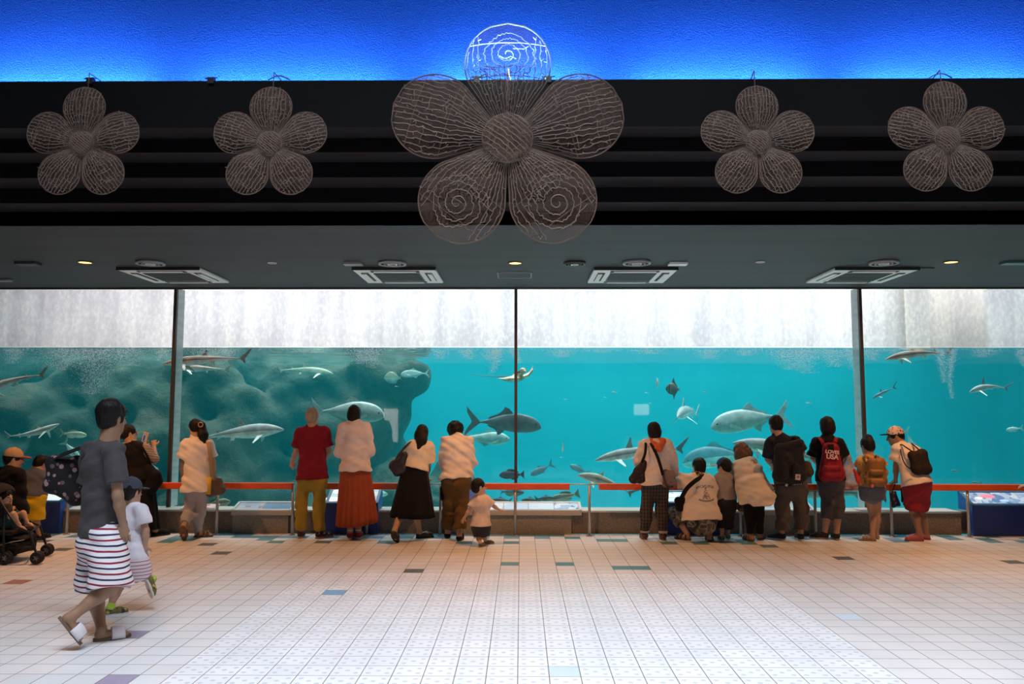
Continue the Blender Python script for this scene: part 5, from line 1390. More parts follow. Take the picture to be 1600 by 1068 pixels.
m = MB(); c = at(1363, 759, Yb - 0.10); m.ell(c, (0.02, 0.012, 0.022)); m.build('charm', mat('pink_charm', (0.60, 0.12, 0.14), 0.5), e, True)

# --- boy in red shorts
p = Person('teenage boy in white tee, red shorts and printed cap bent over the rail', [(1443, 845, 176), (1454, 843, 150)],
           (1398, 681, 0.20), (168, -14, 0), (1408, 694, 0.14), [(1402, 702, 0.05), (1430, 705, 0.10)], [(1400, 727, 0.10), (1440, 724, 0.16)], [(1399.5, 751, 0.17), (1436, 742, 0.28)],
           [(1424, 757, -0.03), (1441, 757, -0.03)], [(1427, 797, 0.0), (1438, 797, 0.05)], 0.95, 1.0, 'deep')
p.body([((-0.02, 0.08, -0.04), (-0.3, -0.2, 1), 0.4, -1), None], barefeet=True)
p.top('t_shirt', cloth('cream_white_tee', (0.78, 0.68, 0.58)), 0.0, 0.62, 0.022, 0.02, 45, cuff=0.03); p.pants('shorts', cloth('red_shorts', (0.27, 0.022, 0.035)), 0.96, 0.020, 0.06, 46, 0.008, 0.02)
p.shoes('clog', mat('pink_clog', (0.36, 0.10, 0.12), 0.6), mat('sole_rose', (0.30, 0.08, 0.09), 0.6), 'flat', part_name='clog'); p.hair(HAIR['black'], 'short')
p.cap_hat(speckle('printed_cap', (0.62, 0.50, 0.42), ((0.06, 0.04, 0.04), (0.40, 0.16, 0.13)), 26, 0.32), K_, (-1, 0.12, -0.08))
q_ = pp(p.Y0)
e, P = sack('drawstring_bag', 'dark speckled drawstring bag on the back of the boy in red shorts', 'backpack', speckle('speckled_black', (0.022, 0.016, 0.012), ((0.20, 0.13, 0.07), (0.10, 0.06, 0.04)), 60, 0.16), p.Y0 - 0.14,
            [(1426, 711, 0, 0.05), (1441, 708, 0.02, 0.05), (1434, 732, 0, 0.07), (1446, 732, 0.02, 0.07)], 0.03)
strap(K_, [q_(1427, 706, -0.17), q_(1418, 700, -0.12), q_(1408, 694, -0.02), q_(1406, 700, 0.02)], 0.02, e, up=(0, -1, 0.4))
strap(K_, [q_(1438, 704, -0.15), q_(1430, 697, -0.06), q_(1424, 692, 0.06)], 0.02, e, up=(0, -1, 0.5))
strap(K_, [q_(1428, 736, -0.2), q_(1415, 726, -0.16), q_(1409, 712, -0.10), q_(1407, 700, -0.02)], 0.015, e, up=(0, -1, 0.4))
e, P = sack('carrier_bag', 'navy printed carrier bag hanging under the rail beside a post', 'carrier bag', speckle('navy_print', (0.02, 0.03, 0.07), ((0.10, 0.16, 0.30), (0.18, 0.10, 0.12)), 20, 0.35), YR - 0.09, [(1392, 770, 0, 0.015), (1398, 769, 0, 0.015), (1396, 790, 0, 0.02), (1404, 788, 0, 0.02)], 0.01)
strap(K_, [V3(at(1394, 769, YR - 0.09)), V3(at(1398, 757, YR - 0.1)), V3(at(1399, 754, YR - 0.05))], 0.012, e, up=(0, -1, 0.2))
e, P = sack('carrier_bag', 'plain black flat bag hanging under the rail in front of the red shorts', 'carrier bag', K_, YR - 0.08, [(1410, 764, 0, 0.018), (1415, 764, 0, 0.018), (1411, 782, 0, 0.018), (1416, 782, 0, 0.018)], 0.01)

# --- visitor just outside the right edge, a hand on the rail
p = Person('person at the far right edge with one hand resting on the orange rail', [(1640, 846, 110), (1662, 846, 80)],
           (1652, 690, 0.06), (120, -12, 0), (1652, 706, 0.03), [(1636, 714, 0.02), (1670, 714, 0)], [(1622, 742, 0.06), (1676, 742, 0.04)], [(1606, 757, 0.18), (1672, 760, 0.2)],
           [(1643, 768, 0), (1660, 768, 0)], [(1641, 808, 0), (1662, 808, 0)], 0.88, 0.96, 'tan')
p.body([((-0.10, 0.05, -0.03), (-0.1, -0.3, 1), 0.4, -1), None]); p.top('t_shirt', cloth('blue_tee', (0.10, 0.14, 0.22)), 0.0, 0.75, 0.02, 0.015, 61); p.pants('trousers', NAVY, 1.9, 0.016, 0.06, 62); p.shoes('shoe', K_, SOLE_K, 'flat'); p.hair(HAIR['black'], 'short')

# --- the group at the left edge
p = Person('person in dark jacket and tan cap with red brim at the left edge', [(4, 862, 60), (26, 862, 50)],
           (22, 716, 0.04), (32, -8, 0), (17, 731, 0), [(3, 739, 0.04), (29, 740, -0.02)], [(-4, 768, 0.03), (33, 768, 0.0)], [(6, 790, 0.16), (31, 792, 0.10)],
           [(6, 796, 0), (25, 796, 0)], [(6, 828, 0), (26, 828, 0)], 0.80, 0.98, 'tan', wid=1.2)
p.body(); p.top('jacket', cloth('dark_jacket', (0.006, 0.006, 0.009)), 0.06, 1.9, 0.026, 0.03, 47); p.pants('trousers', K_, 1.9, 0.016, 0.08, 48); p.shoes('shoe', K_, SOLE_K, 'flat'); p.hair(HAIR['black'], 'short')
p.cap_hat(cloth('tan_cap', (0.36, 0.25, 0.15)), cloth('red_brim', (0.36, 0.03, 0.04)))
p = Person('boy in grey purple tee and bright yellow shorts leaning over the blue kiosk', [(44, 842, 75), (57, 842, 60)],
           (65.5, 724, 0.14), (62, -28, 0), (57, 735, 0.08), [(46, 741, 0.06), (68, 744, 0.04)], [(52, 757, 0.16), (70, 760, 0.08)], [(68, 765, 0.28), (78, 764, 0.22)],
           [(42, 775, 0), (57, 775, 0)], [(45, 812, 0), (57, 812, 0)], 0.76, 0.94, 'tan', wid=1.25, deep=1.1)
p.body(); p.top('t_shirt', cloth('mauve_tee', (0.10, 0.11, 0.15)), 0.0, 0.85, 0.020, 0.015, 49); p.pants('shorts', cloth('yellow_shorts', (0.62, 0.42, 0.012)), 0.98, 0.028, 0.06, 50, 0.008, 0.02)
MB().tube([tuple(lerp(p.neck, p.head, 0.12) + unit(np.cross(p.f, [0, 0, 1])) * 0.062 * math.cos(a) + np.array([0.5, 0.86, 0]) * 0.06 * math.sin(a)) for a in [2 * PI * i / 20 for i in range(20)]], 0.011, 8, closed=True).build('collar', mat('yellow_collar', (0.75, 0.62, 0.02), 0.7), p.root, True)
p.shoes('shoe', K_, SOLE_K, 'flat'); p.hair(HAIR['black'], 'short')
# child in the stroller
YS = 9.02
p = Person('small child reclining in the black stroller at the left edge', [(53, 823, -5, 12, 0.07), (41, 829, -5, 14, -0.07)],
           (9, 776, 0), (-15, 0, 0), (8, 788, 0), [(4, 793, 0.08), (12, 793, -0.07)], [(10, 808, 0.10), (16, 808, -0.10)], [(17, 798, 0.04), (18, 799, -0.06)],
           [(6, 815, 0.05), (8, 816, -0.05)], [(36, 801, 0.08), (21, 803, -0.08)], 0.52, 0.78, 'fair', YS, wid=1.1, h=0.006)
p.body(barefeet=True); p.top('romper', cloth('dark_romper', (0.03, 0.03, 0.035)), 0.0, 0.6, 0.010, 0.01, 51, wr=0.003); p.pants('shorts', cloth('teal_shorts', (0.02, 0.075, 0.085)), 0.75, 0.014, 0.04, 52, 0.003, 0.012); p.hair(HAIR['dark'], 'short')
# stroller
q_ = pp(YS); BLK = mat('stroller_frame', (0.02, 0.019, 0.02), 0.4, metal=0.3); FAB = cloth('stroller_fabric', (0.016, 0.015, 0.018)); TYRE = mat('tyre', (0.012, 0.012, 0.012), 0.7); HUB = mat('wheel_hub', (0.18, 0.17, 0.17), 0.5)
e = empty('stroller', (float(q_(20, 860)[0]), YS, 0), 'black folding stroller carrying a small child at the left edge', 'stroller')
wr_ = 0.068
def wheel(px, dy):
    X = float(at(px, 868, YS + dy).x); Yw = YS + dy; c = Vector((X, Yw, wr_ + 0.002))
    rings = []
    for r0, dx in ((0.035, -0.016), (wr_ - 0.008, -0.018), (wr_, -0.008), (wr_, 0.008), (wr_ - 0.008, 0.018), (0.035, 0.016), (0.035, -0.016)): rings.append([(X + r0 * math.cos(2 * PI * k / 28), Yw + dx, c.z + r0 * math.sin(2 * PI * k / 28)) for k in range(28)])
    m = MB(); m.loft(rings, cap=False); o = m.build('wheel', TYRE, e, True)
    m = MB(); m.tube([(X, Yw - 0.014, c.z), (X, Yw + 0.014, c.z)], 0.014, 12)
    for k in range(5): a = 2 * PI * k / 5; m.box((X + 0.025 * math.cos(a), Yw, c.z + 0.025 * math.sin(a)), (0.034, 0.02, 0.012), Matrix.Rotation(-a, 3, 'Y'))
    m.build('hub', HUB, o); return c
F1 = [wheel(57, -0.26), wheel(60, -0.19), wheel(72, 0.22), wheel(75, 0.29)]; R1 = [wheel(8, -0.28), wheel(11, -0.20), wheel(20, 0.22), wheel(23, 0.30)]
m = MB()
for a, b_, dy in ((0, 1, -0.225), (2, 3, 0.255)):
    fc = (F1[a] + F1[b_]) / 2; rc = (R1[a] + R1[b_]) / 2
    m.tube([F1[a], F1[b_]], 0.010, 8); m.tube([R1[a], R1[b_]], 0.010, 8)
    top = Vector(q_(-16, 760, dy)); mid = fc + Vector((-0.10, 0, 0.27))
    m.tube([fc, fc + Vector((-0.02, 0, 0.06)), mid, mid + Vector((-0.14, 0, 0.06)), top], 0.013, 8)
    m.tube([rc, rc + Vector((-0.03, 0, 0.07)), mid + Vector((-0.30, 0, 0.18))], 0.013, 8); m.tube([rc + Vector((0.02, 0, 0.10)), fc + Vector((-0.03, 0, 0.12))], 0.010, 8)
m.tube([Vector(q_(-16, 760, -0.225)), Vector(q_(-16, 760, 0.255))], 0.012, 8); m.tube([F1[0] + Vector((-0.10, 0.03, 0.27)), F1[3] + Vector((-0.10, -0.03, 0.27))], 0.010, 8)
m.build('frame', BLK, e, True)
q = Sculpt(0.009); q.box(q_(12, 829, 0.0), (0.17, 0.20, 0.028), None, 0.02, 0.02); q.box(q_(-9, 803, 0.0), (0.035, 0.20, 0.22), np.array(Matrix.Rotation(-0.35, 3, 'Y')), 0.02, 0.03); put(q, 'seat', FAB, e)
q = Sculpt(0.009); q.box(q_(36, 838, 0), (0.09, 0.16, 0.012), np.array(Matrix.Rotation(0.12, 3, 'Y')), 0.008, 0.01); put(q, 'footrest', FAB, e)
q = Sculpt(0.009); q.box(q_(14, 851, 0), (0.21, 0.19, 0.065), np.array(Matrix.Rotation(0.08, 3, 'Y')), 0.03, 0.02); q.box(q_(14, 846, 0), (0.19, 0.165, 0.06), None, 0.03, 0.01, 'sub'); put(q, 'basket', FAB, e)
m = MB(); m.tube([q_(0, 851, -0.2), q_(20, 846, -0.205), q_(38, 843, -0.19)], 0.006, 6); m.build('basket_rim', mat('grey_piping', (0.30, 0.28, 0.28), 0.6), e, True)
q = Sculpt(0.010); q.ell(q_(-4, 772, 0), (0.15, 0.22, 0.13), None, 0.02); q.ell(q_(2, 780, 0), (0.15, 0.20, 0.12), None, 0.01, 'sub'); q.plane(q_(0, 781, 0), (0.3, 0, -1)); put(q, 'canopy', FAB, e)
# ------------------------------------------------------------------ display kiosks, plinths and signs along the glass
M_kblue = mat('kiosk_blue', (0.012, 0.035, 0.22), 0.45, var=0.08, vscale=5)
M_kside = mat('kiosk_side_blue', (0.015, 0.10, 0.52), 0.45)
M_klip = mat('kiosk_lip', (0.03, 0.16, 0.34), 0.4)


def screen_mat(name, stops, scale, es, seed):
    m, n, b, out = newmat(name); tc = n.n('TexCoord'); mp = n.n('Mapping'); mp.inputs['Location'].default_value = (seed * 3.1, seed, 0); n.l(tc.outputs['Object'], mp.inputs[0])
    vo = n.n('TexVoronoi'); vo.inputs['Scale'].default_value = scale; n.l(mp.outputs[0], vo.inputs['Vector'])
    sc_ = n.n('SeparateColor'); n.l(vo.outputs['Color'], sc_.inputs[0])
    c = n.ramp(sc_.outputs[0], stops); n.l(c, b.inputs['Emission Color']); b.inputs['Emission Strength'].default_value = es
    b.inputs['Base Color'].default_value = (0.05, 0.05, 0.06, 1); b.inputs['Roughness'].default_value = 0.2
    return m


S_CYAN = screen_mat('screen_reef', [(0.0, (0.10, 0.55, 0.70)), (0.45, (0.55, 0.85, 0.90)), (0.7, (0.75, 0.80, 0.72)), (1.0, (0.18, 0.45, 0.62))], 5.5, 0.75, 1)
S_BLUE = screen_mat('screen_species', [(0.0, (0.10, 0.25, 0.55)), (0.4, (0.45, 0.62, 0.85)), (0.7, (0.80, 0.88, 0.95)), (1.0, (0.08, 0.16, 0.40))], 11, 0.75, 2)
S_WHITE = screen_mat('screen_pale', [(0.0, (0.80, 0.84, 0.90)), (0.5, (0.92, 0.90, 0.86)), (0.8, (0.55, 0.68, 0.85)), (1.0, (0.85, 0.75, 0.80))], 3.2, 0.85, 3)
S_LEFT = screen_mat('screen_white', [(0.0, (0.85, 0.95, 0.95)), (0.6, (0.90, 0.93, 0.92)), (1.0, (0.55, 0.85, 0.90))], 3.0, 0.95, 4)


def kiosk(x0, x1, ybase, yfront, yback, label, scr, blobs=(), Yf=None):
    """blue desk with a sloped lit top; pixel extents of its front face"""
    Yf = 10.93 if Yf is None else Yf
    X0, X1 = at(x0, ybase, Yf).x, at(x1, ybase, Yf).x; zf = at(x1, yfront, Yf).z; Yb = YG - 0.03; zb = at(x1, yback, Yb).z
    e = empty('display_kiosk', ((X0 + X1) / 2, (Yf + YSILL) / 2, 0), label, 'display kiosk', 'blue display kiosks at the glass')
    zs = Z_SILL + 0.012; deep = Yf + 0.09
    prof_ = [(Yf, 0.0), (deep, 0.0), (deep, zs), (Yb, zs), (Yb, zb), (Yf, zf)]
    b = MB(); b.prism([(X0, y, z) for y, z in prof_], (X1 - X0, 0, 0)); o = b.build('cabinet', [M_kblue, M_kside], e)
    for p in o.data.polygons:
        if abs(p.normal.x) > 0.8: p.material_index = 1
    sl = Vector((0, Yb - Yf, zb - zf)); L = sl.length; sl.normalize(); nn = Vector((0, -sl.z, sl.y)); mid = Vector(((X0 + X1) / 2, (Yf + Yb) / 2, (zf + zb) / 2))
    R = Matrix((Vector((1, 0, 0)), sl, nn)).transposed()
    b = MB(); wx = X1 - X0
    for s in (-1, 1): b.box(mid + Vector((s * (wx / 2 - 0.02), 0, 0)) + nn * 0.008, (0.04, L, 0.022), R); b.box(mid + sl * (s * (L / 2 - 0.02)) + nn * 0.008, (wx, 0.04, 0.022), R)
    bevel(b.build('rim', M_klip, e), 0.004)
    b = MB(); b.box(mid + nn * 0.006, (wx - 0.08, L - 0.08, 0.006), R); so = b.build('display', scr, e)
    for i, (u, v, ru, rv, col) in enumerate(blobs):
        b = MB(); c = mid + Vector(((u - 0.5) * wx, 0, 0)) + sl * ((v - 0.5) * L) + nn * 0.0105
        b.loft([[tuple(c + Vector((ru * math.cos(a), 0, 0)) + sl * (rv * math.sin(a)) + nn * z) for a in [2 * PI * k / 20 for k in range(20)]] for z in (0, 0.002)])
        b.build('picture', mat('picture_%s' % name_of(col), col, 0.4, emit=col, es=0.8), so)
    return e


def name_of(c): return '%02d%02d%02d' % tuple(int(v * 99) for v in c)


RB = 0.16
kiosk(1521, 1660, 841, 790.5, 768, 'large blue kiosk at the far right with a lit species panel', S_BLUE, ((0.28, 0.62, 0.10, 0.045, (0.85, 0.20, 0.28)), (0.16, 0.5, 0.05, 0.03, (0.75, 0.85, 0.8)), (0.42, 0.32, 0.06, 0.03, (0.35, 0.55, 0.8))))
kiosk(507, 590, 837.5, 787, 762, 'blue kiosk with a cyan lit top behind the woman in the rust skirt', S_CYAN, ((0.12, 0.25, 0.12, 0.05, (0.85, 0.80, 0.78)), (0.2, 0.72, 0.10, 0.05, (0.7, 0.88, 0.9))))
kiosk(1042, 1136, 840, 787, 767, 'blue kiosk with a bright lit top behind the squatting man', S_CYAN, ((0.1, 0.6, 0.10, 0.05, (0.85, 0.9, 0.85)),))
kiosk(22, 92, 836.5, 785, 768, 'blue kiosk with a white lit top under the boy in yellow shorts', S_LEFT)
# a slanted blue stand on the sill
b = MB(); q0, q1 = at(727, 799, YSILL + 0.05), at(742, 799, YSILL + 0.05); zt = at(735, 766, YSILL + 0.2).z
b.prism([(q0.x, YSILL + 0.02, Z_SILL + 0.004), (q0.x, YSILL + 0.24, Z_SILL + 0.004), (q0.x, YSILL + 0.24, zt), (q0.x, YSILL + 0.21, zt)], (q1.x - q0.x, 0, 0))
tag(b.build('sign_stand', M_kside), 'narrow blue sign stand on the sill beside the toddler head', 'sign stand')

M_plinth = mat('plinth_stone', (0.30, 0.265, 0.22), 0.75, bump=0.2, bscale=140, var=0.28, vscale=70)
M_lip = mat('plinth_lip', (0.50, 0.46, 0.40), 0.55)
M_frame2 = mat('panel_frame', (0.72, 0.72, 0.70), 0.4)


def plinth(x0, x1, xl0, xl1, label, panels, yb=834.8):
    Yf = 10.99
    X0, X1 = at(x0, 820, Yf).x, at(x1, 820, Yf).x; L0, L1 = at(xl0, 800, Yf - 0.03).x, at(xl1, 800, Yf - 0.03).x
    zb = at(x0, 804, Yf).z; z1 = at(x0, 797.5, Yf - 0.03).z; Yb = YG - 0.04; zt = at(x0, 784, Yb).z
    e = empty('information_plinth', ((X0 + X1) / 2, Yf, 0), label, 'information panel', 'grey stone information plinths')
    b = MB(); b.prism([(X0, Yf, 0), (X0, YSILL - 0.004, 0), (X0, YSILL - 0.004, zb), (X0, Yf, zb)], (X1 - X0, 0, 0)); b.build('base', M_plinth, e)
    b = MB(); b.prism([(L0, Yf - 0.03, zb), (L0, YSILL - 0.004, zb), (L0, YSILL - 0.004, Z_SILL + 0.006), (L0, Yb, Z_SILL + 0.006), (L0, Yb, zt), (L0, Yf - 0.03, z1)], (L1 - L0, 0, 0)); bevel(b.build('desk', M_lip, e), 0.006)
    A = Vector((0, Yf - 0.03, z1)); B = Vector((0, Yb, zt)); sl = (B - A); L = sl.length; sl.normalize(); nn = Vector((0, -sl.z, sl.y)); R = Matrix((Vector((1, 0, 0)), sl, nn)).transposed(); mid = (A + B) / 2 + Vector(((L0 + L1) / 2, 0, 0)); wx = L1 - L0
    b = MB()
    for s in (-1, 1): b.box(mid + Vector((s * (wx / 2 - 0.016), 0, 0)) + nn * 0.006, (0.032, L, 0.016), R); b.box(mid + sl * (s * (L / 2 - 0.016)) + nn * 0.006, (wx, 0.032, 0.016), R)
    b.build('panel_frame', M_frame2, e)
    iw = wx - 0.07; u = -iw / 2
    for fr, m_ in panels:
        b = MB(); b.box(mid + Vector((u + fr * iw / 2, 0, 0)) + nn * 0.004, (fr * iw - 0.012, L - 0.07, 0.005), R); b.build('panel', m_, e); u += fr * iw
    return e


def print_mat(name, stops, scale, seed):
    m, n, b, out = newmat(name); tc = n.n('TexCoord'); mp = n.n('Mapping'); mp.inputs['Location'].default_value = (seed * 2.3, seed, 0); n.l(tc.outputs['Object'], mp.inputs[0])
    vo = n.n('TexVoronoi'); vo.inputs['Scale'].default_value = scale; vo.distance = 'CHEBYCHEV'; n.l(mp.outputs[0], vo.inputs['Vector'])
    sc_ = n.n('SeparateColor'); n.l(vo.outputs['Color'], sc_.inputs[0]); n.l(n.ramp(sc_.outputs[0], stops), b.inputs['Base Color']); b.inputs['Roughness'].default_value = 0.35
    return m


PR_A = print_mat('print_mixed', [(0.0, (0.50, 0.12, 0.16)), (0.35, (0.75, 0.78, 0.82)), (0.7, (0.30, 0.42, 0.62)), (1.0, (0.70, 0.66, 0.60))], 9, 1)
PR_B = mat('print_blue', (0.10, 0.22, 0.42), 0.35, var=0.2, vscale=4)
plinth(363, 450, 361, 455, 'grey stone plinth with a blue and red printed panel left of the red polo man', [(0.48, PR_A), (0.52, PR_B)])
plinth(702, 893, 697, 909, 'long grey stone plinth with bright white lit panels at the centre joint', [(0.22, S_WHITE), (0.20, S_WHITE), (0.19, S_WHITE), (0.20, S_WHITE), (0.19, S_BLUE)])
plinth(1163, 1266, 1160, 1274, 'grey stone plinth with a pale printed panel behind the bending woman', [(0.5, print_mat('print_pale', [(0.0, (0.62, 0.72, 0.78)), (0.5, (0.80, 0.80, 0.78)), (1.0, (0.45, 0.58, 0.70))], 8, 4)), (0.5, PR_A)])


def sill_sign(x0, x1, y0, y1, label, pr):
    a = at(x0, y1, YSILL + 0.03); c = at(x1, y1, YSILL + 0.03); wx = c.x - a.x; e = empty('sill_sign', ((a.x + c.x) / 2, YSILL + 0.12, Z_SILL), label, 'sign', 'small slanted signs lying on the sill')
    A = Vector((0, YSILL + 0.03, Z_SILL + 0.004)); B = Vector((0, YG - 0.05, at(x0, y0, YG - 0.05).z)); sl = B - A; L = sl.length; sl.normalize(); nn = Vector((0, -sl.z, sl.y)); R = Matrix((Vector((1, 0, 0)), sl, nn)).transposed(); mid = (A + B) / 2 + Vector(((a.x + c.x) / 2, 0, 0))
    MB().box(mid + nn * 0.004, (wx, L, 0.008), R).build('board', M_frame2, e); MB().box(mid + nn * 0.010, (wx * 0.9, L * 0.8, 0.003), R).build('print', pr, e)


sill_sign(281, 336, 787.5, 796, 'slanted sign with red print on the sill behind the woman in cream shirt', print_mat('print_red', [(0.0, (0.75, 0.72, 0.72)), (0.6, (0.80, 0.76, 0.76)), (1.0, (0.60, 0.10, 0.16))], 14, 6))
sill_sign(1343, 1394, 793.5, 797, 'slanted white sign on the sill behind the girl with hair bun', mat('print_white', (0.72, 0.74, 0.76), 0.4))
# ------------------------------------------------------------------ rock face, bubbles, water film
m_, n, b, out = newmat('reef_rock'); tc = n.n('TexCoord'); no = n.noise(tc.outputs['Object'], 1.6, 6, 0.65)
n.l(n.ramp(no, [(0.25, (0.012, 0.03, 0.025)), (0.45, (0.04, 0.06, 0.04)), (0.6, (0.10, 0.10, 0.07)), (0.75, (0.14, 0.08, 0.07))]), b.inputs['Base Color']); b.inputs['Roughness'].default_value = 0.95
bp = n.n('Bump'); bp.inputs['Strength'].default_value = 0.8; bp.inputs['Distance'].default_value = 0.15; n.l(n.noise(tc.outputs['Object'], 4.5, 6, 0.7), bp.inputs['Height']); n.l(bp.outputs[0], b.inputs['Normal'])
rk = random.Random(11); q = Sculpt(0.07)
for i in range(190):
    x = rk.uniform(-10.5, -1.6); z = rk.uniform(-0.2, 2.5)
    edge = at(668 - max(0, 2.35 - z) * 42, 560, 14.6).x - 0.45
    x = min(x, edge - rk.uniform(0, 0.3)); r = rk.uniform(0.22, 0.55)
    y = 14.6 + 0.35 * math.sin(x * 1.3) - 0.9 * max(0, (-4.5 - x) / 5) + rk.uniform(-0.35, 0.35) + 0.25 * (z - 1)
    q.ell((x, y, z), (r, r * rk.uniform(0.7, 1.1), r * rk.uniform(0.5, 0.9)), None, 0.25)
q.box((-7.0, 15.9, 0.95), (4.6, 0.9, 1.6), None, 0.3, 0.3); q.plane((0, 0, Z_WATER - 0.06), (0, 0, 1)); q.wrinkle(0.10, 3.1, 2.2, 4.3, 8)
rock = put(q, 'reef_rock', m_, None); tag(rock, 'rugged greenish rock face filling the left half of the tank', 'rock')
for k, (px, py, Y, r) in enumerate(((640, 770, 14.2, 0.55),)):
    q = Sculpt(0.05); c = V3(at(px, py, Y)); rr_ = random.Random(k)
    for i in range(9): q.ell(c + np.array([rr_.uniform(-1, 1) * r * 1.6, rr_.uniform(-0.4, 0.4), rr_.uniform(-0.35, 0.25)]), (r * rr_.uniform(0.4, 0.8),) * 3, None, 0.2)
    q.box((c[0], c[1], (c[2] - 0.35) / 2 - 0.05), (r * 1.3, 0.5, max(0.1, (c[2] + 0.35) / 2)), None, 0.1, 0.3); q.wrinkle(0.06, 5, 4, 6, k)
    tag(put(q, 'rock_mound', m_, None), 'rock mound at the foot of the rock face near the centre', 'rock')

# bubble plumes sinking from the surface
rb = random.Random(21); bm_ = MB()
PL = [(20, 30, 22), (100, 60, 30), (150, 55, 60), (200, 50, 25), (255, 20, 18), (330, 60, 14), (352, 22, 22), (560, 30, 22), (580, 26, 28), (690, 26, 16), (730, 24, 16), (775, 16, 34), (770, 26, 18), (805, 14, 22), (880, 40, 14),
      (1010, 50, 10), (1110, 40, 16), (1230, 46, 30), (1260, 40, 34), (1300, 40, 26), (1330, 22, 30), (1362, 30, 18), (1400, 40, 10), (1470, 14, 46), (1488, 10, 66), (1540, 40, 14), (1597, 12, 26), (480, 60, 8), (940, 60, 8), (1170, 40, 12)]
tet = [(0, 1, 4), (1, 2, 4), (2, 3, 4), (3, 0, 4), (1, 0, 5), (2, 1, 5), (3, 2, 5), (0, 3, 5)]
for px, wd, dp in PL:
    ph = rb.uniform(0, 6)
    for i in range(int(500 + wd * dp * 1.3)):
        t = rb.random() ** 1.7; u = rb.gauss(0, 0.42) * (1 - 0.55 * t); x = px + wd * u + 6 * t * math.sin(ph + 3 * t); y = 540.5 + dp * 1.25 * t
        c = at(x, y, YG + 0.36 + rb.random() * 0.35); r = rb.uniform(0.0025, 0.0062) * (1 - 0.4 * t)
        if c.z > Z_WATER - 0.012: continue
        bm_.add([c + Vector(v) * r for v in ((1, 0, 0), (0, 1, 0), (-1, 0, 0), (0, -1, 0), (0, 0, 1), (0, 0, -1))], tet)
for i in range(11000):
    c = at(rb.uniform(-20, 1620), 539.6 + abs(rb.gauss(0, 1)) * 3, YG + 0.34 + rb.random() * 0.25); r = rb.uniform(0.0025, 0.006)
    if c.z < Z_WATER - 0.01: bm_.add([c + Vector(v) * r for v in ((1, 0, 0), (0, 1, 0), (-1, 0, 0), (0, -1, 0), (0, 0, 1), (0, 0, -1))], tet)
m2, n, b, out = newmat('bubble'); tr = n.n('BsdfTransparent'); tl = n.n('BsdfTranslucent'); tl.inputs[0].default_value = (0.9, 0.95, 1, 1); di = n.n('BsdfDiffuse'); di.inputs[0].default_value = (0.9, 0.95, 1, 1)
ad = n.n('MixShader'); ad.inputs[0].default_value = 0.5; n.l(tl.outputs[0], ad.inputs[1]); n.l(di.outputs[0], ad.inputs[2])
ms = n.n('MixShader'); ms.inputs[0].default_value = 0.6; n.l(tr.outputs[0], ms.inputs[1]); n.l(ad.outputs[0], ms.inputs[2]); n.l(ms.outputs[0], out.inputs[0])
tag(bm_.build('bubbles', m2, None, True, fix=False), 'white bubble plumes sinking below the water line along the glass', 'bubbles', kind='stuff')

# film of running water on the inside of the acrylic above the water line
m3, n, b, out = newmat('running_water'); n.t.nodes.remove(b); tc = n.n('TexCoord')
mp = n.n('Mapping'); mp.inputs['Scale'].default_value = (1, 1, 0.10); n.l(tc.outputs['Object'], mp.inputs[0]); st = n.noise(mp.outputs[0], 3.2, 5, 0.6)
mp2 = n.n('Mapping'); mp2.inputs['Scale'].default_value = (1, 1, 0.6); mp2.inputs['Rotation'].default_value = (0, 0.5, 0); n.l(tc.outputs['Object'], mp2.inputs[0]); dr_ = n.noise(mp2.outputs[0], 24, 4, 0.65)
tr = n.n('BsdfTransparent'); n.l(n.mix(0.55, n.ramp(st, [(0.36, (0.72, 0.72, 0.78)), (0.66, (1, 1, 1))]), n.ramp(dr_, [(0.44, (0.82, 0.83, 0.89)), (0.62, (1, 1, 1))])), tr.inputs[0])
di = n.n('BsdfTranslucent'); di.inputs[0].default_value = (0.9, 0.9, 0.92, 1); ms = n.n('MixShader'); ms.inputs[0].default_value = 0.0; n.l(tr.outputs[0], ms.inputs[1]); n.l(di.outputs[0], ms.inputs[2]); n.l(ms.outputs[0], out.inputs[0])
bm2 = MB(); bm2.box(((XL + XR) / 2, YG + 0.27, (Z_WATER + Z_CEIL) / 2 + 0.01), (XR - XL + 1, 0.012, Z_CEIL - Z_WATER)); f_ = bm2.build('running_water', m3)
for p in list(f_.data.polygons): pass
tag(f_, 'film of water and droplets running down the acrylic above the water line', 'water film', kind='stuff')

# ------------------------------------------------------------------ fish and sharks
PROF = {
    'shark': ([0, .02, .06, .12, .20, .30, .42, .55, .68, .80, .90, .97, 1], [.003, .014, .030, .046, .060, .068, .066, .055, .040, .026, .016, .011, .010], [.003, .010, .020, .034, .050, .062, .062, .050, .032, .018, .011, .009, .008], .80),
    'jack': ([0, .03, .08, .15, .25, .38, .50, .62, .75, .87, .95, 1], [.012, .055, .098, .130, .150, .156, .146, .118, .074, .034, .018, .015], [.016, .050, .082, .112, .138, .150, .146, .118, .074, .032, .018, .015], .42),
    'grouper': ([0, .04, .10, .18, .30, .45, .60, .75, .88, 1], [.018, .06, .10, .138, .160, .158, .130, .090, .058, .048], [.025, .06, .092, .125, .150, .150, .128, .088, .056, .048], .48),
    'bat': ([0, .05, .12, .22, .38, .55, .72, .86, .95, 1], [.03, .12, .22, .32, .40, .40, .30, .16, .09, .08], [.03, .10, .19, .28, .36, .37, .28, .15, .09, .08], .22),
    'slim': ([0, .05, .15, .3, .5, .7, .88, 1], [.01, .05, .09, .115, .11, .08, .04, .028], [.01, .045, .085, .11, .105, .075, .04, .028], .55)}


def fmat(name, c, rough=0.45, var=0.28): return mat('fish_' + name, c, rough, var=var, vscale=9, bump=0.08, bscale=60)


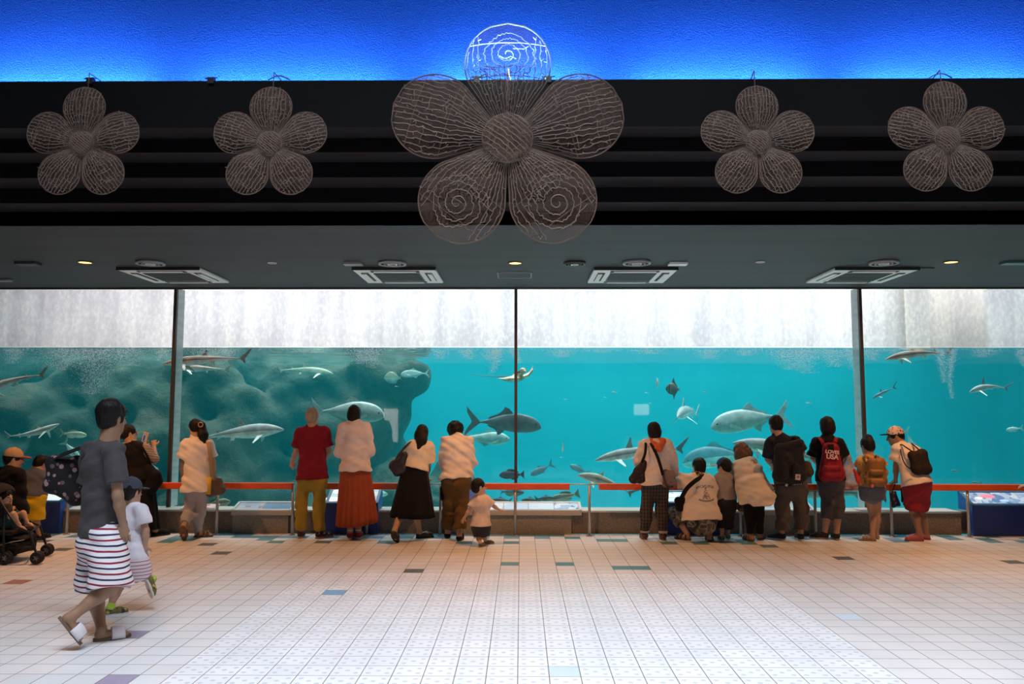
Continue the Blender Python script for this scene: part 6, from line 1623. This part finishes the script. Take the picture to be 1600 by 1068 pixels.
def fish(kind, nose, tail, Y, label, back, belly, cat='fish', bend=0.0, dz=0.0, up=None, fins=None, group=None, name=None, girth=1.0, tip=None, stripe=None, roll=0.0, pw=1.0, small=False, lat=0.0):
    """nose and tail root in pixels; dz: how much farther the tail is; bend bows the spine in the picture plane, lat sideways"""
    A = V3(at(nose[0], nose[1], Y)); B = V3(at(tail[0], tail[1], Y + dz)); L = float(np.linalg.norm(B - A)); t = (B - A) / L
    u = np.array([0, 0, 1.0]) if up is None else unit(up); u = unit(u - t * (u @ t)); w = np.cross(t, u)
    if roll: u, w = u * math.cos(roll) + w * math.sin(roll), w * math.cos(roll) - u * math.sin(roll)
    st, ht, hb, wr = PROF[kind]; N = 14 if small else 26; n_ = 10 if small else 20
    def S_(s): return A + t * (L * s) + u * (L * bend * 4 * s * (1 - s)) + w * (L * lat * math.sin(PI * 1.2 * s))
    def H(s): return np.interp(s, st, ht) * L * girth, np.interp(s, st, hb) * L * girth
    e = empty(name or ('shark' if kind == 'shark' else 'fish'), tuple(S_(0.4)), label, cat, group)
    rings = []
    for i in range(N + 1):
        s = (i / N) ** 1.25; a, b_ = H(s); c = S_(s); r = []; wd = 0.5 * (a + b_) * wr * pw
        for k in range(n_):
            an = 2 * PI * k / n_; z = math.sin(an); y = math.cos(an)
            r.append(c + u * (z * (a if z > 0 else b_)) + w * (wd * math.copysign(abs(y) ** 0.9, y)))
        rings.append([tuple(p) for p in r])
    m = MB(); m.loft(rings); mats = [back, belly] + ([stripe] if stripe else [])
    o = m.build('body', mats, e, True, fix=True)
    cen = np.empty(len(o.data.polygons) * 3, np.float32); o.data.polygons.foreach_get('center', cen); cen = cen.reshape(-1, 3); mi = []
    for c in cen:
        s = float((c - A) @ t) / L; d = float((c - S_(min(1, max(0, s)))) @ u); a, b_ = H(min(1, max(0, s)))
        k = 1 if d < (-0.1 * b_) else 0
        if stripe and (abs(s - 0.10) < 0.035 or abs(s - 0.28) < 0.04): k = 2
        mi.append(k)
    o.data.polygons.foreach_set('material_index', mi)
    def fin(nm, pts, th, ax, m_, curve=0.0):
        """outline points given as (along, out) in body lengths about a root frame"""
        root, f1, f2, f3 = ax
        poly = [root + f1 * (p[0] * L) + f2 * (p[1] * L) + f3 * (curve * L * (p[1] ** 2) * 8) for p in pts]
        m = MB(); m.prism([tuple(p - f3 * th * L / 2) for p in poly], tuple(f3 * th * L)); return m.build(nm, m_, e)
    th = 0.006 if kind == 'shark' else 0.008
    F_ = fins or {}
    if kind == 'shark':
        d = F_.get('dorsal', (0.36, 0.105)); r0 = S_(d[0]) + u * (H(d[0])[0] * 0.85); h = d[1]
        fo = fin('dorsal_fin', [(-0.045, -0.01), (0.015, h * 0.62), (0.045, h), (0.058, h * 0.96), (0.052, h * 0.5), (0.06, -0.005)], th, (r0, t, u, w), back)
        if tip is not None:
            m = MB(); m.prism([tuple(r0 + t * (p[0] * L) + u * (p[1] * L) - w * (th * 0.7 * L)) for p in ((0.018, h * 0.66), (0.045, h * 1.02), (0.060, h * 0.97), (0.054, h * 0.66))], tuple(w * th * 1.4 * L)); m.build('fin_tip', tip, fo)
        r0 = S_(0.80) + u * (H(0.80)[0] * 0.8); fin('second_dorsal_fin', [(-0.02, -0.005), (0.015, 0.03), (0.03, 0.032), (0.028, -0.003)], th, (r0, t, u, w), back)
        r0 = S_(0.80) - u * (H(0.80)[1] * 0.8); fin('anal_fin', [(-0.02, -0.005), (0.015, 0.03), (0.03, 0.032), (0.028, -0.003)], th, (r0, t, -u, w), belly)
        for sg in (-1, 1):
            ps = F_.get('pec', 0.15); r0 = S_(0.26) + w * sg * (H(0.26)[0] * 0.6) - u * (H(0.26)[1] * 0.55); o2 = unit(w * sg * 0.75 - u * 0.62)
            pf = fin('pectoral_fin', [(-0.03, -0.01), (0.03, ps * 0.55), (0.075, ps), (0.088, ps * 0.95), (0.065, ps * 0.4), (0.045, -0.01)], th, (r0, t, o2, unit(np.cross(t, o2))), belly if sg * w[1] < 0 else back)
            r0 = S_(0.62) - u * (H(0.62)[1] * 0.8) + w * sg * H(0.62)[0] * 0.3; o2 = unit(w * sg * 0.4 - u); fin('pelvic_fin', [(-0.02, -0.01), (0.02, 0.045), (0.04, 0.045), (0.035, -0.01)], th, (r0, t, o2, unit(np.cross(t, o2))), belly)
        te = unit(S_(1.0) - S_(0.93)); tu = unit(u - te * (u @ te)); ta = F_.get('tail', 1.0)
        fo = fin('tail_fin', [(-0.03, 0.0), (0.03, 0.055 * ta), (0.13 * ta, 0.135 * ta), (0.165 * ta, 0.16 * ta), (0.160 * ta, 0.135 * ta), (0.09, 0.055 * ta), (0.055, 0.0), (0.075 * ta, -0.045 * ta), (0.07 * ta, -0.07 * ta), (0.02, -0.025), (-0.03, -0.004)], th, (S_(1.0), te, tu, w), back)
        if tip is not None:
            m = MB(); m.prism([tuple(S_(1.0) + te * (p[0] * L) + tu * (p[1] * L) - w * (th * 0.7 * L)) for p in ((0.040 * ta, -0.045 * ta), (0.068 * ta, -0.04 * ta), (0.071 * ta, -0.072 * ta), (0.058 * ta, -0.062 * ta))], tuple(w * th * 1.4 * L)); m.build('fin_tip', tip, fo)
    elif not small:
        te = t; ta = F_.get('tail', 0.26)
        fork = F_.get('fork', 0.55)
        fin('tail_fin', [(-0.02, 0.016), (ta * 0.45, ta * 0.55), (ta * 0.9, ta), (ta * 0.82, ta * 0.6), (ta * (1 - fork), 0.0), (ta * 0.82, -ta * 0.6), (ta * 0.9, -ta), (ta * 0.45, -ta * 0.55), (-0.02, -0.016)], th, (S_(1.0), te, u, w), back)
        d0, d1, dh = F_.get('dorsal', (0.38, 0.85, 0.09)); pts = [(d0 - 0.01, 0)]
        def top(s): return S_(s) + u * H(s)[0] * 0.93
        def ff(nm, s0, s1, h, sg, m_):
            base = [S_(s0 + (s1 - s0) * i / 8) + u * sg * (H(s0 + (s1 - s0) * i / 8)[0 if sg > 0 else 1] * 0.92) for i in range(9)]
            prof_ = [0.0, 0.75, 1.0, 0.62, 0.42, 0.34, 0.3, 0.28, 0.22] if F_.get('sickle', True) else [0.0, 0.6, 0.8, 0.9, 1.0, 1.0, 0.95, 0.8, 0.4]
            tp = [base[i] + u * sg * (h * L * prof_[i]) + t * (0.05 * L * prof_[i]) for i in range(9)]
            poly = [tuple(p - w * th * L / 2) for p in base + tp[::-1][:-1]]; m = MB()
            half = [(base[i], base[i + 1], tp[i + 1], tp[i]) for i in range(8)]
            m.prism(poly, tuple(w * th * L)); m.build(nm, m_, e)
        ff('dorsal_fin', d0, d1, dh, 1, back); ff('anal_fin', max(0.5, d0 + 0.12), d1, dh * 0.9, -1, back if kind == 'bat' else belly)
        for sg in (-1, 1):
            pl = F_.get('pec', 0.20); r0 = S_(0.27) + w * sg * (H(0.27)[0] * wr * 0.93) - u * (H(0.27)[1] * 0.25); o2 = unit(w * sg * 0.35 - u * 0.5 + t)
            side = unit(u * 0.8 + t * 0.3); fin('pectoral_fin', [(-0.02, 0.0), (-0.015, pl * 0.5), (0.0, pl), (0.03, pl * 0.6), (0.03, 0.0)], th, (r0, side, o2, unit(np.cross(side, o2))), belly)
        s_ = 0.09
        for sg in (-1, 1):
            m = MB(); m.ell(S_(s_) + w * sg * (0.5 * sum(H(s_)) * wr * pw * 0.93) + u * H(s_)[0] * 0.25, (0.014 * L,) * 3, None, 8, 6); m.build('eye', M_fe, e, True)
    else:
        ta = 0.24; fin('tail_fin', [(-0.02, 0.02), (ta, ta * 0.8), (ta * 0.6, 0), (ta, -ta * 0.8), (-0.02, -0.02)], 0.015, (S_(1.0), t, u, w), back)
    if kind == 'shark':
        for sg in (-1, 1): m = MB(); m.ell(S_(0.075) + w * sg * (0.5 * sum(H(0.075)) * wr * 0.92) + u * H(0.075)[0] * 0.1, (0.006 * L,) * 3, None, 8, 6); m.build('eye', M_fe, e, True)
    return e


M_fe = mat('fish_eye', (0.01, 0.01, 0.012), 0.2)
TANB, PALE = fmat('tan_back', (0.48, 0.37, 0.29)), fmat('pale_belly', (0.80, 0.76, 0.66)); GREY, WHT = fmat('grey_back', (0.30, 0.31, 0.31)), fmat('white_belly', (0.78, 0.82, 0.78))
SILV, SILB = fmat('silver_back', (0.44, 0.55, 0.55), 0.3), fmat('silver_belly', (0.34, 0.50, 0.47), 0.35); DKB, DKV = fmat('slate_back', (0.14, 0.22, 0.26)), fmat('slate_belly', (0.13, 0.21, 0.25)); BRN = fmat('dark_brown', (0.05, 0.045, 0.05)); TIPK = mat('black_fin_tip', (0.008, 0.008, 0.01), 0.6)
OLV = fmat('olive', (0.30, 0.33, 0.22)); TEAL = fmat('teal_pale', (0.36, 0.55, 0.50)); WHF = fmat('white_fish', (0.80, 0.80, 0.74)); BATG, BATS = fmat('bat_grey', (0.20, 0.19, 0.17)), fmat('bat_stripe', (0.035, 0.035, 0.035))
GS = 'sharks in the tank'; GF = 'large fish in the tank'
fish('shark', (-42, 622), (62, 586), 12.2, 'tan shark entering at the left edge below the water line', TANB, PALE, 'shark', 0.05, group=GS, fins={'dorsal': (0.36, 0.06), 'tail': 0.85})
fish('shark', (93, 662), (16, 681), 12.3, 'whitish shark swimming right at the left edge above the kiosk', fmat('milky', (0.62, 0.60, 0.54)), PALE, 'shark', -0.05, group=GS, fins={'dorsal': (0.40, 0.07), 'pec': 0.20, 'tail': 0.7})
fish('shark', (254, 569), (376, 560), 12.0, 'upper blacktip shark beside the left acrylic joint, black dorsal tip', TANB, WHT, 'shark', 0.02, group=GS, tip=TIPK, fins={'dorsal': (0.52, 0.075), 'tail': 0.85}, girth=0.95)
fish('shark', (270, 574), (352, 577), 12.5, 'lower blacktip shark overlapped by the other one at the left joint', TANB, WHT, 'shark', 0.0, 0.4, group=GS, tip=TIPK, fins={'dorsal': (0.40, 0.17), 'tail': 0.9}, girth=1.1)
fish('shark', (521, 584), (442, 578), 14.0, 'pale olive shark swimming right high above the grey haired man', fmat('olive_pale', (0.36, 0.42, 0.30)), PALE, 'shark', 0.03, group=GS, fins={'dorsal': (0.56, 0.10), 'tail': 0.7}, girth=1.15)
fish('shark', (444, 671), (318, 684), 12.7, 'grey shark swimming right behind the woman in the cream shirt', GREY, WHT, 'shark', 0.02, group=GS, fins={'dorsal': (0.50, 0.12)}, girth=1.35)
fish('shark', (929, 720), (1058, 701), 12.6, 'grey shark swimming left behind the woman with the orange hood', GREY, WHT, 'shark', 0.03, group=GS, fins={'dorsal': (0.42, 0.13), 'tail': 0.9}, girth=1.05)
fish('shark', (902, 742), (982, 769), 12.1, 'small pale shark crossing the gap in the orange rail', fmat('sand', (0.45, 0.44, 0.36)), PALE, 'shark', 0.05, group=GS, fins={'dorsal': (0.40, 0.09), 'tail': 1.0, 'pec': 0.17}, girth=1.45)
fish('shark', (1058, 652), (1088, 647), 13.6, 'white bellied shark facing the glass right of the batfish', GREY, WHT, 'shark', 0.05, 1.3, group=GS, fins={'dorsal': (0.30, 0.12)}, girth=1.2)
fish('shark', (1144, 692), (1292, 726), 12.8, 'grey shark with pale snout tip behind the man with black backpack', GREY, TEAL, 'shark', 0.05, group=GS, fins={'dorsal': (0.45, 0.06)}, girth=1.15)
fish('shark', (1195, 764), (1372, 772), 12.2, 'long grey shark lying low behind the red backpack woman', DKV, TEAL, 'shark', 0.0, group=GS, girth=1.0)
fish('shark', (1383, 562), (1478, 552), 12.1, 'tan shark just under the water line right of the right joint', TANB, PALE, 'shark', 0.045, group=GS, fins={'dorsal': (0.43, 0.05), 'tail': 0.75}, girth=1.0)
fish('shark', (1363, 623), (1396, 606), 13.6, 'small dark shark below the water line right of the right joint', fmat('charcoal', (0.06, 0.07, 0.09)), GREY, 'shark', 0.03, group=GS, fins={'dorsal': (0.45, 0.15), 'tail': 1.5}, girth=1.2)
fish('shark', (1514, 613), (1570, 606), 12.9, 'grey shark with tall dorsal fin near the right edge', GREY, WHT, 'shark', 0.09, group=GS, fins={'dorsal': (0.42, 0.25), 'tail': 1.3, 'pec': 0.26}, girth=1.35)
J = dict(group=GF)
fish('jack', (601, 649), (503, 642), 12.9, 'silvery giant trevally swimming right above the rust skirt woman', SILV, SILB, fins={'tail': 0.20, 'dorsal': (0.40, 0.85, 0.10)}, girth=1.08, bend=0.03, **J)
fish('jack', (846, 667), (748, 659), 12.7, 'big slate blue trevally swimming right across the central joint', DKB, DKV, fins={'tail': 0.24, 'dorsal': (0.45, 0.85, 0.12)}, bend=0.03, girth=1.0, **J)
fish('grouper', (797, 686), (733, 683), 13.5, 'pale trevally below the slate blue one left of the central joint', SILB, TEAL, fins={'tail': 0.18}, **J)
fish('jack', (1111, 668), (1214, 650), 13.3, 'giant silver trevally swimming left above the capped child', SILV, SILB, fins={'tail': 0.22, 'dorsal': (0.50, 0.85, 0.12)}, bend=0.03, girth=1.1, **J)
fish('jack', (1066, 724), (1166, 712), 14.6, 'faint trevally swimming left behind the heads of the squatting man and child', DKV, TEAL, fins={'tail': 0.2}, bend=0.05, girth=1.1, **J)
fish('jack', (626, 585), (664, 583), 14.0, 'pale fish swimming left at the corner of the rock face', TEAL, WHT, fins={'tail': 0.2}, bend=0.02, **J)
fish('bat', (600, 590), (624, 590), 14.1, 'round pale fish beside the corner of the rock face', OLV, TEAL, fins={'tail': 0.15, 'sickle': False}, **J)
fish('slim', (136, 680), (100, 677), 12.9, 'yellowish fish right of the whitish shark at the left', OLV, PALE, fins={'tail': 0.2, 'sickle': False}, girth=1.25, **J)
fish('slim', (124, 718), (104, 694), 12.8, 'pale teal fish diving beside the shoulder of the foreground man', TEAL, WHT, fins={'tail': 0.3}, girth=1.7, up=(1, 0, 0.4), **J)
fish('grouper', (780, 742), (813, 741), 12.6, 'dark brown fish just above the rail at the central joint', BRN, BRN, fins={'tail': 0.22, 'sickle': False, 'fork': 0.15, 'dorsal': (0.3, 0.9, 0.12)}, girth=1.25, **J)
fish('jack', (829, 742), (858, 727), 13.6, 'slate trevally above the rail right of the central joint', DKB, DKV, fins={'tail': 0.28}, girth=1.1, **J)
fish('jack', (890, 727), (916, 737), 13.6, 'slate trevally above the gap in the rail', DKB, DKV, fins={'tail': 0.28}, girth=1.1, **J)
fish('bat', (1040, 607), (1060, 608), 12.9, 'striped batfish in the open water right of centre', BATG, BATG, fins={'tail': 0.16, 'dorsal': (0.45, 0.9, 0.50)}, stripe=BATS, girth=1.2, **J)
fish('slim', (1027, 590), (1027, 604), 13.2, 'white sliver of a fish left of the batfish', WHF, WHF, fins={'tail': 0.12, 'sickle': False}, up=(-1, 0, 0), girth=1.0, **J)
fish('grouper', (819, 769), (786, 768), 12.4, 'grey fish under the rail at the central joint', DKV, OLV, fins={'tail': 0.15, 'sickle': False}, girth=1.1, **J)
fish('grouper', (860, 781), (898, 772), 12.2, 'pale olive grouper behind the white lit panels', OLV, PALE, fins={'tail': 0.22, 'sickle': False, 'fork': 0.2}, girth=1.05, **J)
for x, y, s_, lb in ((783, 781, 1, 'grey fish resting at the left end of the white lit panels'), (829, 781, 1, 'grey fish resting above the middle of the white lit panels'), (852, 778, -1, 'grey fish resting near the pale olive grouper')):
    fish('grouper', (x - 14 * s_, y), (x + 12 * s_, y + 1), 12.1, lb, DKV, OLV, fins={'tail': 0.25, 'dorsal': (0.35, 0.8, 0.10)}, **J)
m = None
for k, (x, y) in enumerate(((781, 774), (822, 776), (845, 779), (855, 780))): pass
fish('slim', (360, 783), (324, 789), 11.95, 'pale fish low behind the post beside the woman in the cream shirt', OLV, PALE, fins={'tail': 0.22, 'sickle': False}, girth=1.6, **J)
fish('slim', (1572, 672), (1594, 669), 13.6, 'pale teal fish near the right edge above the kiosk', TEAL, WHT, fins={'tail': 0.25}, girth=1.5, **J)
fish('slim', (250, 741), (238, 726), 12.4, 'pale fish tail up between the black dress and the left joint', TEAL, WHT, fins={'tail': 0.3}, girth=1.3, up=(1, 0, 0.3), **J)
fish('jack', (1435, 716), (1417, 676), 13.4, 'pale thin fish rising above the cap of the leaning boy', TEAL, WHT, fins={'tail': 0.2}, girth=0.5, up=(1, 0, 0.3), **J)
fish('slim', (606, 772), (566, 769), 13.4, 'pale fish at the foot of the rocks beside the rust skirt', TEAL, PALE, fins={'tail': 0.2}, girth=1.2, **J)
for x, y, l, lb in ((960, 612, 7, 'leftmost bright one of the row left of the batfish'), (945, 620, 4, 'dim one below the row left of the batfish'), (883, 623, 5, 'lone one right of the eagle ray'), (1010, 613, 5, 'one just left of the batfish'), (1016, 629, 4, 'one above the pale reflection'), (1101, 612, 6, 'lone one right of the batfish'), (879, 700, 9, 'one above the rail right of the central joint'), (877, 714, 4, 'one under its neighbour above the rail'), (1492, 735, 11, 'yellowish one at the right above the rail'), (1525, 753, 13, 'yellowish one just above the rail at the right'), (1263, 629, 8, 'one left of the right joint'), (619, 603, 5, 'one at the edge of the rock face')):
    ye = x > 1400; v = x == 879
    fish('slim', (x - l / 2, y) if not v else (x, y + 6), (x + l / 2, y + 0.5) if not v else (x + 1, y - 6), 12.8, 'tiny pale fish, ' + lb, OLV if ye else WHF, OLV if ye else WHF, up=(1, 0, 0) if v else None, small=True, group='tiny fish in open water', name='small_fish', girth=1.2)
# eagle ray
Yr = 12.6; q_ = pp(Yr); q = Sculpt(0.012)
C0 = q_(806, 589); e = empty('eagle_ray', tuple(C0), 'eagle ray with long whip tail crossing the central joint', 'ray')
q.cap(q_(806, 586, 0.12), q_(816, 581, -0.14), 0.055, 0.045, 0.05); 
q.chain([q_(806, 590, 0.0), q_(792, 592, 0.03), q_(777, 591, 0.06)], [0.085, 0.055, 0.010], 0.03, np.array([0, 1.0, 0.25]), 0.42)
q.chain([q_(806, 590, 0.0), q_(822, 587, 0.03), q_(830, 580, 0.06), q_(833, 571, 0.08)], [0.085, 0.062, 0.040, 0.012], 0.03, np.array([0, 1.0, 0.1]), 0.38)
q.ell(q_(805, 592, -0.01), (0.12, 0.16, 0.040), None, 0.05)
RAYB = fmat('ray_back', (0.10, 0.09, 0.08)); RAYW = fmat('ray_belly', (0.62, 0.58, 0.42))
put(q, 'body', [RAYW, RAYB], e, lambda c: (c[:, 2] > np.interp(c[:, 0], [q_(777, 591)[0], q_(800, 588)[0], q_(822, 585)[0], q_(833, 571)[0]], [q_(777, 590)[2], q_(800, 584)[2], q_(822, 582)[2], q_(833, 568)[2]])).astype(int))
q = Sculpt(0.010); q.ell(q_(817, 578, -0.16), (0.052, 0.06, 0.040), None, 0.02); q.ell(q_(820, 580, -0.21), (0.03, 0.03, 0.018), None, 0.02); put(q, 'head', RAYW, e)
for dx in (-3.6, 4.0): m = MB(); m.ell(q_(817 + dx, 577, -0.18), (0.012,) * 3, None, 8, 6); m.build('eye', M_fe, e, True)
m = MB(); m.tube([tuple(q_(x, y, d)) for x, y, d in ((797, 588, 0.15), (778, 588, 0.2), (755, 587, 0.22), (732, 584, 0.2))], [0.010, 0.007, 0.005, 0.003], 6); m.build('tail', RAYB, e, True)
